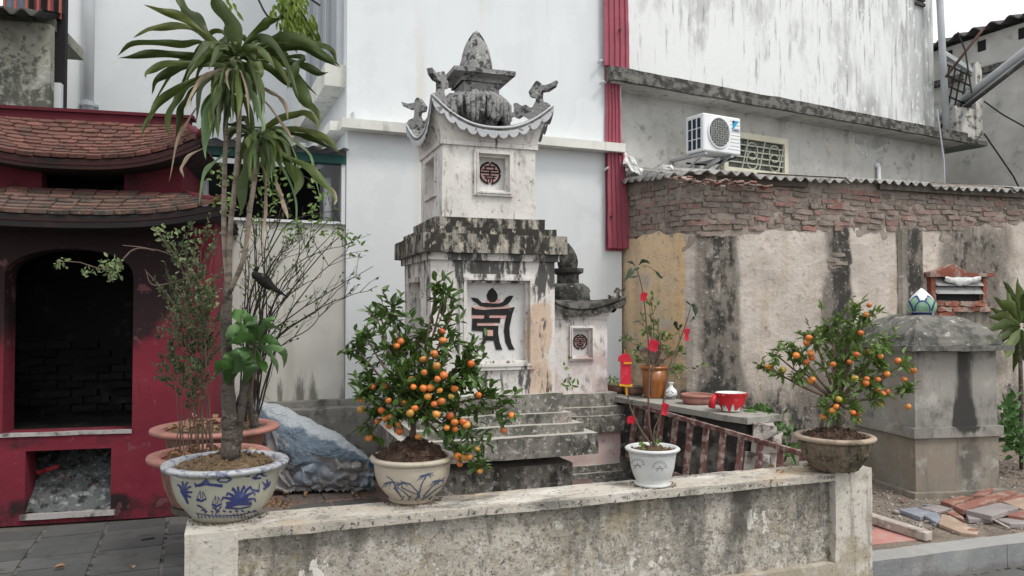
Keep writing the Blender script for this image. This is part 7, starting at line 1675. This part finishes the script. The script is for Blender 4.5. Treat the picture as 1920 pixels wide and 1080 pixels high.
# ---------------- twigs with red packets
tp_ = thing('budding_branch_plant', 'leafless twigs with a few dark leaves growing from the small white pot', 'plant', C3 + Vector((0, 0, .17)))
o2 = tp_.location
def c8(x, y): return (1120 + x / 2.456, 480 + y / 2.456)
def tw8(pts, r0, r1, dep=3.93):
    P = catmull([at(*c8(x, y), dep - .0 * i) for i, (x, y) in enumerate(pts)], 16); return P, [r0 + (r1 - r0) * i / (len(P) - 1) for i in range(len(P))]
for pts, r0, r1, d in (([(262, 885), (240, 780), (235, 650), (240, 450), (225, 300), (215, 200), (195, 100), (172, 45)], .006, .0025, 3.93), ([(262, 880), (300, 700), (330, 520), (380, 390), (415, 290), (430, 230)], .0055, .002, 3.9), ([(258, 880), (200, 800), (150, 690), (130, 560), (125, 440)], .005, .002, 3.85), ([(245, 640), (255, 500), (270, 400), (285, 290)], .004, .0015, 3.95), ([(240, 470), (250, 350), (240, 240)], .003, .0015, 3.96), ([(265, 880), (262, 800), (310, 700)], .004, .002, 3.88), ([(205, 45), (240, 50), (280, 80), (295, 98)], .002, .0012, 3.93), ([(380, 390), (375, 340)], .002, .001, 3.9), ([(245, 560), (290, 450), (288, 350)], .003, .0015, 3.98), ([(225, 330), (180, 300), (165, 305)], .002, .001, 3.95)):
    P, R_ = tw8(pts, r0, r1, d); b = MB(o2); b.tube(P, R_, 6); b.build('stem', M['twig'], tp_, True)
M['darkleaf'] = wmat('dark green maroon leaf', (.035, .055, .03), [st((.10, .04, .035), 5, .55, .7), st((.13, .2, .12), 7, .6, .7)], bump=0, rough=.4, translucent=.15)
for i, (p0, p1, p2, w) in enumerate((((195, 55), (160, 65), (120, 125), 26), ((195, 90), (170, 95), (130, 98), 10), ((175, 45), (155, 28), (135, 28), 14), ((190, 42), (215, 22), (243, 35), 18), ((265, 65), (285, 90), (300, 105), 14), ((430, 225), (448, 235), (452, 280), 24), ((430, 228), (415, 212), (405, 215), 10), ((375, 345), (360, 315), (358, 300), 20), ((375, 340), (385, 322), (388, 315), 14), ((435, 290), (445, 285), (425, 305), 14), ((215, 410), (190, 430), (190, 415), 18), ((190, 385), (130, 385), (100, 388), 9), ((200, 300), (180, 300), (165, 308), 9))):
    b = MB(o2); bladeleaf(b, [at(*c8(*p0), 3.92), at(*c8(*p1), 3.9), at(*c8(*p2), 3.88)], w / 2.456 * 3.9 / FPX, .2, .05, .2, 8, .45, i); b.build('leaf', M['darkleaf'], tp_, True)
M['redpacket'] = wmat('glossy red paper', (.50, .014, .035), [st((.66, .08, .11), 9, .55, .7), st((.35, .01, .02), 12, .6, .72)], bump=.4, rough=.35, bscale=18)
M['goldtrim'] = wmat('golden tassel', (.65, .30, .02), bump=.1, rough=.4)
labs = ['small folded red packet hanging highest on the twigs', 'crumpled red packet in the middle of the twigs', 'narrow red packet on the right hand twig', 'small red packet low down just above the side wall', 'faded red packet lowest on the left hand twig']
for k, (x, y, w, h_, d) in enumerate(((214, 188, 28, 42, 3.92), (258, 412, 44, 54, 3.9), (413, 362, 18, 62, 3.88), (311, 705, 26, 60, 3.87), (155, 755, 36, 34, 3.85))):
    c = at(*c8(x, y), d); W_ = w / 2.456 * d / FPX / 2; Hh = h_ / 2.456 * d / FPX / 2; t = thing('red_packet', labs[k], 'red packet', c)
    for sg, tilt in ((-1, .25), (1, -.2)):
        b = MB(); b.box(-W_, W_, -.002, .001, -Hh * 1.0, Hh * .9, W_ / 3); b.noisy(.006, 22 + k); o = b.build('fold', M['redpacket'], t); o.rotation_euler = (0, tilt + .15 * sin(k * 2), .4 * sg); o.location = (0, .006 * sg, 0)
    b = MB(); b.tube([(0, 0, Hh * .8), (0.004, 0, Hh * 1.4)], .0015, 4); b.build('string', M['redpacket'], t)
c = at(*c8(127, 530), 3.83); la = thing('paper_lantern', 'red fish shaped paper hanging with yellow trimmings, left of the white pot twigs', 'lantern', c); K = 3.83 / FPX / 2.456
b = MB(); b.box(-20 * K, 26 * K, -.018, .018, -58 * K, 45 * K, .03); b.noisy(.003, 20); b.build('body', M['redpacket'], la)
b = MB(); b.prism([(-20 * K, 45 * K), (-32 * K, 45 * K), (-28 * K, 65 * K), (-8 * K, 80 * K), (14 * K, 80 * K), (26 * K, 60 * K), (26 * K, 45 * K)], -.016, .016); b.build('cap', M['redpacket'], la)
b = MB(); b.obox((-8 * K, -.021, 38 * K), (28 * K, -.021, 38 * K), .006, .009); b.obox((-26 * K, -.0, -62 * K), (32 * K, -.0, -66 * K), .036, .010); b.tube([(6 * K, 0, -66 * K), (8 * K, 0, -112 * K)], [.008, .004], 6); b.build('trimming', M['goldtrim'], la)
b = MB(); b.tube([(0, 0, 80 * K), (-2 * K, 0, 100 * K)], .0015, 4); b.build('string', M['goldtrim'], la)

# ---------------- plants on and behind the side wall, weeds, lily
def tuft(name, lab, cat, base, specs, mat, dep, wpx, n=8, roll=.3):
    t = thing(name, lab, cat, base)
    for i, pts in enumerate(specs):
        b = MB(base); m_ = len(pts); bladeleaf(b, [at(x, y, dep + .03 * ((i * 7) % 5 - 2) + (-.08 * j if i % 2 else .06 * j)) for j, (x, y) in enumerate(pts)], wpx * dep / FPX * (1 + .25 * sin(i * 3)), roll * sin(i * 2), .05, .25, n, .45, i); b.build('leaf', mat, t, True)
    return t
random.seed(8)
pp = thing('potted_shrub', 'small leafy shrub growing from the amber brown pot', 'plant', g5.location + Vector((0, 0, .2)))
shrub(pp, (1226, 690, 10), g5.location.y, [(1200, 600), (1180, 640), (1220, 560), (1250, 640), (1270, 660), (1290, 690), (1240, 620), (1195, 680), (1215, 620), (1262, 688)], 5, M['twig'], M['leaf_light'], 6, .006, 5, .05, 30, .2)
spk = [[(1912, 608), (1885, 596), (1850, 592)], [(1912, 606), (1890, 575), (1862, 558)], [(1914, 604), (1900, 560), (1882, 528)], [(1912, 612), (1880, 608), (1852, 622)], [(1912, 614), (1884, 630), (1868, 652)], [(1914, 616), (1895, 645), (1886, 672)],
    [(1916, 604), (1912, 560), (1908, 520)], [(1918, 606), (1925, 565), (1940, 530)], [(1912, 610), (1878, 588), (1856, 578)], [(1914, 612), (1890, 618), (1876, 640)], [(1918, 610), (1950, 590), (1985, 600)], [(1918, 614), (1955, 620), (1980, 650)], [(1916, 618), (1908, 655), (1900, 700)], [(1916, 618), (1925, 660), (1935, 690)], [(1914, 606), (1896, 570), (1888, 548)], [(1918, 604), (1935, 575), (1965, 555)]]
lily = tuft('strap_leaf_plant', 'dark strap leaved plant at the right edge beside the tomb roof', 'plant', at(1912, 640, 7.0), spk, M['drac'], 7.0, 17)
b = MB(lily.location); b.tube([at(1912, 620, 7.05), at(1915, 760, 7.05), at(1915, 880, 7.05)], .018, 8); b.build('stem', M['bark'], lily, True)
LF2 = [((1885, 640), (1892, 670), (1888, 690)), ((1893, 640), (1902, 670), (1906, 700))]
def weeds(lab, regions, dep, L_, mat, seed, zmin=0.0, name='weed_patch', density=1):
    random.seed(seed); lf = MB([0, 0, 0])
    for (x, y, rx, ry, n) in regions:
        for k in range(int(n * density)):
            px, py = x + random.gauss(0, rx * .5), y + random.gauss(0, ry * .5); p = at(px, py, dep + random.uniform(-.25, .25))
            if p.z < zmin: p.z = zmin + .01
            lf.leaf(p, rv() + Vector((0, -.2, .5)), rv() + Vector((0, -.8, .8)), L_ * random.uniform(.6, 1.3), L_ * .42)
    return tag(stuff(lf.build(name, mat)), lab, 'weeds')
M['weed'] = wmat('fresh weed leaf', (.06, .13, .035), [st((.12, .21, .07), 6, .5, .65), st((.03, .07, .02), 8, .56, .7)], bump=0, rough=.5, translucent=.2)
weeds('green leafy weeds growing beyond the right side of the tomb', [(1892, 770, 18, 24, 34), (1896, 815, 30, 22, 90), (1912, 845, 30, 14, 50), (1885, 790, 10, 36, 24)], 6.95, .10, M['weed'], 1, .12)
weeds('green weeds sprouting behind the broken end of the side wall', [(1440, 780, 24, 14, 50), (1450, 810, 30, 20, 90), (1470, 850, 26, 16, 60), (1425, 775, 14, 10, 30)], 6.6, .08, M['weed'], 2, .12)
tuft('grass_clump', 'long bladed grass clump behind the broken end of the side wall', 'plant', at(1430, 800, 6.3), [[(1430, 800), (1415, 775), (1390, 768)], [(1430, 800), (1440, 780), (1470, 812)], [(1430, 800), (1432, 770), (1425, 755)], [(1432, 805), (1450, 800), (1462, 830)], [(1430, 800), (1410, 785), (1395, 785)], [(1434, 806), (1444, 812), (1450, 838)]], M['phil'], 6.3, 9)
weeds('tiny plants growing on the ledge of the tall stupa beside the smaller one', [(1070, 722, 14, 6, 14), (1065, 690, 10, 24, 8)], 6.2, .05, M['leaf_light'], 3, .9, 'ledge_plant')
weeds('dry brown moss stalks behind the low wall right of the blue and white pot', [(500, 945, 18, 8, 60), (530, 948, 24, 4, 40)], 4.0, .03, M['deadleaf'], 4, .5, 'dry_moss')
weeds('tiny weeds sprouting from the soil of the small white pot', [(1230, 833, 8, 3, 16), (1203, 835, 3, 5, 8)], 3.9, .03, M['leaf_light'], 5, .86, 'sprouts')
weeds('green seedlings in the farther end dishes on the side wall', [(1148, 715, 10, 8, 20), (1165, 725, 10, 5, 14)], 7.6, .05, M['leaf_light'], 15, .8, 'sprouts')
random.seed(3)
rub = MB([0, 0, 0])
for k in range(260):
    p = onz(random.uniform(1130, 1300), random.uniform(800, 880), .01); 
    if SS.loc(p).length < .55: continue
    r = random.uniform(.01, .035); m3 = Matrix.Rotation(random.uniform(0, 6), 3, 'Z')
    vs = [m3 @ Vector(v) * r for v in ((1, 0, .1), (-.3, .9, 0), (-.8, -.6, .1), (.1, .1, .8), (.2, 0, -.5))]
    rub.add([p + v for v in vs], [(0, 1, 3), (1, 2, 3), (2, 0, 3), (1, 0, 4), (2, 1, 4), (0, 2, 4)])
tag(stuff(rub.build('rubble', M['stones'])), 'small rubble on the floor between the small stupa and the gate leaf', 'rubble')

random.seed(64)
def crumbs(name, lab, spots, mat, r0, r1):
    b = MB([0, 0, 0])
    for (c, rr, n, fr0) in spots:
        for k in range(n):
            a = random.uniform(0, 6.28); q = rr * (fr0 + (1 - fr0) * random.random() ** .6 * 1.9); p = c + Vector((q * cos(a), q * sin(a), .0)); l = WL.loc(p)
            if c.z > .5 and not (.01 < l.y < TH - .01 and .01 < l.x < LWL): continue
            r = random.uniform(r0, r1); p.z = c.z
            b.add([p + Vector((r, 0, 0)), p + Vector((-.5 * r, r, 0)), p + Vector((-.5 * r, -r, 0)), p + Vector((0, 0, r * .7))], [(0, 1, 3), (1, 2, 3), (2, 0, 3)])
    return tag(stuff(b.build(name, mat)), lab, 'soil crumbs')
T0 = Vector((0, 0, .703))
def onc(C, z=.703): return Vector((C.x, C.y, z))
crumbs('soil_crumbs', 'crumbs of dark soil spilled round the four pots on the low wall', [(onc(C1), .15, 260, .8), (onc(C2), .12, 260, .8), (onc(C3), .1, 120, .8), (onc(C4, .718), .14, 320, .8)], M['soil'], .002, .006)
crumbs('floor_litter', 'dark litter scattered over the red floor behind the low wall', [(onz(620, 925, .004), .35, 260, 0), (onz(690, 920, .004), .2, 120, 0), (onz(1200, 880, .004), .4, 200, 0)], M['soil_brown'], .004, .011)
